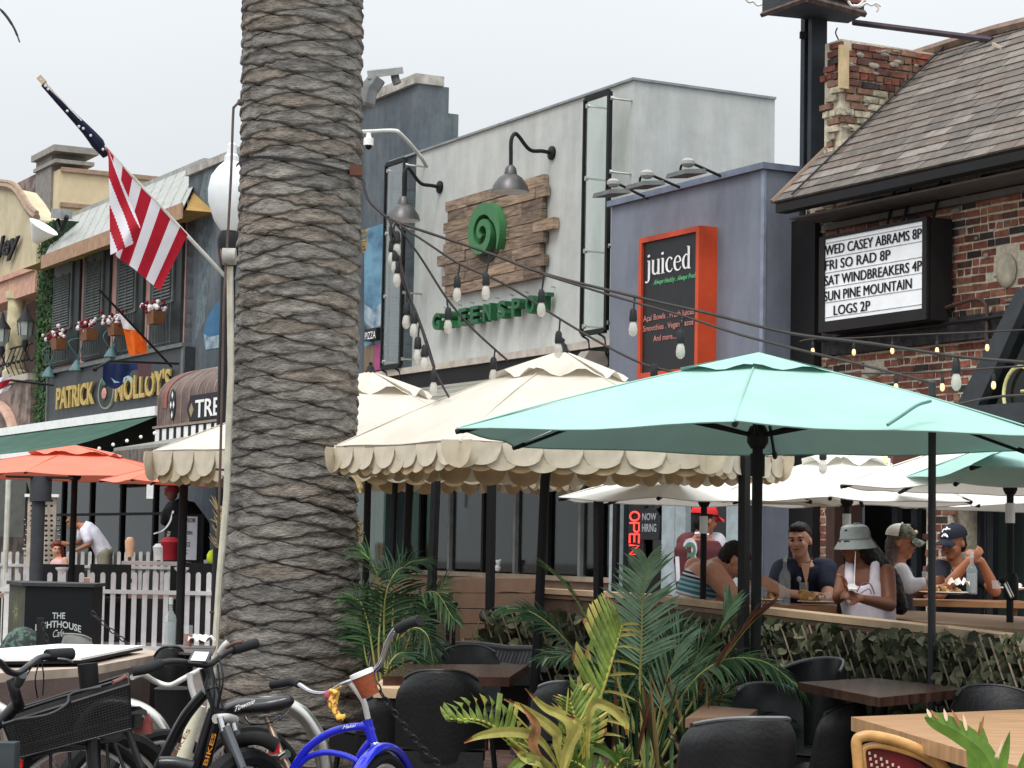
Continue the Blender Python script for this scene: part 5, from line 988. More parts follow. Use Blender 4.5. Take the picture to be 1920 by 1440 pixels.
# ---------------------------------------------------------------- string lights
BULB = mt('bulb_glass', (220, 216, 206), rough=.1, var=.05, alpha=.6, spec=.8); LIT = mt('bulb_lit', (255, 214, 156), emit=.7, var=.02); SOCK = mt('socket', (40, 40, 42), rough=.6); CORD = mt('cord', (62, 56, 54), rough=.7)
def strn(label, pts, bulbs, D0, D1, lit=False, r=.0075, grp='patio string lights', sc=1):
    P_ = [W(x, y, D0+(D1-D0)*(x-pts[0][0])/(pts[-1][0]-pts[0][0]+1e-6)) for x, y in pts]; s = T('string_lights', label, 'string lights', P_[0], 0, grp)
    m = M(); m.tube(sm(P_, 5), r, 5); m.build('cord', CORD, s)
    for b in bulbs:
        x, y, yb = b[:3]; D = D0+(D1-D0)*(x-pts[0][0])/(pts[-1][0]-pts[0][0]+1e-6); xb = b[3] if len(b) > 3 else x; top = W(x, y, D); c = W(xb, yb, D-.01); k = sc
        m = M(); m.tube([top, (top+c)/2+V((0, 0, .03)), c+V((0, 0, .08*k))], .006, 5); m.lathe([(.012, .095), (.02, .08), (.024, .03), (.02, .018)], c, 10, Matrix.Scale(k, 3)); m.build('socket', SOCK, s, smooth=True)
        m = M(); m.lathe([(.013, .02), (.022, .0), (.027, -.03), (.022, -.055), (.008, -.068)], c, 12, Matrix.Scale(k, 3)); m.build('bulb', LIT if lit else BULB, s, smooth=True)
strn('main thick string light cord running from the palm across to the right edge', [(680, 340), (690, 372), (705, 390), (737, 413), (820, 442), (918, 475), (1020, 513), (1190, 556), (1330, 588), (1482, 625), (1640, 645), (1792, 668), (1930, 680)], [(918, 477, 541, 911), (1020, 514, 573, 1015), (1190, 557, 609, 1187), (1792, 668, 707, 1793)], 13.9, 10.7, r=.009)
strn('string light cord dropping past the plank sign towards the mint umbrella', [(737, 413), (800, 455), (862, 495), (950, 535), (1050, 598), (1130, 645), (1200, 680), (1262, 698)], [(862, 497, 545, 857), (1050, 600, 650, 1047), (1226, 688, 712, 1226)], 13.6, 12.9)
strn('string light cord slanting down across the G of the green letters', [(742, 418), (790, 485), (838, 560), (885, 615), (928, 655), (952, 676)], [(838, 562, 605, 840), (928, 655, 698, 925)], 13.6, 13.6)
strn('second cord branching below the main string and passing over the black sign', [(1020, 515), (1150, 555), (1282, 593), (1390, 628), (1500, 656), (1600, 680), (1745, 717)], [(1282, 595, 650, 1276)], 12.9, 10.7)
strn('tangled bundle of string lights with many bulbs hanging beside the glass panel', [(728, 405), (738, 440), (748, 480), (758, 520), (772, 565), (790, 615), (802, 655), (818, 700), (842, 745)], [(735, 430, 478, 735), (740, 440, 462, 744), (744, 455, 495, 741), (747, 470, 518, 744), (763, 545, 596, 762), (776, 575, 612, 776), (786, 610, 660, 783), (799, 640, 675, 796), (812, 690, 722, 813)], 13.6, 13.4)
m = M()
for pts in ([(737, 413), (731, 430), (734, 452)], [(742, 416), (738, 432), (745, 450)], [(748, 480), (756, 530), (778, 580), (800, 640), (815, 690)]): m.tube(sm([W(x, y, 13.55) for x, y in pts]), .008, 5)
o = m.build('loose_cords', CORD); tag(o, 'loose loops of dark cord knotted where the string lights meet near the palm', 'cord', kind='stuff')
strn('row of lit amber bulbs strung across the brick wall under the marquee', [(1500, 640), (1524, 636), (1601, 634), (1673, 630), (1757, 626), (1851, 622), (1930, 618)], [(1524, 636, 655), (1601, 634, 657), (1673, 630, 654), (1757, 626, 654), (1851, 622, 648)], 19, 17, lit=True, sc=.65)
strn('lower row of lit amber bulbs in front of the brick wall and the A-frame', [(1560, 700), (1680, 700), (1767, 697), (1863, 690), (1930, 686)], [(1680, 700, 722), (1767, 697, 722), (1863, 690, 718)], 16, 15, lit=True, sc=.65)
strn('lit bulbs showing just under the mint umbrella edge above the deck', [(1550, 820), (1660, 822), (1773, 815), (1860, 810)], [(1660, 822, 856), (1773, 815, 832)], 14, 14, lit=True, sc=.65)
strn('single unlit bulb hanging under the mint umbrella beside the white vent cap', [(1500, 815), (1543, 822), (1580, 822)], [(1543, 822, 868)], 13.4, 13.4)
strn('thin dark wire crossing the A-frame window near the right edge', [(1735, 770), (1800, 757), (1860, 745), (1930, 740)], [], 12, 12)
strn('small unlit bulbs hanging below the scalloped valance', [(900, 840), (950, 845), (1020, 850)], [(941, 842, 893), (1013, 850, 893)], 17, 17)
# ---------------------------------------------------------------- deck, rails, hedge trellis
TAN = mt('deck_tan', (140, 116, 96), rough=.7, var=.12, scale=3); CAPT = mt('cap_tan', (190, 164, 134), rough=.7, var=.1, scale=4); DKB = mt('deck_brown', (92, 77, 66), rough=.8)
ZR = 1.11
rp = [G(1232, 1117, 1.13), G(1742, 1173, 1.08)]; ZR = 1.08
def wallseg(name, label, P, zt, th, cat='wall', zb=.0, cap=True, side=1):
    a, b = P[0], P[-1]; d = (b-a).normalized(); n_ = V((-d.y, d.x, 0))*side; l = T(name, label, cat, (a.x, a.y, 0))
    zz = lambda q, dz: (a.z if (q-a).length < (q-b).length else b.z)+dz
    m = M(); m.hexa([V((q.x, q.y, zb if lo else zz(q, -.045))) for lo in (1, 0) for q in (a, b, b+n_*th, a+n_*th)]); m.build('wall_panel', DKB, l)
    m = M(); m.hexa([V((q.x, q.y, zz(q, z))) for z in (-.04, 0) for q in (a-n_*.03, b-n_*.03, b+n_*(th+.02), a+n_*(th+.02))]); m.build('cap_board', CAPT, l)
    m = M(); m.hexa([V((q.x, q.y, zz(q, z))) for z in (-.075, -.047) for q in (a-n_*.012, b-n_*.012, b-n_*.001, a-n_*.001)]); m.build('trim_strip', TAN, l); return l
wallseg('deck_wall', 'long brown deck wall with a tan cap board in front of the seated diners', rp, ZR, .09)
wallseg('deck_wall', 'nearer section of the brown deck wall right of the tall string light post', [G(1740, 1172, ZR-.01), G(2000, 1203, ZR-.01)], ZR-.01, .10)
wallseg('deck_wall', 'farther section of the deck wall behind the palm fronds, left of the diners', [G(937, 1099, 1.13), G(1236, 1115, 1.13)], ZR, .09)
dk = M(); p0, p1, p2 = rp[0], rp[1], G(2000, 1203, ZR-.01); dk.prism([V((p0.x, p0.y+.1, 0)), V((p1.x+.1, p1.y+.1, 0)), V((p2.x+.1, p2.y, 0)), V((9, 9, 0)), V((9, 19, 0)), V((.5, 19.2, 0)), V((.2, 17.5, 0))], (0, 0, .35)); dk.build('deck', DKB, None, kind='structure')
# counter slab behind the rail
cs = M(); q = [G(1560, 1146, ZR-.02), G(1740, 1166, ZR-.02), G(1990, 1186, ZR-.02), G(1990, 1160, ZR-.02), G(1640, 1141, ZR-.02)]; cs.prism(q, (0, 0, -.04)); o = cs.build('bench_counter', mt('counter_wood', (150, 122, 98), rough=.5, stretch=(1, 6, 1))); tag(o, 'long tan wooden counter running just behind the deck wall at the right', 'counter')
# stacked board planter
bt = T('board_planter', 'tall planter of horizontal tan boards between two black posts', 'planter', (W(870, 1190, 16.5).x, 16.5, 0)); BRD = mt('board_tan', (140, 112, 92), rough=.7, rnd=.06, scale=5, var=.1)
for k in range(9):
    y0 = 1084+29*k; t_ = min(k, 4)*3; m = M(); a, b = W(842+k*7, y0, 16.5), W(1015, y0, 17.5); dn = V((0, 0, -29*16.5/FPX+.012)); u_ = V((0, .3, 0)); m.hexa([a+dn, b+dn, b+dn+u_, a+dn+u_, a, b, b+u_, a+u_]); m.build('board', BRD, bt)
m = M(); a, b = W(745, 1084, 17.6), W(842, 1084, 17.6); m.bb((a.x-.2, 17.6, 0), (b.x+.1, 17.8, a.z-.02)); m.build('side_wall', DKB, bt); m = M(); m.bb((a.x-.2, 17.5, a.z-.12), (b.x, 17.6, a.z)); m.build('side_cap', TAN, bt)
# black iron stand
l = T('iron_stand', 'black ornate iron planter stand right of the small palm', 'stand', (W(817, 1200, 15).x, 15, 0)); za = W(817, 1128, 15).z
m = M(); x0, x1 = W(775, 1128, 15).x, W(858, 1128, 15).x
m.bb((x0, 14.85, za-.03), (x1, 15.15, za)); m.build('top', BLKF, l); m = M(); m.tube([(x0, 14.87, za-.14), (x1, 14.87, za-.14)], .008, 5); m.build('rail', BLKF, l)
for i in range(9): x = x0+.02+(x1-x0-.04)*i/8; m = M(); m.tube([(x, 14.87, za-.03), (x+.015, 14.87, za-.085), (x, 14.87, za-.14)], .006, 4); m.build('scroll', BLKF, l)
for x in (x0+.02, (x0+x1)/2, x1-.02, x1-.06): m = M(); m.tube([(x, 14.88, za-.03), (x, 14.88, 0)], .014, 6); m.build('leg', BLKF, l)
# trellis hedge
Dh = lambda px: float(np.interp(px, [900, 1250, 1400, 1750, 1990], [15.6, 15.2, 13.6, 10.75, 9.4])); yh = lambda px: float(np.interp(px, [915, 1150, 1400, 1700, 1990], [1142, 1160, 1166, 1188, 1196]))
hd = T('trellis_hedge', 'low willow trellis hung with dusty olive artificial leaves along the deck', 'hedge', (W(1400, 1200, 12.3).x, 12.3, 0))
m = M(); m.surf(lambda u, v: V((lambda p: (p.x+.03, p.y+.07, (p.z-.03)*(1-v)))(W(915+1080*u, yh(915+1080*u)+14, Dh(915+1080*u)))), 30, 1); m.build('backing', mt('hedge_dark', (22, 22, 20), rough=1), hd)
LTH = mt('willow', (134, 120, 102), rough=.9, var=.2)
for i in range(62):
    for s_ in (1, -1):
        px = 905+17.5*i+random.uniform(-4, 4)
        if s_ < 0 and i % 2: continue
        a = W(px, yh(px)+random.uniform(-4, 6), Dh(px)); qx = px+s_*46; b = W(qx, yh(qx), Dh(qx)); b.z = a.z-.34*Dh(px)/11; off = V((0, -.06 if s_ > 0 else .02, 0)); m = M(); m.tube([a+off, b+off], .0055 if s_ > 0 else .004, 4); m.build('lath', LTH, hd)
LFM = [mt('hedge_leaf%d' % i, c, rough=.6, rnd=.3, var=.2, scale=20) for i, c in enumerate(((90, 96, 70), (66, 74, 52), (132, 132, 104), (50, 56, 40)))]; LME = []
for i in range(8):
    m = M(); s = 1; f_ = random.uniform(.1, .45); pts = [(-.5, 0), (-.25, .42), (.2, .4), (.6, 0), (.2, -.4), (-.25, -.42)]; P_ = [V((a, b, abs(b)*f_-.1*a*a)) for a, b in pts]; c = V((.05, 0, .03))
    for k in range(6): m.poly([P_[k], P_[(k+1) % 6], c])
    o = m.build('leaf', LFM[i % 4], smooth=60); me_ = o.data; me_.transform(Matrix.Translation(o.location)); LME.append(me_); bpy.data.objects.remove(o)
rest = M(); inv = XF[hd.name].inverted()
for n in range(950):
    px = random.uniform(905, 1985); a = W(px, yh(px), Dh(px)); z = a.z-abs(random.gauss(0, .22))-(.0 if random.random() < .9 else -.03); sz = random.uniform(.055, .085)*Dh(px)/12
    mm = Matrix.Translation((a.x, a.y-.07+random.random()*.10, z)) @ Matrix.Rotation(random.uniform(0, 6.3), 4, 'Y') @ Matrix.Rotation(PI/2+random.uniform(-.9, .9), 4, 'X') @ Matrix.Rotation(random.uniform(0, 6.3), 4, 'Z') @ Matrix.Scale(sz, 4); k = random.randrange(8)
    if n < 300: link_inst(LME[k], 'leaf', hd, inv @ mm)
    else: rest.k = k % 4; rest.raw([mm @ v.co for v in LME[k].vertices], [tuple(p.vertices) for p in LME[k].polygons])
rest.build('leaves_beyond', LFM, hd, kind='stuff')
# ---------------------------------------------------------------- tables and chairs
def slab(name, label, pts, z, th, mat, group=None, leg=True, zleg=0):
    P_ = [G(x, y, z) for x, y in pts]; c = sum(P_, V((0, 0, 0)))/len(P_); l = T(name, label, 'table', (c.x, c.y, zleg), 0, group)
    m = M(); m.prism(P_, (0, 0, -th)); m.build('table_top', mat, l)
    if leg: m = M(); m.tube([V((c.x, c.y, zleg+.02)), V((c.x, c.y, z-th))], .035, 10); m.build('leg', BLKF, l, smooth=True); m = M(); m.lathe([(.25, 0), (.24, .02), (.04, .03)], V((c.x, c.y, zleg)), 16); m.build('base', BLKF, l)
    return l
DWD = mt('dark_wood', (74, 50, 42), rough=.25, coat=.25, stretch=(1.2, 9, 1), scale=2.5, var=.3); LWD = mt('light_wood', (182, 142, 104), rough=.4, stretch=(1, 8, 1), scale=2.5, var=.14); OWD = mt('oak_edge', (150, 112, 76), rough=.45, stretch=(1, 8, 1), scale=3)
TG = 'square cafe tables in the foreground'
slab('cafe_table', 'dark brown square table behind the black chair with the tall back', [(718, 1268), (955, 1270), (991, 1246), (761, 1245)], .75, .05, DWD, TG)
slab('cafe_table', 'dark reddish brown table pointing its corner at the viewer, right of the mint pole', [(1648, 1308), (1820, 1291), (1640, 1271), (1496, 1279)], .85, .04, DWD, TG)
slab('cafe_table', 'light oak table at the lower right corner, nearest the viewer', [(1596, 1344), (1960, 1452), (2100, 1360), (1960, 1328)], .80, .055, LWD, TG)
slab('cafe_table', 'light topped table glimpsed between the palm fronds and the mint pole', [(1285, 1347), (1400, 1345), (1420, 1330), (1320, 1322)], .72, .04, mt('mid_wood', (140, 108, 88), rough=.4, stretch=(1, 8, 1)), TG)
slab('cafe_table', 'pale edged table glimpsed left of the tall black chair', [(700, 1290), (760, 1292), (770, 1276), (715, 1274)], .70, .05, mt('pale_edge', (196, 168, 136)), TG)
LTR = mt('black_leather', (11, 11, 13), rough=.48, var=.15, bump=.15, bscale=50, spec=.5); LTG = mt('grey_leather', (48, 50, 52), rough=.45, var=.12, bump=.15); RIM_HI = mt('rim_highlight', (120, 122, 124), rough=.4)  # lighter rim tone paints a highlight along the chair backs' top edge
def chair_back(cx, D, zt, w_, h_, lab, mat=LTR, curve=.12, yaw=0, wrap=False, base=.42, rimm=None):
    """padded shell chair: curved back with rounded corners, seat, four tapered legs"""
    l = T('cafe_chair', lab, 'chair', (cx, D, 0), yaw, 'black padded cafe chairs'); R_ = XF['%s' % l.name].copy()
    def shell(u, v, o):
        a = (u-.5)*2; hh = h_*(1-.10*abs(a)**4*(1)); rc = 1-.16*max(0, (v-.7)/.3)**3; x = a*w_/2*rc; y = -curve*(1-a*a)-.05*v*1.0+.02*(1-v); y += (curve*1.6*abs(a)**3 if wrap else 0); return R_ @ V((x, y+o*(1-.6*abs(a)**6)*(1-.7*max(0, v-.85)/.15)*(1), zt-h_+hh*v*(1-.03*a*a)))
    m = M(); nu, nv = 16, 10
    m.surf(lambda u, v: shell(u, v, -.028), nu, nv); m.surf(lambda u, v: shell(1-u, v, .028), nu, nv)
    m.surf(lambda u, v: shell(u, 1, -.028).lerp(shell(u, 1, .028), v)+V((0, 0, .018*math.sin(PI*v))), nu, 4)
    for u_ in (0, 1): m.surf(lambda u, v: shell(u_, u, -.028).lerp(shell(u_, u, .028), v), nv, 2)
    m.build('backrest', mat, l, smooth=50)
    m = M(); m.tube([shell(u, 1, 0)+V((0, 0, .012)) for u in np.linspace(0.02, .98, 17)], .008, 6); m.build('top_rim', rimm or mat, l, smooth=True)  # bead along the top edge; carries the painted highlight where that material is passed
    m = M(); m.surf(lambda u, v: R_ @ V(((u-.5)*w_*1.0, -.10+.46*v, base+.03*math.sin(PI*u)*math.sin(PI*v)+.03)), 8, 8); c = R_ @ V((0, .12, base-.03)); m.box(c, (w_*.96, .46, .10), R_); m.build('seat', mat, l, smooth=True)
    for sx in (-1, 1):
        for y in (-.06, .3): m = M(); m.tube([R_ @ V((sx*w_*.36, y, base-.05)), R_ @ V((sx*w_*.46, y+(.05 if y > 0 else -.05), 0))], [.017, .011], 8); m.build('leg', BLKF, l, smooth=True)
    return l
c = W(828, 1258, 11); chair_back(c.x, 11, c.z, .45, .44, 'large black padded chair with its back to the viewer in the lower middle')
c = W(722, 1300, 11.8); chair_back(c.x, 11.8, c.z, .34, .36, 'black chair partly hidden behind the blue bicycle handlebar', yaw=.5)
c = W(880, 1216, 13.8); chair_back(c.x, 13.8, c.z, .40, .34, 'dark grey chair on the far side of the dark brown table', LTG, yaw=PI)
c = W(1045, 1278, 11.6); chair_back(c.x, 11.6, c.z, .30, .30, 'grey padded chair behind the yellowing broad leaves', LTG, yaw=.3, rimm=RIM_HI)
c = W(1535, 1240, 11.3); chair_back(c.x, 11.3, c.z, .40, .46, 'black tub chair between the trellis hedge and the dark brown table', LTR, yaw=2.6, wrap=True, rimm=RIM_HI)
c = W(1555, 1320, 10.2); chair_back(c.x, 10.2, c.z, .34, .4, 'black chair tucked under the dark brown table', LTR, yaw=.9)
c = W(1440, 1289, 10.4); chair_back(c.x, 10.4, c.z, .34, .3, 'grey lined chair behind the mint umbrella pole', LTG, yaw=PI, rimm=RIM_HI)
c = W(1408, 1345, 8.9); chair_back(c.x, 8.9, c.z, .50, .42, 'big black tub chair crossed by the mint umbrella pole, nearest the viewer', LTR, yaw=.25, wrap=True, rimm=RIM_HI)
c = W(1875, 1294, 9.6); chair_back(c.x, 9.6, c.z, .45, .40, 'black chair at the right edge behind the light oak table', LTR, yaw=3.3, rimm=None)
c = W(318, 1214, 11.9); chair_back(c.x, 11.9, c.z, .20, .5, 'narrow black rounded chair beside the white topped wall', LTR, yaw=.2)
c = W(152, 1191, 13.5); chair_back(c.x, 13.5, c.z, .22, .3, 'pale grey rounded chair top in front of the cafe stand', mt('pale_grey_pad', (136, 138, 134)), yaw=-.2)
# woven rope sofa
l = T('rope_sofa', 'grey woven rope sofa with curved back behind the dark brown table', 'sofa', (W(890, 1230, 14.6).x, 14.6, 0)); RP = mt('rope_grey', (104, 104, 108), rough=.85, rnd=.2)
for i in range(34):
    u = i/33; px = 782+225*u; D = 14.6+.5*math.sin(PI*u)-.3*u; yt = 1208+8*(1-math.sin(PI*min(1, u*1.3)))
    for (s_, o) in ((1, 0), (-1, .02)):
        a = W(px, yt, D+o); b = W(px+s_*16, yt+44, D-.05+o); m = M(); m.tube([a+V((0, 0, .0)), a.lerp(b, .5)+V((0, -.03, 0)), b], .014, 6, flat=.6); m.build('rope_band', RP, l, smooth=True)
m = M(); m.tube([W(782+225*u, 1208+8*(1-math.sin(PI*min(1, u*1.3))), 14.6+.5*math.sin(PI*u)-.3*u) for u in np.linspace(0, 1, 20)], .022, 8); m.build('top_rail', mt('rope_dark', (84, 84, 88)), l, smooth=True)
m = M(); c = W(895, 1262, 14.4); m.box(c, (.75, .5, .12)); m.build('seat_cushion', LTG, l); 
for x in (-.33, .33): m = M(); m.tube([V((c.x+x, c.y, 0)), V((c.x+x, c.y, c.z))], .02, 6); m.build('leg', BLKF, l)
# rattan bistro chairs
RAT = mt('rattan', (206, 156, 92), rough=.45, var=.18, scale=12, coat=.3); RED_ = mt('cane_red', (112, 28, 32), rough=.5); CWH = mt('cane_white', (214, 196, 176))
for k, pts in enumerate(([(1612, 1470), (1608, 1420), (1606, 1392), (1614, 1382), (1640, 1380), (1690, 1392), (1735, 1412), (1770, 1440), (1790, 1475)], [(1890, 1470), (1893, 1440), (1905, 1431), (1930, 1430), (1960, 1440)])):
    D = 7.9; l = T('rattan_chair', ('rattan bistro chair back with red and white woven cane at the bottom right', 'top of another rattan chair cut by the bottom right corner')[k], 'chair', (W(pts[4][0]+40, 1440, D).x, D, 0), 0, 'rattan bistro chairs')
    P_ = sm(pp([(x, y, D) for x, y in pts]), 6); m = M(); m.tube(P_, .020, 10); m.build('back_hoop', RAT, l, smooth=True)
    Q_ = [p+V((.024, .01, -.035)) for p in P_]; m = M(); m.tube(Q_, .012, 8); m.build('inner_hoop', RAT, l, smooth=True)
    if k == 0:
        m = M(); m.poly([W(x, y, D+.02) for x, y in ((1620, 1475), (1620, 1405), (1632, 1398), (1680, 1408), (1722, 1428), (1752, 1450), (1770, 1475))]); m.build('woven_back', RED_, l)
        for i in range(11):
            for j in range(5):
                px = 1630+i*11+j*2; py = 1412+j*11+i*5.5
                if py < 1455 and px < 1745: m = M(); m.box(W(px, py, D+.012), (.008, .003, .011)); m.build('cane_slip', CWH, l)
    for px in (pts[0][0]+8, pts[-1][0]-8): m = M(); a = W(px, 1475, D); m.tube([a, V((a.x, D, 0))], .016, 8); m.build('leg', RAT, l)
# deck tables
def deck_table(lab, cx, cy, a, b, yaw, z, mat): 
    l = T('deck_table', lab, 'table', (cx, cy, .35), yaw, 'wooden tables on the deck'); R_ = XF[l.name]; R2 = R_.copy()
    m = M(); m.box(R_ @ V((0, 0, z-.35-.02)), (a, b, .04), R2); m.build('table_top', mat, l)
    for sx in (-1, 1):
        for sy in (-1, 1): m = M(); m.box(R_ @ V((sx*(a/2-.06), sy*(b/2-.06), (z-.35)/2-.02)), (.06, .06, z-.35-.04), R2); m.build('leg', mat, l)
OAK = mt('deck_oak', (150, 108, 74), rough=.4, stretch=(1, 8, 1), scale=3, var=.2)
deck_table('wooden deck table with the orange juice and bottle, before the man in navy', W(1500, 1130, 15.0).x, 15.0, 1.2, .75, -.1, 1.10, OAK)
deck_table('farther wooden deck table with plates before the man in the navy cap', W(1800, 1120, 16.0).x, 16.0, 1.0, .8, -.05, 1.13, OAK)
# ---------------------------------------------------------------- things on the tables
CLG = mt('clear_glass', (206, 214, 214), rough=.05, alpha=.22, spec=1, var=.02); FOOD = mt('food_tan', (206, 164, 110), scale=30, var=.4); NAP = mt('napkin', (232, 222, 214), rough=.9)
def bottle(px, pyb, D, H_, lab, grp='clear glass bottles', r0=.04, full=False):
    c = W(px, pyb, D); l = T('glass_bottle', lab, 'bottle', c, 0, grp); s = H_
    m = M(); m.lathe([(r0*.95, 0), (r0, .02), (r0, .56*s), (r0*.8, .64*s), (r0*.32, .74*s), (r0*.3, .93*s), (r0*.38, .94*s), (r0*.38, 1.0*s)], c, 18); m.build('bottle_glass', CLG, l, smooth=True)
    m = M(); m.lathe([(r0*.34, .86*s), (r0*.34, .995*s), (r0*.1, 1.0*s)], c, 10); m.build('stopper', mt('pale_stopper', (196, 200, 200)), l, smooth=True)
    if full: m = M(); m.lathe([(r0*.88, .01), (r0*.88, full*s)], c, 14); m.build('water', mt('water_grey', (170, 178, 178), alpha=.5, rough=.1), l, smooth=True)
def tumbler(px, pyb, D, H_, r0, lab, fill=None, fh=.7):
    c = W(px, pyb, D); l = T('drinking_glass', lab, 'glass', c, 0, 'drinking glasses')
    m = M(); m.lathe([(r0*.85, 0), (r0, H_)], c, 16); m.build('glass_wall', CLG, l, smooth=True)
    if fill: m = M(); m.lathe([(r0*.8, .004), (r0*.9, H_*fh)], c, 16); m.build('drink', fill, l, smooth=True)
OJ = mt('orange_juice', (240, 166, 30), rough=.3, var=.05, emit=0); TEA = mt('iced_tea', (150, 66, 34), rough=.25)
bottle(1471, 1134, 14.75, .335, 'tall clear bottle standing left of the orange juice on the deck table'); bottle(1822, 1114, 15.7, .30, 'clear carafe in front of the clasped hands of the man in the navy cap', full=.5)
bottle(318, 1212, 12.2, .27, 'clear ribbed bottle against the white picket fence', r0=.034, full=.5)
tumbler(1507, 1128, 14.9, .13, .032, 'glass of orange juice on the deck table', OJ, .62); tumbler(1706, 1112, 15.8, .10, .034, 'short water glass beside the woman in the camouflage cap', mt('water_grey', (0, 0, 0)), .4)
tumbler(1736, 1108, 15.9, .14, .03, 'tall glass with a little juice behind the black string light post', OJ, .3); tumbler(1868, 1104, 15.9, .06, .034, 'low empty glass right of the carafe')
tumbler(1410, 1130, 14.6, .12, .03, 'water glass just left of the mint umbrella pole'); tumbler(352, 1213, 12.2, .12, .026, 'glass of iced tea with a straw near the palm trunk', TEA, .6)
def plate(px, py, D, r_, lab, n=16, mat=FOOD):
    c = W(px, py, D); l = T('plate_of_food', lab, 'plate', c, 0, 'plates of food'); m = M(); m.lathe([(r_*.6, 0), (r_, .015), (r_*.95, .02), (r_*.6, .008)], c, 20); m.build('plate', mt('plate_white', (214, 208, 196), rough=.3), l, smooth=True)
    m = M()
    for i in range(n): m.ell(c+V((random.gauss(0, r_*.35), random.gauss(0, r_*.3), .02+abs(random.gauss(0, .018)))), (random.uniform(.012, .03), .015, random.uniform(.01, .02)), 6)
    m.build('food', mat, l, kind='stuff'); return l, c
plate(1530, 1132, 14.85, .13, 'plate of food with crumpled wrappers beside the orange juice'); plate(1770, 1114, 15.75, .18, 'board of fries and food before the man in the navy cap', 26); plate(1440, 1128, 14.8, .10, 'small plate by the clasped hands of the man in navy', 8); plate(1900, 1106, 15.9, .10, 'plate at the right end of the farther deck table', 6, NAP)
def paper(px, py, D, s_, lab):
    c = W(px, py, D); m = M(); random.seed(int(px))
    m.surf(lambda u, v: c+V(((u-.5)*s_*1.6, (v-.5)*s_, .01+s_*(.25+.9*abs(noise.noise(V((u*3, v*3, px))))+.3*math.sin(PI*u)*math.sin(PI*v)))), 9, 7); o = m.build('crumpled_napkin', NAP, None); tag(o, lab, 'napkin', 'crumpled paper napkins')
paper(1797, 1106, 15.65, .09, 'crumpled pink and white paper beside the carafe'); paper(378, 1214, 12.2, .09, 'crumpled pale paper beside the iced tea glass'); paper(1546, 1128, 14.8, .05, 'small crumpled wrapper on the plate beside the juice')
o = slab('side_table', 'low dark table holding the ribbed bottle and iced tea beside the palm', [(296, 1221), (398, 1226), (405, 1211), (306, 1208)], .86, .012, mt('table_grey', (92, 86, 84)), None)
# umbrella cranks
for px, py in ((1902, 1100), (1582, 1140)):
    c = W(px, py, 13.0 if px > 1800 else 14.6); l = T('umbrella_crank', 'chrome umbrella crank handle on the right hand pole' if px > 1800 else 'black plastic umbrella collar on the deck table, by the phone', 'crank', c)
    m = M(); m.lathe([(.035, -.08), (.045, -.06), (.045, .05), (.03, .08)], c+V((0 if px < 1800 else -.02, 0, 0)), 12); m.build('hub', BLKF, l, smooth=True)
    if px > 1800: m = M(); m.tube([W(1885, 1093, 12.9), W(1898, 1120, 12.85)], .013, 8); m.build('handle', STEEL, l, smooth=True); m = M(); m.ell(W(1879, 1088, 12.9), .022, 8); m.build('knob', BLKF, l)
# ---------------------------------------------------------------- fences, stand, low wall (left)
def fence(lab, D, x0, x1, pitch, ytop, yr, w_, posts, zb=0.0, mat=WHT, rail_h=.05, skip=None):
    l = T('picket_fence', lab, 'fence', (W((x0+x1)/2, ytop, D).x, D, 0)); px = x0; m = M(); zt = None
    while px < x1:
        t = W(px, ytop, D); m = M(); hw = w_/2
        if not (skip and skip[0] < px < skip[1]) and min([abs(px-q) for q in posts]+[99]) > pitch*.45:
            m.prism([V((t.x-hw, D, zb)), V((t.x+hw, D, zb)), V((t.x+hw, D, t.z-.03)), V((t.x+hw*.7, D, t.z-.008)), V((t.x, D, t.z)), V((t.x-hw*.7, D, t.z-.008)), V((t.x-hw, D, t.z-.03))], (0, .022, 0)); m.build('picket', mat, l)
        px += pitch
    for y in (yr, yr+105*27/D):
        a, b = W(x0-8, y, D), W(x1+3, y, D); m = M(); m.bb((a.x, D-.025, a.z-rail_h), (b.x, D-.003, a.z)); m.build('rail', mat, l)
    for q in posts:
        t = W(q, ytop, D); m = M(); m.bb((t.x-.05, D-.03, zb), (t.x+.05, D+.06, t.z)); m.build('post', mat, l); m = M(); m.lathe([(.05, -.02), (.06, .01), (.09, .04), (.09, .06), (.02, .065)], V((t.x, D+.015, t.z)), 14); m.build('post_cap', mat, l, smooth=True)
fence('white picket fence with round topped pickets behind the black cafe stand', 27, -6, 402, 19.9, 1073, 1101, .060, (117, 340))
fence('second, farther white picket fence behind the black chairs', 38, -8, 395, 13.6, 1034, 1056, .062, (51, 190), mat=mt('fence_grey_white', (208, 208, 206), var=.1))
# cafe stand
D = 20; a, b = W(48, 1099, D), W(174, 1097, D); l = T('host_stand', 'black cafe host stand lettered THE LIGHTHOUSE Cafe with a sunburst on its side', 'stand', (a.x, D, 0))
BKS = mt('stand_black', (10, 14, 18), rough=.5, var=.1); m = M(); m.bb((a.x, D, 0), (b.x, D+.5, a.z)); m.build('body', BKS, l)
c2 = W(22, 1091, D+.75); m = M(); m.hexa([V((a.x-.001, D, 0)), V((a.x-.001, D+.5, 0)), V((c2.x, D+.9, 0)), V((c2.x-.02, D+.75, 0)), V((a.x-.001, D, a.z)), V((a.x-.001, D+.5, a.z)), V((c2.x, D+.9, a.z)), V((c2.x-.02, D+.75, a.z))]); m.build('side_panel', mt('side_olive', (74, 76, 62)), l)
m = M(); m.prism([V((a.x-.03, D-.03, a.z+.002)), V((b.x+.02, D-.03, a.z+.002)), V((b.x+.02, D+.55, a.z+.002)), V((c2.x, D+.95, a.z+.002)), V((c2.x-.05, D+.75, a.z+.002))], (0, 0, .03)); m.build('top', mt('stand_top', (58, 60, 62)), l)
m = M(); cc = W(35, 1147, D+.35)
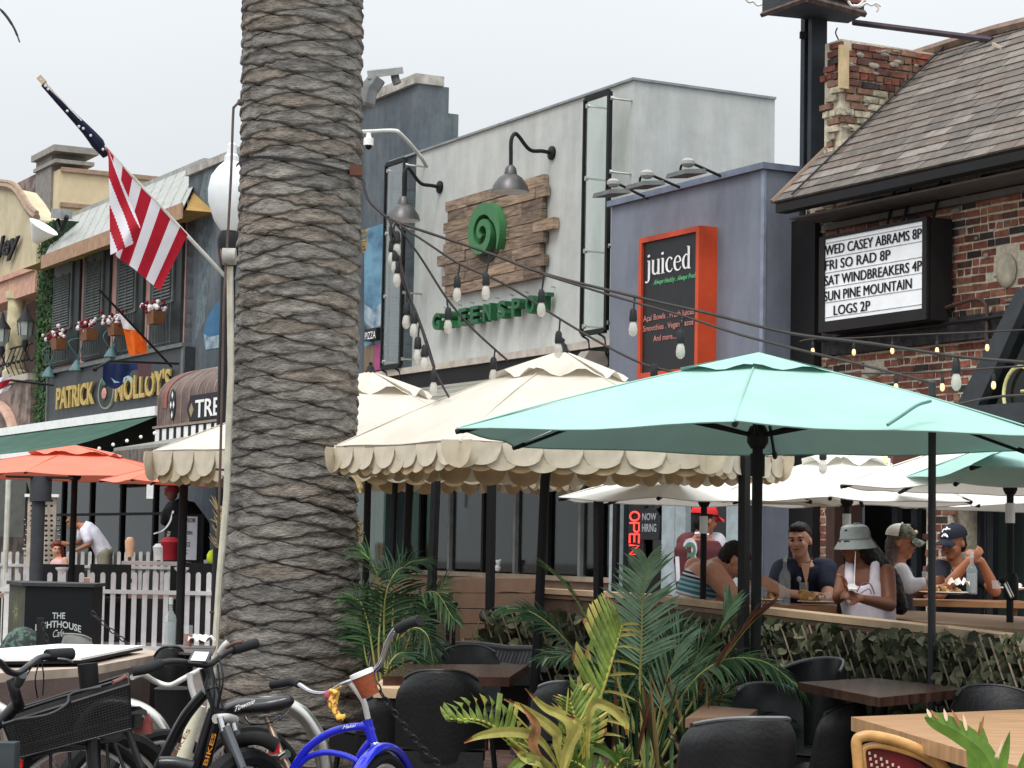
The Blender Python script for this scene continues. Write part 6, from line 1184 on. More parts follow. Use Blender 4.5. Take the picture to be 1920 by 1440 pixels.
for i in range(14):
    t = i*2*PI/14; r1, r2 = .02, .13 if i % 2 else .09; m.poly([cc+V((-.02, -.03, 0))+V((math.cos(t+q)*r*.45, -math.cos(t+q)*r*.5, math.sin(t+q)*r*1.2)) for r, q in ((r1, -.12), (r2, 0), (r1, .12))])
m.build('sunburst', mt('sun_yellow', (196, 180, 112)), l)
def arc(txt, pl, pr, h, sagk):
    A_, B2 = W(*pl, D-.004), W(*pr, D-.004); return lambda u, v, w: V((A_.x+(B2.x-A_.x)*u, D-.006, A_.z+(B2.z-A_.z)*u+sagk*math.sin(PI*u)+h*v))
CWR = mt('chalk_white', (196, 204, 202)); m = M(); m.text('THE', arc('THE', (98, 1160), (122, 1160), .058, 0), 0, .02); m.build('lettering', CWR, l)
m = M(); m.text('LIGHTHOUSE', arc('', (66, 1183), (152, 1186), .062, .04), 0, .02); m.build('lettering', CWR, l)
m = M(); m.text('Cafe', arc('', (99, 1195), (120, 1193), .07, 0), 0, .0, .4); m.build('script_lettering', CWR, l)
# low brown wall with white top
zw_ = .80; Pw = [G(-80, 1266, zw_), G(166, 1250, zw_), G(311, 1223, zw_), G(262, 1213, zw_), G(60, 1216, zw_)]
l = T('planter_wall', 'low brown stucco corner wall with a bright white top at the lower left', 'wall', V((Pw[1].x, Pw[1].y, 0))); m = M(); m.prism([V((p.x, p.y, 0)) for p in Pw], (0, 0, zw_-.05)); m.build('wall_body', mt('stucco_brown', (106, 90, 84), rough=.8, bump=.2, scale=5, var=.08), l)
m = M(); m.prism([V((p.x, p.y, zw_-.049)) for p in Pw], (0, 0, .045)); m.build('trim', mt('trim_cream', (186, 168, 152)), l)
Q_ = [G(-80, 1248, .83), G(10, 1240, .83), G(152, 1238, .83), G(268, 1214, .83), G(110, 1211, .83), G(-80, 1226, .83)]
m = M(); m.prism(Q_, (0, 0, .012)); m.build('white_top', mt('bright_white', (246, 246, 244), rough=.4, var=.01), l); m = M(); m.prism([p+V((0, 0, -.016)) for p in Q_], (0, 0, .012)); m.build('dark_edge', BLKF, l)
m = M(); c = W(42, 1222, 13.2); m.ell(c+V((0, 0, -.07)), (.15, .17, .22), 20); o = m.build('camouflage_dome', mt('camo', (66, 92, 82), scale=22, col2=(28, 36, 32), rough=.6, lo=.47, hi=.53, det=3), None, smooth=True); tag(o, 'dark green camouflage patterned dome in front of the cafe stand', 'cover')
c = W(322, 1330, 10.8); m = M(); m.lathe([(.07, -.35), (.085, .08), (.09, .1), (.07, .11)], c, 16); o = m.build('black_bin', BLKF, None, smooth=True); tag(o, 'black bin shape between the brown wall and the palm trunk', 'bin')
# picnic tables and chairs between the fences
for px, py, w_, lab in ((115, 1058, .62, 'black chair back behind the front picket fence, left of the umbrella pole'), (208, 1058, .55, 'black chair back between the picket fences, right of the coral umbrella pole'), (370, 1056, .5, 'black chair back behind the front fence nearest the palm trunk')):
    c = W(px, py, 30); l = T('patio_chair', lab, 'chair', (c.x, 30, 0), 0, 'black patio chairs between the fences'); m = M(); m.bb((c.x-w_/2, 29.97, c.z-.38), (c.x+w_/2, 30.03, c.z)); m.build('backrest', BLKF, l)
    m = M(); m.bb((c.x-w_/2, 29.5, c.z-.5), (c.x+w_/2, 30, c.z-.44)); m.build('seat', BLKF, l)
    for x in (-w_/2+.03, w_/2-.03): m = M(); m.tube([V((c.x+x, 30, 0)), V((c.x+x, 30, c.z-.3))], .02, 6); m.build('leg', BLKF, l)
for k, (x0, x1, y, D, mm) in enumerate(((228, 345, 1052, 34, mt('formica', (176, 160, 158))), (345, 402, 1060, 32, BLKF), (240, 340, 1113, 28.5, mt('bench_pink', (176, 148, 132))), (-5, 100, 1112, 28.5, MATS['bench_pink']), (96, 240, 1083, 31, mt('table_pinkwood', (170, 130, 112))))):
    a, b = W(x0, y, D), W(x1, y, D); l = T('patio_table', ('grey topped table with cups between the picket fences', 'black table end beside the palm trunk', 'pinkish wooden table seen through the front pickets near the palm', 'pinkish wooden table seen through the pickets at the left edge', 'wooden table behind the front fence below the coral umbrella')[k], 'table', (a.x, D, 0), 0, 'tables between the picket fences')
    m = M(); m.bb((a.x, D, a.z-.06), (b.x, D+.8, a.z)); m.build('table_top', mm, l)
    for x in (a.x+.08, b.x-.08): m = M(); m.bb((x-.03, D+.1, 0), (x+.03, D+.16, a.z-.06)); m.build('leg', BLKF, l)
# dark backdrop items low behind pickets: booths
m = M(); a, b = W(-30, 1100, 31.5), W(410, 1100, 31.5); m.bb((a.x, 31.5, 0), (b.x, 31.6, .72)); o = m.build('dark_screen', mt('screen_dark', (30, 27, 32)), None); tag(o, 'low dark screen behind the front picket fence', 'screen')
for px, py, c_, r_, h_, lab in ((243, 1034, (214, 168, 134), .08, .3, 'tan paper cup on the grey patio table'), (300, 1040, (206, 206, 204), .12, .25, 'pale clear pitcher on the grey patio table'), (318, 1040, (150, 26, 40), .16, .35, 'crimson bag standing on the grey patio table')):
    c = W(px, py+10, 34.2); m = M(); m.lathe([(r_*.7, 0), (r_, h_*.8), (r_*.6, h_), (r_*.3, h_*1.02)], c, 12); o = m.build('table_item', mt('item%d' % px, c_), None, smooth=True); tag(o, lab, 'cup' if px == 243 else 'pitcher' if px == 300 else 'bag')
c = W(398, 1045, 34); m = M(); m.ell(c, (.09, .08, .12), 10); o = m.build('yellow_bag', mt('lime_yellow', (220, 240, 60)), None, smooth=True); tag(o, 'bright lime yellow bundle beside the conduit pole', 'bag')
# sunglasses rack
D = 37; c = W(75, 1000, D); l = T('sunglasses_rack', 'tall revolving rack filled with dark sunglasses behind the rear fence', 'display rack', (c.x, D, 0))
PNL = mt('rack_beige', (188, 176, 160)); SGM = mt('lens_black', (16, 16, 20), rough=.2)
for s_, x0, x1 in ((0, 55, 71), (1, 80, 103)):
    a, b = W(x0, 932, D), W(x1, 1062, D); m = M(); m.bb((a.x, D-.1+.05*s_, b.z), (b.x, D, a.z)); m.build('panel', PNL, l)
    m = M(); m.bb((a.x-.05, D-.14, a.z), (b.x+.05, D+.04, a.z+.05)); m.build('cap', WHT, l)
    for j in range(13):
        y = 939+9.3*j; 
        if j == 2 and s_: continue
        for t in (.28, .72):
            p = W(x0+(x1-x0)*t, y, D-.14); m = M(); m.ell(p, (.028, .015, .022), 8); m.build('sunglass_lens', SGM, l)
for x in (48, 108, 111):
    for j in range(8): p = W(x+random.uniform(-2, 2), 975+9.5*j, D); m = M(); m.ell(p, (.03, .03, .02), 6); m.build('sunglass_side', SGM, l)
# pirate figure with menu board
D = 36; c = W(333, 960, D); l = T('pirate_statue', 'dark coated pirate statue with a red bandana holding a curved sword', 'statue', (c.x, D, 0)); CO = mt('coat_black', (22, 20, 24)); kk = D/FPX
m = M(); hd_ = W(322, 925, D); 
B2 = M(); B2.tube([W(333, 1060, D), W(335, 1000, D), W(338, 950, D), W(330, 938, D)], [.25, .24, .26, .12], 14); B2.tube([W(348, 948, D), W(372, 985, D), W(372, 1050, D)], [.16, .2, .2], 10); B2.tube([W(322, 946, D), W(308, 965, D-.1), W(306, 978, D-.2)], [.09, .075, .06], 8); B2.ell(W(306, 980, D-.2), .06, 8); remesh(B2, .035, 5).build('coat', CO, l, smooth=True)
m = M(); m.ell(hd_, (.10, .11, .14), 12); m.ell(hd_+V((-.09, -.05, -.01)), .03, 6); m.build('head', mt('statue_skin', (150, 96, 84)), l, smooth=True)
m = M(); m.ell(hd_+V((.0, .01, .06)), (.13, .13, .10), 12); m.build('bandana', mt('bandana_red', (170, 44, 62)), l, smooth=True)
m = M(); m.tube(sm(pp([(325, 958, D-.3), (318, 980, D-.35), (305, 995, D-.35), (288, 1001, D-.35)])), [.03]*10+[.02]*8+[.01]*4, 5, flat=.4); m.build('sword', STEEL, l, smooth=True)
m = M(); 
for i in range(5): m.box(W(317-i*1.2, 998+i*5, D-.32), (.05, .02, .035), Matrix.Rotation(.3, 4, 'Y')); 
m.build('belt_studs', mt('stud_white', (210, 204, 196)), l, kind='stuff')
a, b = W(336, 968, D-.6), W(368, 1050, D-.6); s = T('menu_board', 'tall white menu board reading WELCOME in a black frame before the pirate statue', 'sign', (a.x, D-.6, 0)); m = M(); m.bb((a.x+.03, D-.6, b.z), (b.x, D-.57, a.z)); pn = m.build('board', mt('menu_white', (226, 224, 232), var=.02), s); m = M(); m.bb((a.x-.12, D-.58, 0), (b.x+.1, D-.5, a.z+.04)); m.build('frame', BLKF, s)
INK = mt('menu_ink', (70, 66, 74))
for tx, x0, x1, y, h in (('WELCOME', 349, 366, 979, .07), ('PIZZERIA', 344, 361, 1002, .06), ('DECK', 345, 357, 1025, .08)):
    A_, B3 = W(x0, y, D-.61), W(x1, y, D-.61); m = M(); m.text(tx, lambda u, v, w: V((A_.x+(B3.x-A_.x)*u, D-.605, A_.z+h*v)), 0, .02); m.build('lettering', INK, pn)
for y in (985, 989, 993, 1008, 1013, 1032, 1038): A_ = W(350, y, D); m = M(); m.bb((A_.x-.02, D-.606, A_.z), (A_.x+.1, D-.603, A_.z+.015)); m.build('text_line', INK, pn)
# hanging shirt
c = W(24, 940, 37); m = M(); m.prism([c+V(q) for q in ((-.25, 0, -.6), (.2, 0, -.6), (.22, 0, .35), (.35, 0, -.05), (.45, 0, .0), (.3, 0, .55), (0, 0, .65), (-.25, 0, .6))], (0, .08, 0)); o = m.build('hanging_shirt', mt('shirt_grey', (92, 94, 90)), None); tag(o, 'grey shirt hanging in the dark shop front at the left edge', 'shirt')
# ---------------------------------------------------------------- plants
def blade(m, base, d, nrm, L_, w_, droop, k=0, tip=None, n=5):
    """one tapering folded blade"""
    side = d.cross(nrm).normalized(); P_ = []; p = V(base); dd = V(d)
    for i in range(n+1):
        t = i/n; ww = w_*(.35+.65*math.sin(min(1, t*2.2)*PI/2))*(1-t**2.6)+.0004; P_.append((p-side*ww/2+nrm*ww*.18, V(p), p+side*ww/2+nrm*ww*.18)); dd = (dd+V((0, 0, -droop/n))).normalized(); p = p+dd*L_/n
    for i in range(n):
        m.k = tip if (tip is not None and i >= n-1) else k
        a, b = P_[i], P_[i+1]; m.poly([a[0], a[1], b[1], b[0]]); m.poly([a[1], a[2], b[2], b[1]])
def frond(par, mats, pts, L_, w_, n=26, ang=50, droop=.5, k=0, k2=None, brown=0, tipk=None, up=(0, -.35, 1), start=.12, rr=.008, lfn=None, one=None, name='frond'):
    R_ = sm(pp(pts), 8); m = M(); m.k = 0; st = M(); st.tube(R_, [rr*(1-.75*i/(len(R_)-1)) for i in range(len(R_))], 6)
    f = st.build('frond_stem' if name == 'frond' else 'leaf_midrib', mats[-1], par, smooth=True); tot = len(R_)-1; up = V(up).normalized()
    for i in range(n):
        t = start+(1-start)*i/(n-1); x = t*tot; j = min(int(x), tot-1); p = R_[j].lerp(R_[j+1], x-j); tg = (R_[min(j+1, tot)]-R_[max(j-1, 0)]).normalized(); sd = tg.cross(up).normalized(); nrm = sd.cross(tg).normalized()
        for s_ in (1, -1):
            if one and s_ != one: continue
            a = math.radians(ang*(1-.45*t)+random.uniform(-6, 6)); l = L_*(lfn(t) if lfn else (math.sin(PI*min(1, .18+.82*t*.9))**.6))*random.uniform(.85, 1.1); d = (tg*math.cos(a)+sd*s_*math.sin(a)+nrm*.12).normalized()
            kk = k2 if (k2 is not None and random.random() < brown) else k
            blade(m, p, d, nrm, l, w_*random.uniform(.8, 1.15), droop*random.uniform(.6, 1.3), kk, tipk)
    return m.build(name, list(mats), par)
GR = mt('palm_green', (98, 136, 88), rough=.45, var=.25, scale=8, trl=.2, rnd=.15); GD = mt('palm_dark', (52, 82, 52), rough=.45, var=.25, scale=8, trl=.15); GB = mt('palm_bluegreen', (142, 174, 142), rough=.4, var=.2, scale=8, trl=.2); BRN = mt('palm_brown', (112, 66, 44), rough=.7, var=.3, scale=8, trl=.1); STM = mt('stem_yellow', (168, 168, 96), rough=.5)
PM = [GR, GD, GB, BRN, STM]
ap = T('areca_palm', 'large potted feathery palm with upright fronds in front of the trellis hedge', 'palm plant', (W(1220, 1440, 10.6).x, 10.6, 0))
D = 10.6
F_ = [([(1212, 1440, D), (1200, 1300, D), (1203, 1205, D-.05), (1205, 1120, D-.1), (1213, 1052, D-.2)], .27, .017, 24, 62, .25, 2, None, 0, .38),
 ([(1190, 1440, D), (1160, 1280, D), (1115, 1185, D-.1), (1070, 1110, D-.2), (1030, 1066, D-.3)], .24, .018, 24, 55, .5, 0, 3, .35, .3),
 ([(1180, 1440, D+.1), (1120, 1290, D+.1), (1060, 1200, D), (1000, 1150, D), (950, 1140, D)], .22, .015, 22, 55, .7, 1, None, 0, .3),
 ([(1225, 1440, D), (1255, 1350, D), (1305, 1272, D-.1), (1365, 1236, D-.15), (1435, 1242, D-.2), (1500, 1290, D-.2)], .25, .014, 32, 70, .9, 1, 0, .4, .3),
 ([(1225, 1440, D+.1), (1262, 1320, D+.1), (1310, 1230, D+.1), (1350, 1180, D), (1372, 1130, D)], .22, .014, 26, 45, .2, 0, 2, .4, .3),
 ([(1220, 1440, D), (1240, 1320, D+.1), (1262, 1240, D+.1), (1280, 1190, D+.1)], .22, .013, 22, 40, .3, 2, 1, .5, .3),
 ([(1210, 1440, D), (1180, 1330, D+.1), (1150, 1270, D+.1), (1090, 1230, D+.1), (1020, 1235, D)], .2, .013, 24, 60, .7, 1, 2, .3, .3),
 ([(1240, 1440, D), (1310, 1390, D-.1), (1400, 1350, D-.2), (1470, 1350, D-.2)], .2, .012, 24, 60, .6, 1, None, 0, .3),
 ([(1230, 1440, D-.1), (1290, 1330, D-.1), (1390, 1190, D-.2), (1440, 1140, D-.2)], .16, .016, 20, 14, .05, 3, None, 0, .35)]
for (p_, L_, w_, n, a_, dr, k, k2, b_, st_) in F_: frond(ap, PM, p_, L_, w_*1.15, int(n*1.35), a_, dr, k, k2, b_, start=st_)
for i in range(12):
    tx = random.uniform(1010, 1490); ty = random.uniform(1150, 1300)+abs(tx-1240)*.12; dd = random.uniform(.05, .5)
    frond(ap, PM, [(1215+random.uniform(-20, 25), 1440, D+dd*.5), (1215+(tx-1215)*.25, 1440-(1440-ty)*.5, D+dd), (1215+(tx-1215)*.6, 1440-(1440-ty)*.9, D+dd), (tx, ty, D+dd)], .21, .014, 26, 58, .6, random.choice((0, 1, 2)), 1, .4, start=.35)
for i in range(26):
    x = random.uniform(1150, 1330); m = M(); b = W(x+random.uniform(-20, 20), 1470, D-.1); t = W(x+random.uniform(-70, 60), random.uniform(1230, 1330), D-.15+random.uniform(-.2, .2)); d = (t-b); m.k = 0; blade(m, b, d.normalized(), V((0, -1, 0)), d.length, .022, random.uniform(0, .25)); m.build('sheath_blade', random.choice([BRN, BRN, GR, GD, mt('straw', (150, 128, 84), rough=.8)]), ap)
lp = T('small_palm', 'dark green feathery palm beside the right edge of the big trunk', 'palm plant', (W(730, 1300, 13.4).x, 13.4, 0)); D = 13.4
for p_ in ([(720, 1330, D), (710, 1220, D), (715, 1120, D), (700, 1060, D-.1), (676, 1032, D-.1)], [(730, 1330, D), (735, 1200, D), (740, 1110, D), (760, 1060, D), (800, 1048, D)], [(735, 1330, D), (745, 1200, D), (775, 1130, D), (815, 1110, D-.1), (850, 1160, D-.2)],
           [(725, 1330, D), (730, 1230, D), (770, 1180, D-.1), (800, 1190, D-.2), (812, 1240, D-.2)], [(715, 1330, D), (700, 1230, D), (690, 1170, D), (676, 1130, D), (660, 1120, D)], [(725, 1330, D), (720, 1180, D), (725, 1110, D-.1), (745, 1070, D-.1), (770, 1062, D-.1)], [(720, 1330, D), (725, 1260, D-.2), (750, 1225, D-.2), (790, 1235, D-.2)], [(720, 1330, D+.1), (690, 1250, D), (680, 1200, D), (672, 1190, D)], [(740, 1330, D), (760, 1220, D), (790, 1150, D), (835, 1090, D)]):
    frond(lp, PM, p_, .26, .016, 24, 60, .8, random.choice((0, 1, 1)), 1, .4, start=.3)
for k, (cx, cy, lab) in enumerate(((885, 1215, 'little spiky palm in front of the tan board planter, left one'), (915, 1195, 'little spiky palm in front of the tan board planter, right one'))):
    c = W(cx, cy+20, 15.6); l = T('little_palm', lab, 'plant', V((c.x, 15.6, 0)), 0, 'little palms by the board planter'); m = M()
    for i in range(26): a = random.uniform(.1, PI-.1); d = V((math.cos(a), random.uniform(-.5, .5), math.sin(a))).normalized(); blade(m, c, d, V((0, -1, .2)).normalized(), random.uniform(.1, .2), .012, .4, i % 2)
    m.build('foliage', [GR, GD], l); m = M(); m.tube([V((c.x, 15.6, 0)), c], .02, 6); m.build('stem', BRN, l)
# broad yellowing leaves (bird-of-paradise like)
BG = mt('broad_green', (128, 150, 70), rough=.5, var=.3, scale=6, trl=.25, stretch=(2, 2, 1), bump=.3, bscale=40); BY = mt('broad_yellow', (176, 168, 90), rough=.5, var=.25, scale=7, trl=.25); BB = mt('broad_brown', (146, 104, 66), rough=.8, var=.3, scale=12); BS = mt('broad_stem', (196, 190, 96), rough=.45); BGD = mt('broad_deep', (92, 124, 54), rough=.4, var=.25, scale=6, trl=.25)
BM2 = [BG, BY, BB, BGD, BS]
bp_ = T('broad_leaf_plant', 'yellow green broad leaved plant with torn browning leaves in the lower middle', 'plant', (W(1080, 1440, 8.8).x, 8.8, 0)); D = 8.8
def broad(pts, L_, n, ang, one=None, k=0, w=.045, lf=None, dr=.25, brown=.12, rr=.011): return frond(bp_, BM2, pts, L_, w, n, ang, dr, k, 1, brown, tipk=2, start=.25, rr=rr, one=one, name='broad_leaf', lfn=lf or (lambda t: .55+.45*math.sin(PI*t)), up=(0, -1, .1))
def bleaf(pts, wl, wr, n=15, ang=48, split=.3, k=0, ke=1, lf=None, name='broad_leaf', st0=.3):
    """one broad pleated leaf: contiguous strips off a midrib, torn apart at random"""
    R_ = sm(pp(pts), 8); tot = len(R_)-1; m = M(); stp = M(); stp.tube(R_, [.010*(1-.75*i/tot) for i in range(tot+1)], 6); stp.build('leaf_midrib', BS, bp_, smooth=True)
    up = V((0, -1, .12)).normalized(); lf = lf or (lambda t: math.sin(PI*min(1, .12+.86*t))**.55)
    def at(t): x = t*tot; j = min(int(x), tot-1); return R_[j].lerp(R_[j+1], x-j), (R_[min(j+1, tot)]-R_[max(j-1, 0)]).normalized()
    for s_, wd in ((1, wr), (-1, wl)):
        if not wd: continue
        for i in range(n):
            t0, t1 = st0+(1-st0)*i/n, st0+(1-st0)*(i+1)/n; cut = random.random() < split; tip_k = 2 if random.random() < .22 else (ke if random.random() < .4 else k); rows = []
            for t, sg in ((t0, 0), ((t0+t1)/2, 1), (t1, 0)):
                p, tg = at(min(t, 1)); sd = tg.cross(up).normalized()*s_; nr = up; a = math.radians(ang*(1-.35*t)); d = (tg*math.cos(a)+sd*math.sin(a)); l = wd*lf((t-st0)/(1-st0))*(.72 if cut else 1)*random.uniform(.94, 1.05); sh = (t-(t0+t1)/2)*-(.55 if cut else .06)
                rows.append([p+d*l*v+tg*(sh*tot*.02*v*v*5)+nr*(.006*sg*(1-v*.4)-.05*v*v*l/.2+.012*math.sin(v*5+i)*v) for v in (0, .25, .5, .75, .92, 1)])
            for r in (0, 1):
                for v in range(5): m.k = tip_k if v >= 4 else (ke if (v == 3 and tip_k != k) else k); m.poly([rows[r][v], rows[r+1][v], rows[r+1][v+1], rows[r][v+1]])
    m.build(name, BM2, bp_)
bleaf([(1095, 1500, D), (1108, 1400, D), (1118, 1335, D), (1138, 1270, D-.05), (1157, 1205, D-.08), (1168, 1170, D-.1)], .245, 0, 16, 50, .25)
bleaf([(1050, 1500, D-.12), (1062, 1450, D-.12), (1075, 1400, D-.12), (1078, 1350, D-.12), (1068, 1310, D-.12)], .13, .16, 13, 62, .15)
bleaf([(1130, 1520, D-.15), (1120, 1470, D-.15), (1085, 1432, D-.15), (1045, 1420, D-.18)], .09, .11, 12, 60, .15, 3)
bleaf([(1140, 1500, D-.1), (1150, 1450, D-.1), (1165, 1425, D-.1), (1180, 1420, D-.12)], .07, .07, 10, 60, .1, 3)
bleaf([(1010, 1500, D), (1000, 1430, D), (955, 1385, D-.1), (905, 1352, D-.15), (835, 1348, D-.2)], .03, .145, 15, 75, .55, st0=.35)
broad([(1095, 1500, D), (1108, 1400, D), (1118, 1330, D), (1140, 1262, D-.05), (1158, 1200, D-.08), (1166, 1172, D-.1)], .17, 10, 70, 1, 1, .016, dr=.9)
for pts, k in (([(1050, 1440, D-.2), (1010, 1385, D-.2), (960, 1372, D-.25), (905, 1378, D-.3), (870, 1392, D-.3)], 1), ([(1060, 1470, D-.2), (1045, 1400, D-.2), (1040, 1370, D-.2), (985, 1330, D-.2), (945, 1310, D-.2)], 1), ([(1060, 1450, D-.2), (1070, 1400, D-.2), (1065, 1350, D-.2), (1020, 1325, D-.2), (985, 1290, D-.2)], 1), ([(1040, 1470, D-.3), (1000, 1420, D-.3), (960, 1440, D-.3), (940, 1470, D-.3)], 0), ([(1050, 1470, D-.1), (1075, 1420, D-.1), (1110, 1400, D-.1), (1150, 1420, D-.1), (1170, 1460, D-.1)], 3), ([(1050, 1470, D-.3), (1062, 1410, D-.3), (1085, 1360, D-.3), (1062, 1340, D-.3)], 1), ([(1040, 1460, D-.25), (1000, 1400, D-.25), (1005, 1360, D-.25), (975, 1320, D-.25)], 2), ([(1045, 1460, D-.25), (1015, 1430, D-.3), (985, 1420, D-.3), (960, 1400, D-.3)], 1), ([(1100, 1440, D-.2), (1108, 1330, D-.2), (1140, 1325, D-.2), (1172, 1355, D-.2), (1174, 1378, D-.2)], 1)):
    R_ = sm(pp(pts), 6); m = M(); n = len(R_); wv_ = [.003+.017*math.sin(PI*min(1, i/(n-1)*1.02)) for i in range(n)]; up = V((0, -1, .1)); prev = None
    for i in range(n):
        tg = (R_[min(i+1, n-1)]-R_[max(i-1, 0)]).normalized(); sd = tg.cross(up).normalized(); cur = (R_[i]+sd*wv_[i]+V((0, -.008, 0)), R_[i], R_[i]-sd*wv_[i]+V((0, -.012, 0)))
        if prev: m.k = 2 if i > n-4 else k; m.poly([prev[0], prev[1], cur[1], cur[0]]); m.poly([prev[1], prev[2], cur[2], cur[1]])
        prev = cur
    m.build('curled_leaf', BM2, bp_, smooth=60)
m = M()
for i in range(14): b = W(1060+random.uniform(-30, 40), 1470, D-.1); t = W(1060+random.uniform(-110, 60), random.uniform(1290, 1400), D-.2); m.tube(sm([b, b.lerp(t, .5)+V((random.uniform(-.03, .03), 0, .02)), t], 5), [.006]*5+[.004]*5+[.001], 5)
m.build('thin_stalks', BS, bp_, kind='stuff')
rl = T('corner_plant', 'fresh green broad leaf plant at the bottom right corner before the oak table', 'plant', (W(1860, 1440, 6.6).x, 6.6, 0)); D = 6.6; GC = mt('fresh_green', (112, 148, 62), rough=.4, var=.22, scale=7, trl=.25); CM = [GC, BGD, BB, GC, STM]
R_ = sm(pp([(1880, 1500, D), (1850, 1420, D), (1800, 1375, D), (1755, 1352, D), (1734, 1343, D)]), 8); m = M(); n = len(R_)
for i in range(n-1):
    q = lambda i: (lambda tg, w_: (R_[i]+tg.cross(V((0, -1, 0))).normalized()*w_, R_[i]+V((0, -.01, 0)), R_[i]-tg.cross(V((0, -1, 0))).normalized()*w_*.9))((R_[min(i+1, n-1)]-R_[max(i-1, 0)]).normalized(), .004+.030*math.sin(PI*min(1, (i+2)/(n+1)))**.7)
    a, b = q(i), q(i+1); m.k = 0; m.poly([a[0], a[1], b[1], b[0]]); m.poly([a[1], a[2], b[2], b[1]])
m.build('arching_leaf', CM, rl, smooth=60)
for b, t, w_ in (((1848, 1470), (1838, 1352), .035), ((1870, 1470), (1893, 1370), .022), ((1840, 1480), (1812, 1385), .03), ((1905, 1480), (1925, 1400), .02)):
    m = M(); B_, T_ = W(*b, D+.1), W(*t, D+.1); d = T_-B_; blade(m, B_, d.normalized(), V((0, -1, 0)), d.length, w_*1.6, .05, 0, None, 8); m.build('upright_leaf', CM, rl)
for b, t in (((1760, 1348), (1745, 1330)), ((1775, 1352), (1770, 1328)), ((1800, 1362), (1785, 1330)), ((1812, 1370), (1806, 1338)), ((1835, 1380), (1845, 1340)), ((1866, 1420), (1880, 1385)), ((1745, 1345), (1738, 1328))):
    m = M(); B_, T_ = W(*b, D-.02), W(*t, D); d = T_-B_; blade(m, B_, d.normalized(), V((0, -1, 0)), d.length, .012, .1, 0); m.build('torn_tip', BB if t[0] % 2 else mt('dry_tip', (206, 178, 150)), rl)
# ---------------------------------------------------------------- racks, chains
def hoop(lab, pts, D, r=.036): l = T('bike_rack', lab, 'bike rack', V((W(*pts[0], D).x, D, 0)), 0, 'stainless steel hoop bike racks'); m = M(); P_ = sm([W(x, y, D) for x, y in pts], 8); P_.append(V((P_[-1].x, D, 0))); P_.insert(0, V((P_[0].x, D, 0))); m.tube(P_, r, 14); m.build('hoop', STEEL, l, smooth=True)
hoop('stainless hoop bike rack behind the blue bicycle seat', [(425, 1440), (432, 1380), (465, 1330), (520, 1320), (565, 1338), (597, 1385), (609, 1440)], 9.9)
hoop('stainless hoop bike rack behind the black wire basket', [(140, 1440), (150, 1370), (190, 1325), (245, 1324), (290, 1350), (318, 1400), (326, 1440)], 10.0)
hoop('pale steel hoop at the far left edge', [(-90, 1440), (-80, 1370), (-40, 1322), (-5, 1330), (12, 1352), (24, 1440)], 9.9)
CHM = mt('chain_black', (48, 50, 54), rough=.35, metal=.6)
lk = M(); n = 12; lk.tube([V((.021*math.copysign(abs(math.cos(t))**.8, math.cos(t))*1.0, 0, .011*math.sin(t))) for t in np.linspace(0, 2*PI, n+1)], .0038, 6, cap=False); lo = lk.build('link', CHM, smooth=True); LK = lo.data; LK.transform(Matrix.Translation(lo.location)); bpy.data.objects.remove(lo)
def chain(lab, pts, D):
    P_ = sm([W(*p, D) for p in pts], 10); l = T('chain', lab, 'chain', P_[-1], 0, 'black chains'); L_ = [0]
    for i in range(1, len(P_)): L_.append(L_[-1]+(P_[i]-P_[i-1]).length)
    n = int(L_[-1]/.034); inv = XF[l.name].inverted()
    for i in range(n):
        s = (i+.5)*L_[-1]/n; j = next(k for k in range(1, len(L_)) if L_[k] >= s); t = (s-L_[j-1])/(L_[j]-L_[j-1]); p = P_[j-1].lerp(P_[j], t); d = (P_[j]-P_[j-1]).normalized(); q = d.to_track_quat('X', 'Z').to_matrix().to_4x4()
        link_inst(LK, 'link', l, inv @ Matrix.Translation(p) @ q @ Matrix.Rotation(PI/2*(i % 2)+.3, 4, 'X'))
chain('black chain sagging from the blue bicycle down past the large black chair', [(693, 1255), (715, 1300), (750, 1350), (790, 1400), (835, 1445)], 9.8)
chain('black chain low behind the feathery palm', [(1255, 1378), (1290, 1405), (1335, 1445)], 9.8)
chain('black chain running from the cafe stand down across the white fence', [(172, 1147), (195, 1170), (225, 1195), (242, 1209)], 13); chain('black chain hanging straight in front of the cafe stand', [(80, 1168), (85, 1190), (93, 1212)], 12.8)
m = M(); c = W(75, 1175, 12.9); m.bb((c.x-.02, 12.9, 0), (c.x+.02, 12.94, c.z+.05)); o = m.build('chain_post', BLKF); tag(o, 'short black post before the cafe stand holding a chain', 'post')
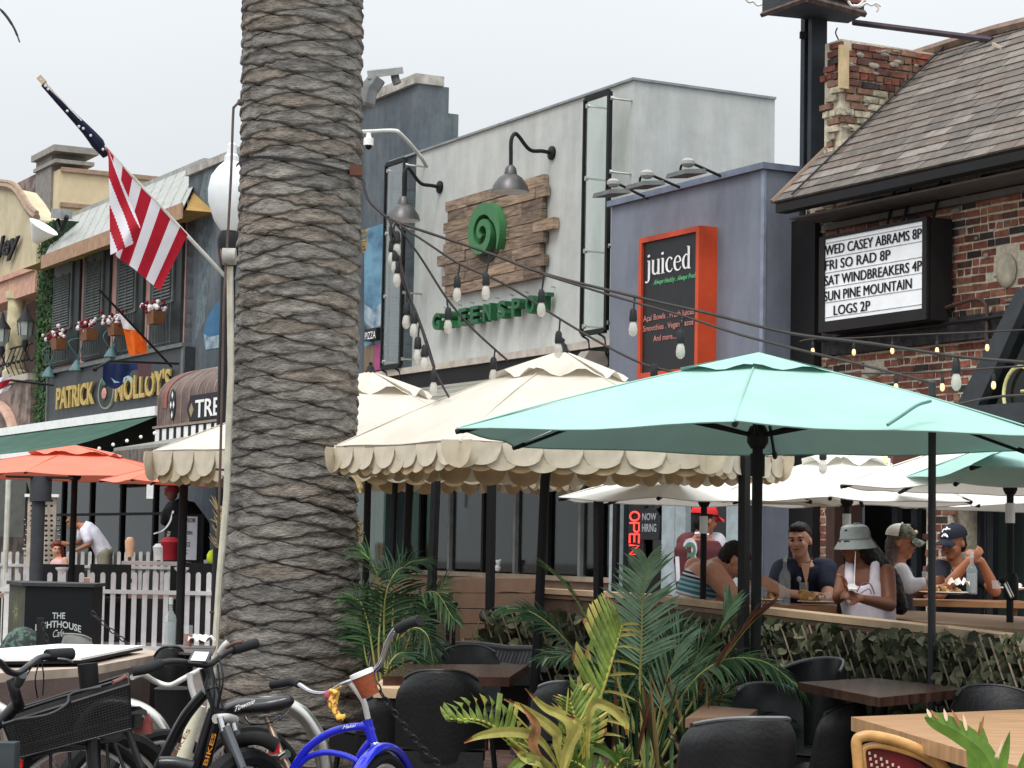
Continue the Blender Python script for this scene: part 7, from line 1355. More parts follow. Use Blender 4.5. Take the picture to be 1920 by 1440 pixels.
# ---------------------------------------------------------------- bicycles
TYR = mt('tyre', (24, 24, 25), rough=.8, var=.2); GRP = mt('grip_rubber', (34, 36, 38), rough=.75); CHR = mt('chrome', (210, 210, 212), rough=.15, metal=1); BLU = mt('cobalt_paint', (24, 34, 196), rough=.2, coat=.6, var=.04); BFR = mt('bike_black', (26, 27, 30), rough=.3, coat=.4); ALU = mt('alu_white', (214, 212, 208), rough=.35, metal=.3)
def wheel(par, c, yaw, R_=.33, tr=.026):
    mz = Matrix.Rotation(yaw, 4, 'Z'); m = M(); P_ = lambda r, t: V(c)+(mz @ V((r*math.cos(t), 0, r*math.sin(t))))
    m.tube([P_(R_-tr, t) for t in np.linspace(0, 2*PI, 41)], tr, 8, cap=False); m.build('tyre', TYR, par, smooth=True); m = M(); m.tube([P_(R_-2*tr-.005, t) for t in np.linspace(0, 2*PI, 41)], .011, 6, cap=False); m.build('rim', ALU, par, smooth=True)
    m = M(); hv = mz @ V((0, .04, 0))
    for i in range(28): t = 2*PI*i/28; m.tube([V(c)+hv*(1 if i % 2 else -1)*.7, P_(R_-2*tr, t+.2*(1 if i % 4 < 2 else -1))], .0016, 3)
    m.build('spokes', CHR, par, kind='stuff'); m = M(); m.tube([V(c)-hv, V(c)+hv], .02, 8); m.build('hub', CHR, par)
def tb(par, name, pts, r, mat, k=6): m = M(); m.tube(sm(pp(pts), k) if k else pp(pts), r, 10); return m.build(name, mat, par, smooth=True)
b = T('bicycle', 'cobalt blue beach cruiser bicycle with swept handlebar and orange leather cup holder', 'bicycle', V((W(560, 1440, 9).x, 9, 0)))
tb(b, 'frame_tube', [(545, 1448, 9.15), (575, 1405, 9.1), (615, 1376, 9.05), (655, 1364, 9), (694, 1362, 8.95)], .0165, BLU); tb(b, 'frame_tube', [(545, 1455, 9.15), (575, 1422, 9.1), (610, 1411, 9.05), (645, 1416, 9), (672, 1428, 8.95)], .0125, BLU)
tb(b, 'head_tube', [(689, 1350, 8.95), (693, 1370, 8.95), (700, 1392, 8.95)], .021, BLU, 4); tb(b, 'down_tube', [(697, 1388, 8.95), (680, 1410, 8.97), (668, 1436, 9), (655, 1475, 9.05)], .017, BLU); tb(b, 'top_link', [(680, 1362, 8.96), (690, 1362, 8.95), (696, 1372, 8.95)], .02, BLU, 3)
for dx, dd in ((0, -.04), (14, .05)): tb(b, 'fork_blade', [(702+dx, 1397, 8.95+dd), (694+dx*1.4, 1415, 8.94+dd), (696+dx*1.5, 1450, 8.93+dd), (712+dx, 1500, 8.9+dd)], .012, BLU)
mz = Matrix.Rotation(1.2, 4, 'Z'); fc = V((W(716, 1440, 8.95).x, 8.95, .28)); m = M(); m.tube([fc+(mz @ V((.355*math.cos(t), 0, .355*math.sin(t)))) for t in np.linspace(.6, 2.3, 20)], .026, 10, flat=.7); m.build('mudguard', BLU, b, smooth=True)
tb(b, 'fork_crown', [(698, 1392, 8.95), (706, 1398, 8.94), (716, 1402, 8.92)], .016, CHR, 3)
tb(b, 'stem', [(690, 1348, 8.95), (683, 1318, 8.95), (671, 1298, 8.95), (662, 1284, 8.95), (650, 1280, 8.95)], [.010]*6+[.011]*6+[.016]*6+[.014]*7, ALU, 6) if False else tb(b, 'stem', [(690, 1348, 8.95), (683, 1318, 8.95), (671, 1298, 8.95), (658, 1281, 8.95)], .0125, ALU)
tb(b, 'handlebar', [(560, 1283, 9.3), (585, 1298, 9.2), (612, 1300, 9.1), (640, 1285, 9), (660, 1277, 8.95), (695, 1262, 8.9), (715, 1240, 8.85), (727, 1205, 8.8), (740, 1182, 8.75), (752, 1176, 8.7)], .0115, CHR); m = M()
tb(b, 'grip', [(510, 1284, 9.45), (530, 1281, 9.4), (548, 1278, 9.35), (562, 1283, 9.3)], .0185, GRP, 4); tb(b, 'grip', [(746, 1179, 8.73), (765, 1170, 8.68), (787, 1163, 8.62)], .0205, GRP, 4)
m = M(); A_ = [W(x, y, 8.85) for x, y in ((660, 1274), (699, 1258), (711, 1298), (679, 1311))]; ctr = sum(A_, V())/4
ax = ((A_[0]+A_[1])/2-(A_[2]+A_[3])/2).normalized(); q = ax.to_track_quat('Z', 'X').to_matrix(); h = ((A_[0]+A_[1])/2-(A_[2]+A_[3])/2).length; m.lathe([(.036, -h/2), (.047, h/2)], ctr, 20, q); m.build('cup_holder', mt('orange_leather', (150, 78, 48), rough=.55, bump=.2), b, smooth=True); m = M(); m.lathe([(.050, h/2-.002), (.050, h/2+.016), (.04, h/2+.017)], ctr, 20, q); m.build('holder_ring', WHT, b, smooth=True)
# saddle
def saddle(par, cx, cy, D, yaw, s=1.0, name='saddle', tilt=0):
    R_ = Matrix.Rotation(yaw, 4, 'Z') @ Matrix.Rotation(tilt, 4, 'Y'); c = W(cx, cy, D); m = M(); n = 16; C = []
    for x, w_, h, z in ((-.135, .05, .018, -.012), (-.125, .085, .032, -.014), (-.08, .098, .040, -.012), (-.02, .080, .038, -.010), (.04, .045, .034, -.008), (.09, .030, .032, -.002), (.125, .026, .028, .004), (.14, .014, .012, .006)):
        for j in range(n): q = 2*PI*j/n; C.append(c+R_ @ V((x*s, w_*math.cos(q)*s, (z+h*(math.sin(q) if math.sin(q) > 0 else math.sin(q)*.9))*s)))
    m.raw(C, [(i*n+j, i*n+(j+1) % n, (i+1)*n+(j+1) % n, (i+1)*n+j) for i in range(7) for j in range(n)]+[tuple(range(n-1, -1, -1)), tuple(7*n+j for j in range(n))]); m.build(name, BFR, par, smooth=60)
    m = M()
    for y in (-.03, .03): m.tube(sm([c+R_ @ V((-.1*s, y*2*s, -.04)), c+R_ @ V((-.05*s, y*s, -.085)), c+R_ @ V((.06*s, y*s*.7, -.075)), c+R_ @ V((.12*s, 0, -.03))], 4), .004, 5)
    m.build('saddle_rails', CHR, par); return c, R_
c, R_ = saddle(b, 488, 1320, 9.3, -.25, 1.05, tilt=-.08)
m = M(); a_, b2 = W(440, 1334, 9.16), W(478, 1318, 9.16); m.text('Townie', lambda u, v, w: a_.lerp(b2, u)+V((0, 0, .022*v)), 0, .01, .5); m.build('saddle_lettering', WHT, b)
m = M(); a_, b2 = W(642, 1367, 8.90), W(668, 1362, 8.90); m.text('Makai', lambda u, v, w: a_.lerp(b2, u)+V((0, 0, .014*v)), 0, .01, .4); m.build('frame_lettering', WHT, b)
tb(b, 'seat_post', [(500, 1345, 9.3), (512, 1375, 9.27), (524, 1405, 9.22), (545, 1450, 9.15)], .0135, mt('post_bronze', (130, 112, 98), metal=.6, rough=.35), 3)
m = M(); m.box(W(514, 1403, 9.15), (.045, .02, .045)); m.build('rear_reflector', mt('reflector_red', (216, 50, 50), rough=.2, emit=.1), b)
tb(b, 'seat_clamp', [(528, 1420, 9.2), (540, 1412, 9.18)], .018, CHR, 2); wheel(b, tuple(fc), 1.2, .33, .022); wheel(b, (W(462, 1440, 9.6).x, 9.6, .33), .75, .33, .026)
# giraffe toy
g = T('giraffe_toy', 'small yellow spotted giraffe toy hanging from the blue bicycle handlebar', 'toy', W(632, 1345, 9.0)); YG = mt('toy_yellow', (232, 186, 84), rough=.6, scale=50, col2=(150, 84, 44), lo=.40, hi=.43, det=1)
m = M(); m.ell(W(628, 1300, 9.03), (.022, .02, .020), 10); m.tube(sm(pp([(625, 1303, 9.03), (624, 1318, 9.02), (628, 1332, 9.01), (634, 1342, 9.0)])), [.024]*5+[.021]*5+[.014]*6+[.013]*3, 8); m.ell(W(638, 1346, 8.99), (.02, .015, .016), 8)
for x, y in ((617, 1293), (634, 1296), (648, 1341), (634, 1352)): m.tube([W(628 if y < 1320 else 638, 1300 if y < 1320 else 1345, 9.0), W(x, y, 9.0)], .009, 6)
remesh(m, .004, 3).build('body', YG, g, smooth=True); m = M(); m.ell(W(614, 1303, 9.02), (.014, .012, .02), 8); m.build('pink_ball', mt('toy_pink', (190, 90, 110)), g, smooth=True)
# black e-bike
b = T('electric_bicycle', 'black electric bicycle with display screen and orange lettering on its frame', 'bicycle', V((W(390, 1440, 9.2).x, 9.2, 0))); D = 9.2
tb(b, 'top_tube', [(385, 1298, D), (350, 1340, D+.02), (322, 1390, D+.04), (296, 1440, D+.06)], .024, BFR); tb(b, 'down_tube', [(408, 1325, D-.05), (395, 1380, D-.05), (378, 1450, D-.04)], .032, BFR); tb(b, 'battery_tube', [(398, 1330, D-.08), (382, 1380, D-.08), (362, 1450, D-.08)], .018, BFR)
tb(b, 'head_tube', [(392, 1272, D), (400, 1300, D-.02), (412, 1340, D-.05)], .026, BFR, 3); tb(b, 'stem', [(386, 1252, D), (392, 1275, D), (398, 1295, D-.02)], .03, BFR, 3)
tb(b, 'handlebar', [(300, 1243, D-.15), (330, 1240, D-.1), (360, 1244, D-.05), (392, 1246, D), (420, 1226, D+.08), (440, 1216, D+.13)], .014, mt('bar_black', (40, 40, 42), rough=.35), 6)
tb(b, 'grip', [(248, 1259, D-.22), (275, 1254, D-.2), (302, 1244, D-.15)], .021, GRP, 4); tb(b, 'grip', [(436, 1218, D+.12), (460, 1212, D+.17), (480, 1206, D+.22)], .022, GRP, 4)
tb(b, 'brake_lever', [(426, 1214, D), (440, 1206, D-.05), (456, 1203, D-.08)], .008, mt('lever_brown', (110, 80, 74)), 3); tb(b, 'brake_clamp', [(412, 1224, D+.03), (420, 1212, D+.02), (428, 1204, D+.02)], .014, ALU, 3)
m = M(); m.hexa([W(352, 1243, D-.1), W(388, 1245, D-.1), W(398, 1222, D-.02), W(362, 1222, D-.02), W(352, 1240, D-.12), W(388, 1242, D-.12), W(398, 1219, D-.04), W(362, 1219, D-.04)]); m.build('display_case', BFR, b); m = M(); m.poly([W(357, 1238, D-.125), W(385, 1239.5, D-.125), W(392, 1222.5, D-.055), W(365, 1221.5, D-.055)]); m.build('display_screen', mt('screen_pale', (196, 206, 200), rough=.2, emit=.25), b)
for pts in ([(398, 1250, D-.1), (402, 1300, D-.12), (395, 1345, D-.1)], [(408, 1245, D-.1), (412, 1290, D-.12), (405, 1340, D-.1)], [(412, 1235, D-.05), (418, 1275, D-.1), (408, 1330, D-.1)], [(392, 1260, D-.08), (385, 1290, D-.1), (398, 1330, D-.1)]): tb(b, 'brake_cable', pts, .004, BLK, 5)
for dx, dd in ((0, -.06), (22, .06)):
    tb(b, 'fork_stanchion', [(412+dx, 1345, D-.06+dd), (420+dx, 1375, D-.07+dd)], .015, CHR, 2); tb(b, 'fork_leg', [(420+dx, 1372, D-.07+dd), (440+dx, 1420, D-.1+dd), (455+dx, 1460, D-.1+dd)], .024, BFR, 3)
tb(b, 'fork_crown', [(404, 1348, D-.12), (424, 1346, D-.06), (440, 1350, D+.02)], .02, ALU, 3); m = M(); m.tube(pp([(424, 1362, D-.2), (455, 1440, D-.22)]), .018, 8); m.build('shock_grey', mt('shock_grey', (110, 114, 120), metal=.5, rough=.3), b, smooth=True)
m = M(); A_, B_ = W(384, 1435, D-.12), W(402, 1375, D-.12); dv = (B_-A_).normalized(); pn_ = V((dv.z, 0, -dv.x)); m.text('BIKES', lambda u, v, w: A_.lerp(B_, u)-pn_*(.018*v-.009), 0, .02); m.build('lettering', mt('decal_orange', (206, 130, 46), emit=0), b)
m = M(); A_, B_ = W(318, 1412, D-.02), W(346, 1362, D-.02); dv = (B_-A_).normalized(); pn_ = V((dv.z, 0, -dv.x)); m.text('BIKES', lambda u, v, w: A_.lerp(B_, u)-pn_*(.016*v-.03), 0, .02); m.build('lettering', mt('decal_brown', (150, 90, 50)), b)
wheel(b, (W(462, 1440, D).x, D-.1, .27), 1.0, .34, .04); wheel(b, (W(215, 1440, D+.3).x, D+.3, .30), .8, .34, .04)
m = M(); c = W(470, 1395, D-.1); tb(b, 'mudguard', [(430, 1410, D), (455, 1388, D-.05), (490, 1385, D-.1), (520, 1400, D-.1)], .03, TYR)
# white-barred bike behind
b = T('cream_bicycle', 'cream framed bicycle with a white swept handlebar behind the electric one', 'bicycle', V((W(340, 1440, 9.6).x, 9.6, 0))); D = 9.6
tb(b, 'handlebar', [(248, 1270, D-.2), (268, 1265, D-.1), (292, 1278, D), (318, 1285, D), (345, 1272, D), (378, 1255, D+.1), (405, 1245, D+.2)], .012, ALU); tb(b, 'stem', [(356, 1262, D), (358, 1285, D), (366, 1312, D)], .014, ALU, 3); tb(b, 'frame_tube', [(374, 1322, D), (358, 1370, D), (338, 1450, D)], .030, mt('cream_tube', (232, 228, 204), rough=.35), 3)
tb(b, 'bottom_bracket', [(300, 1432, 9.0), (330, 1432, 9.0), (362, 1440, 9.0)], .03, BFR, 2); wheel(b, (W(300, 1440, D+.2).x, D+.2, .30), .8, .32)
# black bike with basket
b = T('basket_bicycle', 'black bicycle at the lower left with a long black mesh rear basket', 'bicycle', V((W(120, 1440, 8.9).x, 8.9, 0))); D = 8.9
tb(b, 'handlebar', [(-20, 1232, D-.3), (0, 1242, D-.25), (15, 1258, D-.2), (34, 1262, D-.15), (52, 1250, D-.1), (72, 1235, D), (95, 1230, D+.05)], .014, BFR); tb(b, 'stem', [(20, 1272, D-.1), (30, 1285, D-.1), (42, 1265, D-.15)], .02, mt('alu_dark', (70, 72, 74), metal=.4), 3)
tb(b, 'grip', [(88, 1229, D+.05), (112, 1227, D+.1), (134, 1226, D+.15)], .026, GRP, 3); tb(b, 'brake_lever', [(108, 1236, D), (125, 1238, D), (137, 1243, D)], .008, BFR, 3); tb(b, 'head_tube', [(22, 1275, D-.1), (28, 1300, D-.1), (36, 1325, D-.05)], .024, BFR, 3); tb(b, 'frame_tube', [(34, 1318, D), (10, 1345, D), (-20, 1370, D)], .026, BFR, 3)
for pts in ([(72, 1245, D-.02), (66, 1275, D-.05), (70, 1308, D)], [(78, 1240, D), (82, 1270, D), (80, 1305, D)], [(60, 1250, D-.05), (44, 1275, D-.08), (32, 1290, D-.1)]): tb(b, 'brake_cable', pts, .003, BLK, 5)
MSH = mt('mesh_black', (24, 25, 27), rough=.6, var=.3, alpha=.86); bk_ = M()
TF = [W(5, 1358, D-.1), W(242, 1284, D-.1)]; TB_ = [W(12, 1336, D+.2), W(240, 1264, D+.2)]; BF = [W(30, 1422, D-.05), W(246, 1366, D-.05)]; BB_ = [W(40, 1400, D+.15), W(246, 1345, D+.15)]
bk_.poly([TF[0], BF[0], BF[1], TF[1]]); bk_.poly([TB_[0], TB_[1], BB_[1], BB_[0]]); bk_.poly([TF[0], TB_[0], BB_[0], BF[0]]); bk_.poly([TF[1], BF[1], BB_[1], TB_[1]]); bk_.poly([BF[0], BB_[0], BB_[1], BF[1]]); bs = bk_.build('basket', MSH, b)
w_ = M(); w_.tube([TF[0], TF[1], TB_[1], TB_[0], TF[0]], .0075, 6); w_.tube([BF[0], BF[1], BB_[1], BB_[0], BF[0]], .006, 6); w_.tube([TF[0], BF[0]], .005, 5); w_.tube([TF[1], BF[1]], .005, 5); w_.build('rim_wire', BFR, bs)
w_ = M()
for i in range(1, 40): t = i/40; w_.tube([TF[0].lerp(TF[1], t)+V((0, -.004, 0)), BF[0].lerp(BF[1], t)+V((0, -.004, 0))], .0014, 3)
for i in range(1, 16): t = i/16; w_.tube([TF[0].lerp(BF[0], t)+V((0, -.004, 0)), TF[1].lerp(BF[1], t)+V((0, -.004, 0))], .0014, 3)
w_.build('wire_grid', mt('wire_dark', (58, 58, 60), rough=.4), bs, kind='stuff')
tb(b, 'carrier_rail', [(8, 1345, D), (60, 1325, D), (140, 1300, D), (200, 1283, D), (236, 1272, D)], .007, BFR); tb(b, 'carrier_rail', [(28, 1350, D-.15), (90, 1340, D-.15), (125, 1320, D-.12), (135, 1300, D-.1), (190, 1288, D-.1)], .006, mt('wire_dark', (0, 0, 0)))
tb(b, 'carrier_strut', [(150, 1393, D), (205, 1390, D), (228, 1385, D), (232, 1372, D), (222, 1366, D)], .006, mt('wire_dark', (0, 0, 0))); tb(b, 'carrier_strut', [(60, 1420, D), (110, 1405, D), (180, 1400, D)], .012, BFR, 3); tb(b, 'seat_stay', [(240, 1370, D), (250, 1400, D), (265, 1440, D)], .014, BFR, 3); tb(b, 'seat_tube', [(175, 1385, D), (175, 1410, D), (178, 1460, D)], .03, BFR, 3)
for pts in ([(130, 1410, D), (133, 1460, D)], [(200, 1395, D), (205, 1460, D)], [(215, 1395, D), (240, 1460, D)], [(95, 1410, D), (95, 1450, D)]): tb(b, 'stay', pts, .007, BFR, 2)
m = M(); m.hexa([W(238, 1335, D), W(268, 1330, D), W(278, 1342, D+.1), W(245, 1345, D+.1), W(240, 1325, D), W(262, 1324, D), W(275, 1332, D+.1), W(245, 1332, D+.1)]); m.box(W(256, 1352, D), (.05, .06, .05)); m.build('tail_lamp', BFR, b); m = M(); m.prism(pp([(250, 1376, D), (284, 1376, D), (282, 1352, D), (276, 1340, D)]), (0, .05, 0)); m.build('reflector', mt('dull_red', (128, 64, 60)), b)
m = M(); q_ = Matrix.Rotation(-.12, 3, 'Y'); m.lathe([(.040, -.05), (.042, .05)], W(166, 1267, D+.1), 18, q_); m.build('bottle_holder', BLKF, b, smooth=True)
tb(b, 'pump', [(212, 1280, D-.02), (225, 1275, D), (238, 1268, D)], .01, mt('pump_brown', (120, 84, 78)), 2); m = M(); m.box(W(-2, 1425, D-.3), (.14, .1, .14)); m.build('saddle', mt('saddle_grey', (60, 66, 70)), b)
m = M(); m.box(W(38, 1432, D), (.02, .02, .03)); m.build('red_lamp', mt('reflector_red', (0, 0, 0)), b); wheel(b, (W(150, 1440, D+.1).x, D+.1, .33), .25)
# ---------------------------------------------------------------- people
SKN = {'fair': mt('skin_fair', (212, 160, 134), rough=.5, var=.06, scale=12), 'tan': mt('skin_tan', (164, 108, 80), rough=.5, var=.06, scale=12), 'brown': mt('skin_brown', (116, 72, 52), rough=.5, var=.06, scale=12), 'pink': mt('skin_pink', (212, 156, 132), rough=.5, var=.06, scale=12)}
HAIR = {'dark': mt('hair_dark', (40, 30, 28), rough=.6, var=.3, scale=40, stretch=(1, 1, .3)), 'black': mt('hair_black', (20, 17, 17), rough=.5, var=.3, scale=40, stretch=(1, 1, .3)), 'grey': mt('hair_greybrown', (96, 84, 78), rough=.6, var=.3, scale=40, stretch=(1, 1, .3)), 'red': mt('hair_red', (120, 54, 36), rough=.6, var=.3, scale=40), 'ginger': mt('hair_ginger', (150, 100, 66), rough=.6, var=.3, scale=40)}
EYE = mt('eye_dark', (26, 20, 18), rough=.15); LIP = mt('lip', (140, 72, 68), rough=.4)
def loft(m, C, wv, dv, S, n=18):
    C = [V(c) for c in C]; vs_ = []; k = len(C)
    for i in range(k):
        t = (C[min(i+1, k-1)]-C[max(i-1, 0)]).normalized(); s = (S-t*S.dot(t)).normalized(); d = t.cross(s)
        for j in range(n): q = 2*PI*j/n; vs_.append(C[i]+s*wv[i]*math.cos(q)+d*dv[i]*math.sin(q))
    m.raw(vs_, [(i*n+j, i*n+(j+1) % n, (i+1)*n+(j+1) % n, (i+1)*n+j) for i in range(k-1) for j in range(n)]+[tuple(range(n-1, -1, -1)), tuple((k-1)*n+j for j in range(n))])
def limb(m, P_, R_):
    for i in range(len(P_)-1):
        a, b = V(P_[i]), V(P_[i+1]); c = a.lerp(b, .35); r0, r1 = R_[i], R_[i+1]; m.tube([a, c, b], [r0, (r0*.6+r1*.4)*1.06, r1], 12); 
    for p, r in zip(P_, R_): m.ell(p, r, 12)
def hand(m, w_, d, side, s=1.0, curl=.5):
    """palm, four jointed fingers and a thumb leaving the side of the palm"""
    d = V(d).normalized(); sd = (V(side)-d*V(side).dot(d)).normalized(); n_ = d.cross(sd); w_ = V(w_)
    loft(m, [w_, w_+d*.03*s, w_+d*.075*s, w_+d*.09*s], [.022*s, .036*s, .040*s, .034*s], [.018*s, .017*s, .014*s, .011*s], sd, 10)
    for i, l in enumerate((.062, .072, .068, .052)):
        b = w_+d*.082*s+sd*(-.030+.020*i)*s; q = (d+n_*curl*.5).normalized(); k = b+q*l*.52*s; q2 = (d*.55+n_*curl*1.6).normalized(); e = k+q2*l*.48*s; m.tube([b-d*.02, b, k, e], [.0085*s, .009*s, .0085*s, .007*s], 8); m.ell(e, .007*s, 6)
    b = w_+d*.025*s-sd*.030*s; k = b+(d*.6-sd*.7+n_*.25).normalized()*.036*s; e = k+(d*.9+n_*.4).normalized()*.030*s; m.tube([b, k, e], [.012*s, .010*s, .008*s], 8); m.ell(e, .008*s, 6)
def headR(yaw, pitch=0, roll=0):     # yaw 0 faces the viewer (-Y); positive turns towards +X
    return Matrix.Rotation(yaw, 3, 'Z') @ Matrix.Rotation(pitch, 3, 'X') @ Matrix.Rotation(roll, 3, 'Y')
def head(m, c, R_, s=1.0):
    q = lambda x, y, z: V(c)+R_ @ V((x*s, y*s, z*s)); e = lambda p, r, n=14: m.ell(q(*p), tuple(a*s for a in r), n, R_)
    e((0, .012, .03), (.074, .092, .085), 20); e((0, -.022, -.035), (.060, .066, .075), 16); e((0, -.052, -.085), (.034, .032, .026), 12)
    e((0, -.079, .030), (.046, .018, .016)); e((0, -.092, -.002), (.010, .018, .028), 10); e((0, -.103, -.018), (.014, .013, .011), 10)
    for x in (-1, 1): e((x*.033, -.070, -.022), (.024, .022, .022)); e((x*.075, .012, -.012), (.010, .018, .030), 10)
    e((0, -.086, -.050), (.024, .012, .012), 10)
def face(par, c, R_, s=1.0, brow='dark'):
    q = lambda x, y, z: V(c)+R_ @ V((x*s, y*s, z*s))
    for x in (-1, 1):
        m = M(); m.ell(q(x*.030, -.081, .010), (.012*s, .008*s, .0065*s), 8, R_); m.build('eye', EYE, par, smooth=True)
        m = M(); m.tube([q(x*.014, -.097, .027), q(x*.032, -.096, .033), q(x*.050, -.083, .027)], .0042*s, 5); m.build('eyebrow', HAIR[brow], par)
    m = M(); m.tube([q(-.024, -.091, -.050), q(-.010, -.099, -.047), q(.010, -.099, -.047), q(.024, -.091, -.050)], [.002*s, .0045*s, .0045*s, .002*s], 6); m.build('mouth', LIP, par, smooth=True)
def hairmesh(c, R_, s, extra=None, cut=.012, fr=-.045):
    m = M(); q = lambda x, y, z: V(c)+R_ @ V((x*s, y*s, z*s))
    m.ell(q(0, .026, .048), (.080*s, .088*s, .080*s), 18, R_); m.ell(q(0, .05, .0), (.074*s, .064*s, .07*s), 14, R_); m.ell(q(0, -.035, .085), (.060*s, .048*s, .034*s), 12, R_)
    if extra: extra(m, q, s)
    r = remesh(m, .009*s, 2); r.v = [tuple(V(p)+V((noise.noise(V(p)*60), noise.noise(V(p)*60+V((9, 0, 0))), noise.noise(V(p)*60+V((0, 9, 0)))))*.006*s) for p in r.v]; return r
def cap(par, c, R_, s, mat, mvis, yawoff=0, name='cap', front=None):
    R2 = R_ @ Matrix.Rotation(yawoff, 3, 'Z'); q = lambda x, y, z: V(c)+R2 @ V((x*s, y*s, z*s)); m = M()
    m.surf(lambda u, v: q(.088*math.cos(2*PI*u)*math.cos(v*PI/2), .012+.102*math.sin(2*PI*u)*math.cos(v*PI/2), .042+.088*math.sin(v*PI/2)**.85), 28, 8); m.ell(q(0, .01, .131), (.008*s,)*3, 6)
    b = m.build(name, mat, par, smooth=True)
    m = M(); m.surf(lambda u, v: q((u-.5)*.165*(1-.35*v**3), -.070-.085*v*math.sin(PI*(.12+.76*u))**.6-.012, .048-.020*v-.035*(2*u-1)**2*(1)), 12, 5); m.surf(lambda u, v: q((u-.5)*.165*(1-.35*v**3), -.070-.085*v*math.sin(PI*(.12+.76*u))**.6-.012, .043-.020*v-.035*(2*u-1)**2), 12, 5); m.build('visor', mvis, par, smooth=True)
    if front:
        m = M(); m.surf(lambda u, v: q(.0892*math.cos(2*PI*(u*.5+.5))*math.cos(v*PI/2), .012+.1032*math.sin(2*PI*(u*.5+.5))*math.cos(v*PI/2), .043+.0885*math.sin(v*PI/2)**.85), 18, 8); m.build('front_panel', front, par, smooth=True)
    return q
def person(lab, skin, loc, body, shirt, shirtmat, vox=.010, extra=None):
    p = T('person', lab, 'person', loc); m = M(); body(m); remesh(m, vox, 4).build('body', SKN[skin], p, smooth=True)
    for nm, fn, mat in shirt: m = M(); fn(m); remesh(m, vox*1.2, 5).build(nm, mat, p, smooth=True)
    return p
def legs(m, pel, fwd, S, zf, sh=(.085, .06, .045), fl=.42):
    pel = V(pel); fwd = V(fwd).normalized()
    for s in (-1, 1):
        h = pel+S*s*.09; k = h+fwd*fl+S*s*.05+V((0, 0, .0)); f = V((k.x, k.y, zf+.09)); limb(m, [h, k, f], sh); m.ell(f+fwd*.07+V((0, 0, -.04)), (.05, .09, .045) if abs(fwd.y) > abs(fwd.x) else (.1, .05, .045), 10)
def torso(m, P_, S, k=1.0, d=0, wide=1.0, neck=True):
    w_ = [.165, .15, .165, .175, .13, .055] ; dd = [.12, .108, .12, .12, .095, .055]
    if not neck: w_ = w_[:-1]; dd = dd[:-1]; P_ = P_[:-1]
    loft(m, P_, [x*k*wide+d for x in w_], [x*k+d for x in dd], S)
def spine(pel, nb, bulge=V((0, 0, 0))):
    pel, nb = V(pel), V(nb); return [pel.lerp(nb, t)+bulge*math.sin(PI*t) for t in (0, .28, .58, .8, .93)]+[nb]
DENIM = mt('trousers_dark', (44, 46, 56)); 
# -- man in navy shirt
D = 15.9; nb = W(1507, 1050, D); pel = V((W(1515, 1100, D).x, D+.08, .86)); S = V((1, .12, 0)).normalized(); sp = spine(pel, nb); hc = W(1499, 1014, D-.10); RH = headR(-.38, .10, -.06); k = 1.07
s1, s2 = W(1466, 1068, D-.08), W(1551, 1068, D-.02); e1, e2 = W(1447, 1119, D-.35), W(1553, 1124, D-.30); w1, w2 = W(1453, 1096, D-.62), W(1478, 1112, D-.66)
def body(m):
    torso(m, sp, S); limb(m, [nb+V((0, .02, -.06)), hc+V((0, .02, -.05))], [.062, .055]); head(m, hc, RH, k); limb(m, [s1, e1, w1], [.062, .043, .028]); limb(m, [s2, e2, w2], [.062, .045, .028]); hand(m, w1, V((-.8, -.25, .25)), V((0, .3, 1)), 1.05, .9); hand(m, w2, V((-.9, -.1, .35)), V((0, .2, 1)), 1.05, .9); legs(m, pel, (0, -1, 0), S, .35)
NAVYS = mt('navy_shirt', (34, 40, 62), rough=.8, var=.15, scale=10, bump=.4, bscale=14)
def sh_(m):
    torso(m, sp, S, 1, .016, 1.03, False); limb(m, [s1.lerp(nb, .35)+V((0, 0, .0)), s1, s1.lerp(e1, .62)], [.066, .080, .066]); limb(m, [s2.lerp(nb, .35), s2, s2.lerp(e2, .62)], [.066, .082, .068]); loft(m, [sp[3], nb+V((0, .02, -.025))], [.15, .075], [.12, .068], S)
def trs(m): legs(m, pel, (0, -1, 0), S, .35, (.10, .075, .06)); m.ell(pel, (.19, .15, .13), 14)
p = person('short haired man in a navy shirt facing the viewer, hands clasped on the table', 'fair', (pel.x, pel.y, .35), body, [('shirt', sh_, NAVYS), ('trousers', trs, DENIM)], None)
face(p, hc, RH, k); hairmesh(hc, RH, k).build('hair', HAIR['dark'], p, smooth=True)
m = M(); a = nb+V((0, -.075, -.02)); m.prism([a+V(q) for q in ((-.035, -.02, .0), (.035, -.02, .0), (.0, -.075, -.17))], (0, .02, 0)); m.build('open_collar', SKN['fair'], p); m = M(); m.tube(sm([nb+V((-.06, -.02, .02)), nb+V((-.03, -.07, -.015)), nb+V((.03, -.07, -.015)), nb+V((.06, -.02, .02))]), .004, 5); m.build('necklace', mt('necklace_brown', (70, 44, 36)), p)
m = M(); m.ell(W(1498, 1086, D-.24), (.018, .008, .022), 8); m.build('shirt_badge', mt('badge_silver', (170, 176, 184)), p)
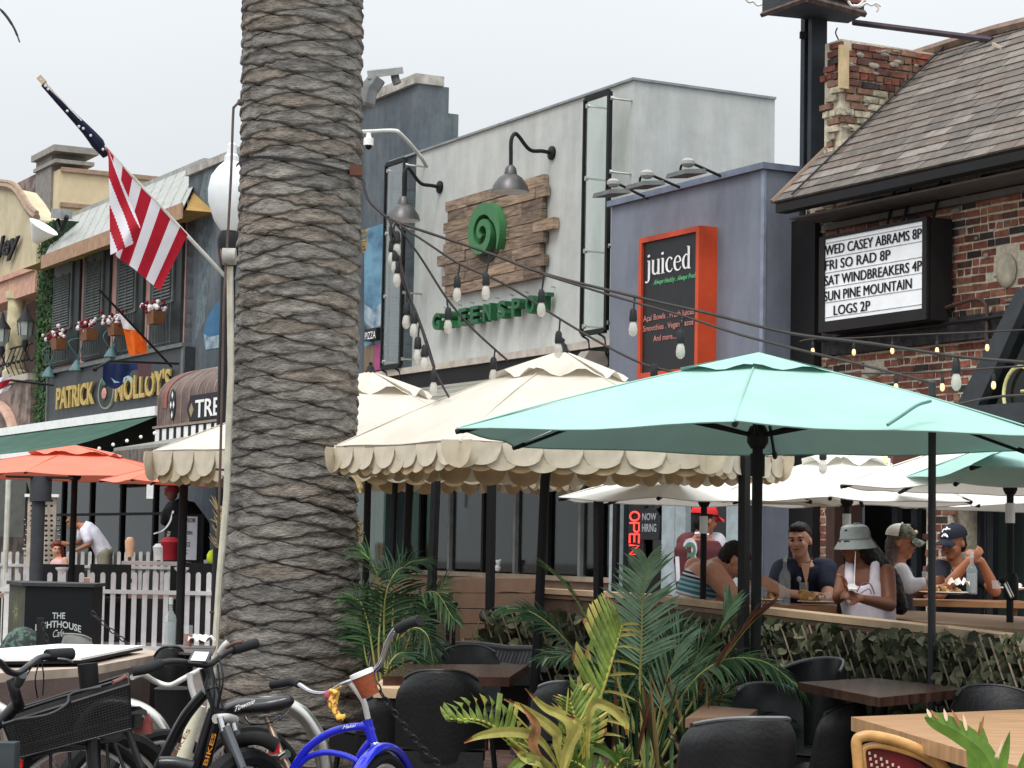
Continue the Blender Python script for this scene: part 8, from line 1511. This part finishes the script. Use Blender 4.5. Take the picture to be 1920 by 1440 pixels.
# -- man in striped tank top
D = 15.5; hp = W(1302, 1150, D); pel = V((hp.x, D, .86)); nb = W(1330, 1060, D-.02); S = (W(1340, 1074, D-.25)-W(1297, 1066, D+.22)).normalized(); sp = spine(pel, nb, V((-.05, 0, .02))); hc = W(1374, 1052, D-.02); RH = headR(1.75, .75); k = 1.10
s1, s2 = W(1340, 1076, D-.22), W(1302, 1064, D+.18); e1, e2 = W(1386, 1134, D-.30), W(1372, 1128, D+.25); w1, w2 = W(1402, 1096, D-.22), W(1404, 1096, D+.12)
def body(m):
    torso(m, sp, S, 1.05); limb(m, [nb+V((0, 0, -.04)), nb.lerp(hc, .6)], [.075, .06]); head(m, hc, RH, k); limb(m, [s1, e1, w1], [.085, .055, .032]); limb(m, [s2, e2, w2], [.075, .05, .03]); hand(m, w1, V((-.3, .2, .8)), V((0, 1, 0)), 1, .7); hand(m, w2, V((-.3, -.2, .8)), V((0, 1, 0)), 1, .7); legs(m, pel, (1, 0, 0), S, .35, fl=.36)
W_, K_, TL, LB, GY = (226, 222, 228), (24, 26, 44), (58, 128, 138), (168, 190, 206), (150, 150, 160)
ax = (nb-pel).normalized(); L_ = (nb-pel).length; base = pel-V((pel.x, pel.y, .35)); o0 = base.dot(ax)
st = [(0, W_), (.50, W_), (.53, GY), (.56, W_), (.60, TL), (.645, LB), (.675, TL), (.72, LB), (.745, TL), (.79, LB), (.82, K_), (.85, W_), (.88, K_), (.91, W_)]
TK = bands('tank_stripes', ax, [(0, W_)]+[((o0+L_*(t*.92+.02))/1.2, c) for t, c in st[1:]], unit=1.2)
def sh_(m):
    loft(m, [q+V((0, 0, 0)) for q in sp[:4]]+[sp[3].lerp(sp[4], .35)], [.19, .176, .19, .185, .12], [.14, .128, .14, .135, .11], S)
    for sg in (-1, 1): limb(m, [sp[3]+S*.10*sg, sp[4]+S*.085*sg+V((.0, 0, .045))], [.04, .03])
def trs(m): legs(m, pel, (1, 0, 0), S, .35, (.10, .075, .06), .36); m.ell(pel, (.18, .18, .13), 14)
p = person('man in a white, teal and black striped tank top hunched over with his head down', 'pink', (pel.x, pel.y, .35), body, [('tank_top', sh_, TK), ('trousers', trs, DENIM)], None)
hairmesh(hc, RH, k).build('hair', HAIR['dark'], p, smooth=True); face(p, hc, RH, k)
# -- woman in bucket hat
D = 13.5; pel = V((W(1640, 1100, D).x, D, .86)); nb = W(1618, 1056, D); S = V((.93, -.36, 0)).normalized(); sp = spine(pel, nb, V((-.0, 0, 0))); hc = W(1603, 1020, D-.03); RH = headR(-1.0, .15); k = 1.0
s1, s2 = W(1662, 1074, D-.06), W(1585, 1072, D+.1); e1, e2 = W(1668, 1134, D-.18), W(1572, 1120, D-.1); w1, w2 = W(1616, 1123, D-.45), W(1590, 1108, D-.40)
def body(m):
    torso(m, sp, S, .92); limb(m, [nb+V((0, 0, -.05)), hc+V((0, .01, -.05))], [.052, .048]); head(m, hc, RH, k); limb(m, [s1, e1, w1], [.056, .044, .027]); limb(m, [s2, e2, w2], [.05, .04, .026]); hand(m, w1, V((-1, 0, .3)), V((0, .5, 1)), .92, .6); hand(m, w2, V((-.3, -.2, .8)), V((0, 1, 0)), .92, .6); legs(m, pel, (-.8, .6, 0), S, .35)
FWD = V((-.36, -.93, 0))
def sh_(m):
    loft(m, sp[:3]+[sp[2].lerp(sp[3], .8)], [.172, .158, .174, .150], [.125, .118, .132, .124], S)
    for sg in (-1, 1): limb(m, [sp[2]+S*.085*sg+FWD*.085, sp[3]+S*.075*sg+FWD*.085, sp[4]+S*.078*sg+FWD*.045+V((0, 0, .035)), sp[4]+S*.075*sg+V((0, 0, .045)), sp[3]+S*.075*sg-FWD*.08], [.045, .036, .030, .026, .03])
p = person('long haired woman in a grey bucket hat and white tank top looking at a phone', 'brown', (pel.x, pel.y, .35), body, [('tank_top', sh_, mt('tank_white', (214, 206, 216), rough=.8, bump=.3, bscale=16)), ('trousers', lambda m: (legs(m, pel, (-.8, .6, 0), S, .35, (.095, .07, .06)), m.ell(pel, (.18, .16, .13), 14)), DENIM)], None)
face(p, hc, RH, k, 'black')
def ex(m, q, s): limb(m, [q(0, .05, 0), W(1640, 1058, D+.03), W(1668, 1090, D+.02), W(1688, 1138, D+.02)], [.07, .085, .075, .05]); limb(m, [q(.05, .02, -.02), W(1650, 1070, D-.02), W(1672, 1110, D-.03)], [.05, .05, .04])
hairmesh(hc, RH, k, ex).build('hair', HAIR['black'], p, smooth=True)
HT = mt('hat_grey', (138, 144, 142), rough=.85, var=.1, bump=.3, bscale=20); tc_ = hc+V((0, 0, .022)); m = M(); m.lathe([(.128, -.045), (.131, -.048), (.128, -.040), (.098, .005), (.092, .014), (.088, .06), (.080, .085), (.05, .097), (.001, .099)], tc_, 26, headR(-1, .08)); m.build('bucket_hat', HT, p, smooth=True); m = M(); m.lathe([(.0985, .006), (.0975, .016)], tc_, 26, headR(-1, .08)); m.build('hat_band', mt('hat_band', (112, 118, 118)), p, smooth=True)
m = M(); m.box(W(1597, 1101, D-.46), (.05, .08, .010), Matrix.Rotation(.4, 4, 'X')); o = m.build('phone', mt('phone_white', (206, 200, 196), rough=.3)); tag(o, 'phone held by the woman in the bucket hat', 'phone')
m = M(); m.tube(sm([W(1604, 1034, D-.13), W(1603, 1060, D-.16), W(1602, 1098, D-.30)]), .0017, 4); m.build('earphone_cord', WHT, p)
m = M(); c = W(1622, 1104, D-.18); m.tube(sm([c+V((-.05, 0, -.02)), c+V((-.02, -.01, .03)), c+V((.03, 0, .03)), c+V((.06, .01, -.03))]), .004, 5); m.tube(sm([c+V((-.03, 0, -.03)), c+V((.02, -.01, 0)), c+V((.04, 0, -.03))]), .003, 5); m.build('shirt_print', mt('print_grey', (110, 106, 120)), p)
# -- woman in camouflage trucker cap
D = 15.6; pel = V((W(1682, 1100, D).x, D+.1, .86)); nb = W(1682, 1052, D); S = V((.15, 1, 0)).normalized(); sp = spine(pel, nb); hc = W(1690, 1018, D); RH = headR(1.25, .12); k = 1.0; s1, s2 = W(1690, 1070, D-.16), W(1682, 1070, D+.2); e1, w1 = W(1704, 1100, D-.2), W(1738, 1090, D-.22)
def body(m): torso(m, sp, S, .9); limb(m, [nb+V((0, 0, -.05)), hc+V((0, 0, -.05))], [.05, .046]); head(m, hc, RH, k); limb(m, [s1, e1, w1], [.05, .042, .026]); hand(m, w1, V((1, 0, .1)), V((0, .3, 1)), .92, .7); limb(m, [s2, s2+V((.12, .05, -.15)), s2+V((.30, -.05, -.12))], [.05, .04, .026]); legs(m, pel, (1, .1, 0), S, .35)
p = person('woman in a white and camouflage trucker cap with dark hair, turned to the right', 'tan', (pel.x, pel.y, .35), body, [('vest', lambda m: torso(m, sp, S, .9, .016, 1, False), mt('vest_dark', (42, 42, 46))), ('sleeve', lambda m: limb(m, [s1, e1, e1.lerp(w1, .75)], [.06, .056, .040]), mt('sleeve_white', (206, 204, 208), bump=.4, bscale=12)), ('trousers', lambda m: (legs(m, pel, (1, .1, 0), S, .35, (.09, .07, .055)), m.ell(pel, (.16, .18, .12), 12)), DENIM)], None)
face(p, hc, RH, k, 'grey')
def ex(m, q, s): limb(m, [q(0, .06, 0), W(1674, 1048, D), W(1668, 1085, D)], [.06, .05, .035])
hairmesh(hc+V((0, 0, -.012)), RH, .97, ex).build('hair', HAIR['grey'], p, smooth=True)
cap(p, hc, RH, 1.06, mt('cap_white', (218, 214, 202), rough=.8), mt('cap_camo2', (120, 122, 104), scale=30, col2=(66, 70, 58), lo=.45, hi=.55), front=mt('cap_camo', (96, 98, 78), scale=30, col2=(48, 52, 42), lo=.45, hi=.55)); m = M(); m.ell(hc+RH @ V((.06, -.085, .09)), (.014, .014, .016), 8); m.build('cap_badge', mt('badge_orange', (226, 178, 150)), p); m = M(); m.ell(hc+RH @ V((.086, .02, -.04)), .009, 8); m.build('earring', WHT, p)
# -- man in navy cap
D = 16.7; pel = V((W(1800, 1100, D).x, D+.1, .86)); nb = W(1793, 1056, D); S = V((1, .1, 0)).normalized(); sp = spine(pel, nb); hc = W(1788, 1018, D-.05); RH = headR(-.85, .22); k = 1.08
s1, s2 = W(1755, 1070, D-.06), W(1836, 1070, D); e1, e2 = W(1764, 1112, D-.38), W(1866, 1108, D-.30); w1, w2 = W(1818, 1050, D-.50), W(1840, 1052, D-.42)
def body(m): torso(m, sp, S, 1.02); limb(m, [nb+V((0, 0, -.05)), hc+V((0, .02, -.05))], [.065, .06]); head(m, hc, RH, k); limb(m, [s1, e1, w1], [.064, .048, .030]); limb(m, [s2, e2, w2], [.064, .048, .030]); hand(m, w1, V((.75, -.1, .65)), V((-.2, -.3, 1)), 1.0, -1.0); hand(m, w2, V((-.75, -.2, .65)), V((-.2, .3, 1)), 1.0, 1.0); legs(m, pel, (0, -1, 0), S, .35)
p = person('man in a navy cap and dark T-shirt resting his clasped hands above a carafe', 'tan', (pel.x, pel.y, .35), body, [('t_shirt', lambda m: (torso(m, sp, S, 1.02, .016, 1.03, False), limb(m, [s1.lerp(nb, .3), s1, s1.lerp(e1, .6)], [.07, .082, .068]), limb(m, [s2.lerp(nb, .3), s2, s2.lerp(e2, .6)], [.07, .082, .068]), loft(m, [sp[3], nb+V((0, .01, -.02))], [.15, .075], [.12, .07], S)), mt('tee_dark', (24, 26, 36), rough=.85, bump=.3, bscale=14)), ('trousers', lambda m: (legs(m, pel, (0, -1, 0), S, .35, (.10, .075, .06)), m.ell(pel, (.19, .15, .13), 14)), DENIM)], None)
face(p, hc, RH, k); CN = mt('cap_navy', (24, 28, 42), rough=.8); q = cap(p, hc, RH, 1.13, CN, CN); hairmesh(hc+V((0, 0, -.02)), RH, 1.03).build('hair', HAIR['dark'], p, smooth=True)
m = M(); 
for a, b in (((-.022, .115), (.03, .118)), ((-.0, .13), (.004, .075)), ((-.022, .115), (-.026, .098)), ((-.008, .10), (.028, .07)), ((.004, .10), (-.02, .072))): m.tube([q(a[0], -.088+(a[1]-.075)*.75, a[1]-.012), q(b[0], -.088+(b[1]-.075)*.75, b[1]-.012)], .0075, 6)
m.build('cap_logo', WHT, p)
m = M(); m.text('NY', lambda u, v, w: W(1783, 1080, D-.17)+V((u*.06, 0, v*.05)), 0, .01); m.build('shirt_logo', mt('logo_grey', (120, 126, 136)), p)
# -- standing person in a maroon jersey and red cap
D = 17.4; pel = V((W(1308, 1100, D).x, D, .98)); nb = W(1312, 1003, D); S = V((.96, .28, 0)).normalized(); sp = spine(pel, nb); hc = W(1322, 976, D); RH = headR(2.2, .1); k = 1.02
s1, s2 = W(1285, 1017, D), W(1343, 1017, D+.1); e1, e2 = W(1275, 1060, D-.02), W(1352, 1060, D+.12)
def body(m):
    torso(m, sp, S, 1.02); limb(m, [nb+V((0, 0, -.05)), hc+V((0, 0, -.04))], [.06, .055]); head(m, hc, RH, k); limb(m, [s1, e1, e1+V((.12, .15, -.12))], [.06, .045, .03]); limb(m, [s2, e2, e2+V((.1, .2, .05))], [.06, .045, .03]); hand(m, e1+V((.12, .15, -.12)), V((.5, .5, -.3)), V((0, 0, 1)), 1, .5); hand(m, e2+V((.1, .2, .05)), V((.5, .5, 0)), V((0, 0, 1)), 1, .5)
    for sg in (-1, 1): h = pel+S*.1*sg; limb(m, [h, V((h.x, h.y, .5)), V((h.x, h.y, .09))], [.09, .06, .045]); m.ell(V((h.x+.03, h.y+.07, .045)), (.05, .12, .045), 10)
MAR = mt('jersey_maroon', (92, 44, 48), rough=.8, var=.1, bump=.3, bscale=14); JW = mt('jersey_white', (218, 214, 222), rough=.8)
p = person('person in a red cap and maroon number 8 jersey seen from behind', 'tan', (pel.x, pel.y, 0), body, [('jersey', lambda m: (torso(m, sp, S, 1.02, .022, 1.05, False), loft(m, [sp[3], nb+V((0, 0, -.02))], [.16, .075], [.12, .07], S), limb(m, [s1.lerp(nb, .3), s1], [.07, .075])), MAR), ('left_sleeve', lambda m: limb(m, [s1+V((0, 0, -.03)), s1.lerp(e1, .8)], [.074, .064]), MAR), ('right_sleeve', lambda m: limb(m, [s2, s2.lerp(e2, .75)], [.085, .07]), JW), ('trousers', lambda m: [limb(m, [pel+S*.09*sg, V((pel.x+.1*sg, pel.y, .5)), V((pel.x+.1*sg, pel.y, .12))], [.11, .08, .065]) for sg in (-1, 1)], DENIM)], None)
hairmesh(hc+V((0, 0, -.015)), RH, 1.0).build('hair', HAIR['black'], p, smooth=True); RC = mt('cap_red', (224, 44, 50), rough=.7); cap(p, hc, RH, 1.13, RC, RC)
c = W(1294, 1036, D-.17)
m = M(); m.text('8', lambda u, v, w: c+V((-.058+.116*u, .06*(1-u), -.14+.25*v)), 0, .05); m.build('number', JW, p); m = M(); m.text('8', lambda u, v, w: c+V((-.046+.092*u, -.004+.05*(1-u), -.125+.22*v)), 0, .0); m.build('number_fill', mt('number_green', (86, 128, 108)), p)
m = M(); m.tube([W(1303, 1001, D-.09), W(1316, 1000, D-.1), W(1328, 1003, D-.08)], .016, 6); m.build('collar', JW, p, smooth=True); m = M(); m.tube([W(1270, 1044, D-.09), W(1272, 1090, D-.12)], .018, 6); m.build('side_stripe', JW, p, smooth=True)
# -- bent over man in white T-shirt and red haired woman (far left, behind the fences)
D = 37; pel = V((W(196, 1040, D).x, D, W(196, 1038, D).z)); nb = W(150, 986, D-.1); S = V((.25, 1, 0)).normalized(); sp = spine(pel, nb, V((.02, 0, .06))); hc = W(137, 982, D-.1); RH = headR(-1.3, .6); s1, s2 = W(158, 996, D-.22), W(154, 994, D+.2); e1, e2 = W(168, 1020, D-.3), W(150, 1018, D+.1); w1, w2 = W(143, 1032, D-.3), W(128, 1020, D-.1)
def body(m): torso(m, sp, S, 1.02); limb(m, [nb, nb.lerp(hc, .6)], [.06, .055]); head(m, hc, RH, 1.0); limb(m, [s1, e1, w1], [.06, .045, .03]); limb(m, [s2, e2, w2], [.06, .045, .03]); hand(m, w1, V((-1, 0, 0)), V((0, 0, 1)), 1, .5); hand(m, w2, V((-1, 0, .2)), V((0, 0, 1)), 1, .5)
p = person('man in a white T-shirt bending over near the sunglasses rack', 'tan', (pel.x, pel.y, 0), body, [('t_shirt', lambda m: (torso(m, sp, S, 1.02, .025, 1.06, False), limb(m, [s1, s1.lerp(e1, .7)], [.085, .08]), limb(m, [s2, s2.lerp(e2, .6)], [.08, .075])), mt('tee_white', (226, 224, 236), rough=.8, bump=.3)), ('trousers', lambda m: ([limb(m, [pel+V((0, .1*sg, 0)), V((pel.x+.05, pel.y+.1*sg, .5)), V((pel.x, pel.y+.1*sg, .1))], [.12, .085, .07]) for sg in (-1, 1)], m.ell(pel, (.15, .18, .13), 12)), mt('khaki', (150, 144, 124)))], None, vox=.014)
hairmesh(hc, RH, 1.0).build('hair', HAIR['ginger'], p, smooth=True)
D = 36.5; hc = W(106, 1030, D); pel = V((W(112, 1050, D).x, D, .62)); nb = W(110, 1045, D); S = V((.8, -.6, 0)); sp = spine(pel, nb); RH = headR(.3, .1)
p = person('red haired seated woman low beside the man in the white T-shirt', 'pink', (pel.x, pel.y, 0), lambda m: (torso(m, sp, S, .9), limb(m, [nb, hc], [.05, .05]), head(m, hc, RH, 1.0), limb(m, [sp[4]+S*.15, sp[2]+S*.2, sp[1]+V((-.1, -.2, 0))], [.05, .04, .03]), legs(m, pel, (0, -1, 0), S, 0)), [('top', lambda m: torso(m, sp, S, .9, .018, 1, False), mt('pale_pink_top', (206, 168, 164)))], None, vox=.014)
hairmesh(hc, RH, 1.12, lambda m, q, s: limb(m, [q(.05, .04, 0), q(.08, .05, -.2)], [.07, .06])).build('hair', HAIR['red'], p, smooth=True); face(p, hc, RH, 1)
# seats for the diners (benches on the deck)
for lab, x, D in (('low wooden bench under the man in navy', 1515, 16.1), ('low wooden bench under the man in the striped tank top', 1300, 15.6), ('low wooden bench under the woman in the bucket hat', 1640, 13.6), ('low wooden bench under the woman in the trucker cap', 1682, 15.75), ('low wooden bench under the man in the navy cap', 1800, 16.85)):
    c = W(x, 1100, D); l = T('bench', lab, 'bench', (c.x, c.y, .35), 0, 'wooden benches on the deck'); m = M(); m.bb((c.x-.25, D-.2, .70), (c.x+.25, D+.2, .75)); m.build('seat', OAK, l)
    for a in (-.2, .2): m = M(); m.bb((c.x+a-.025, D-.18, .35), (c.x+a+.025, D+.18, .70)); m.build('leg', OAK, l)
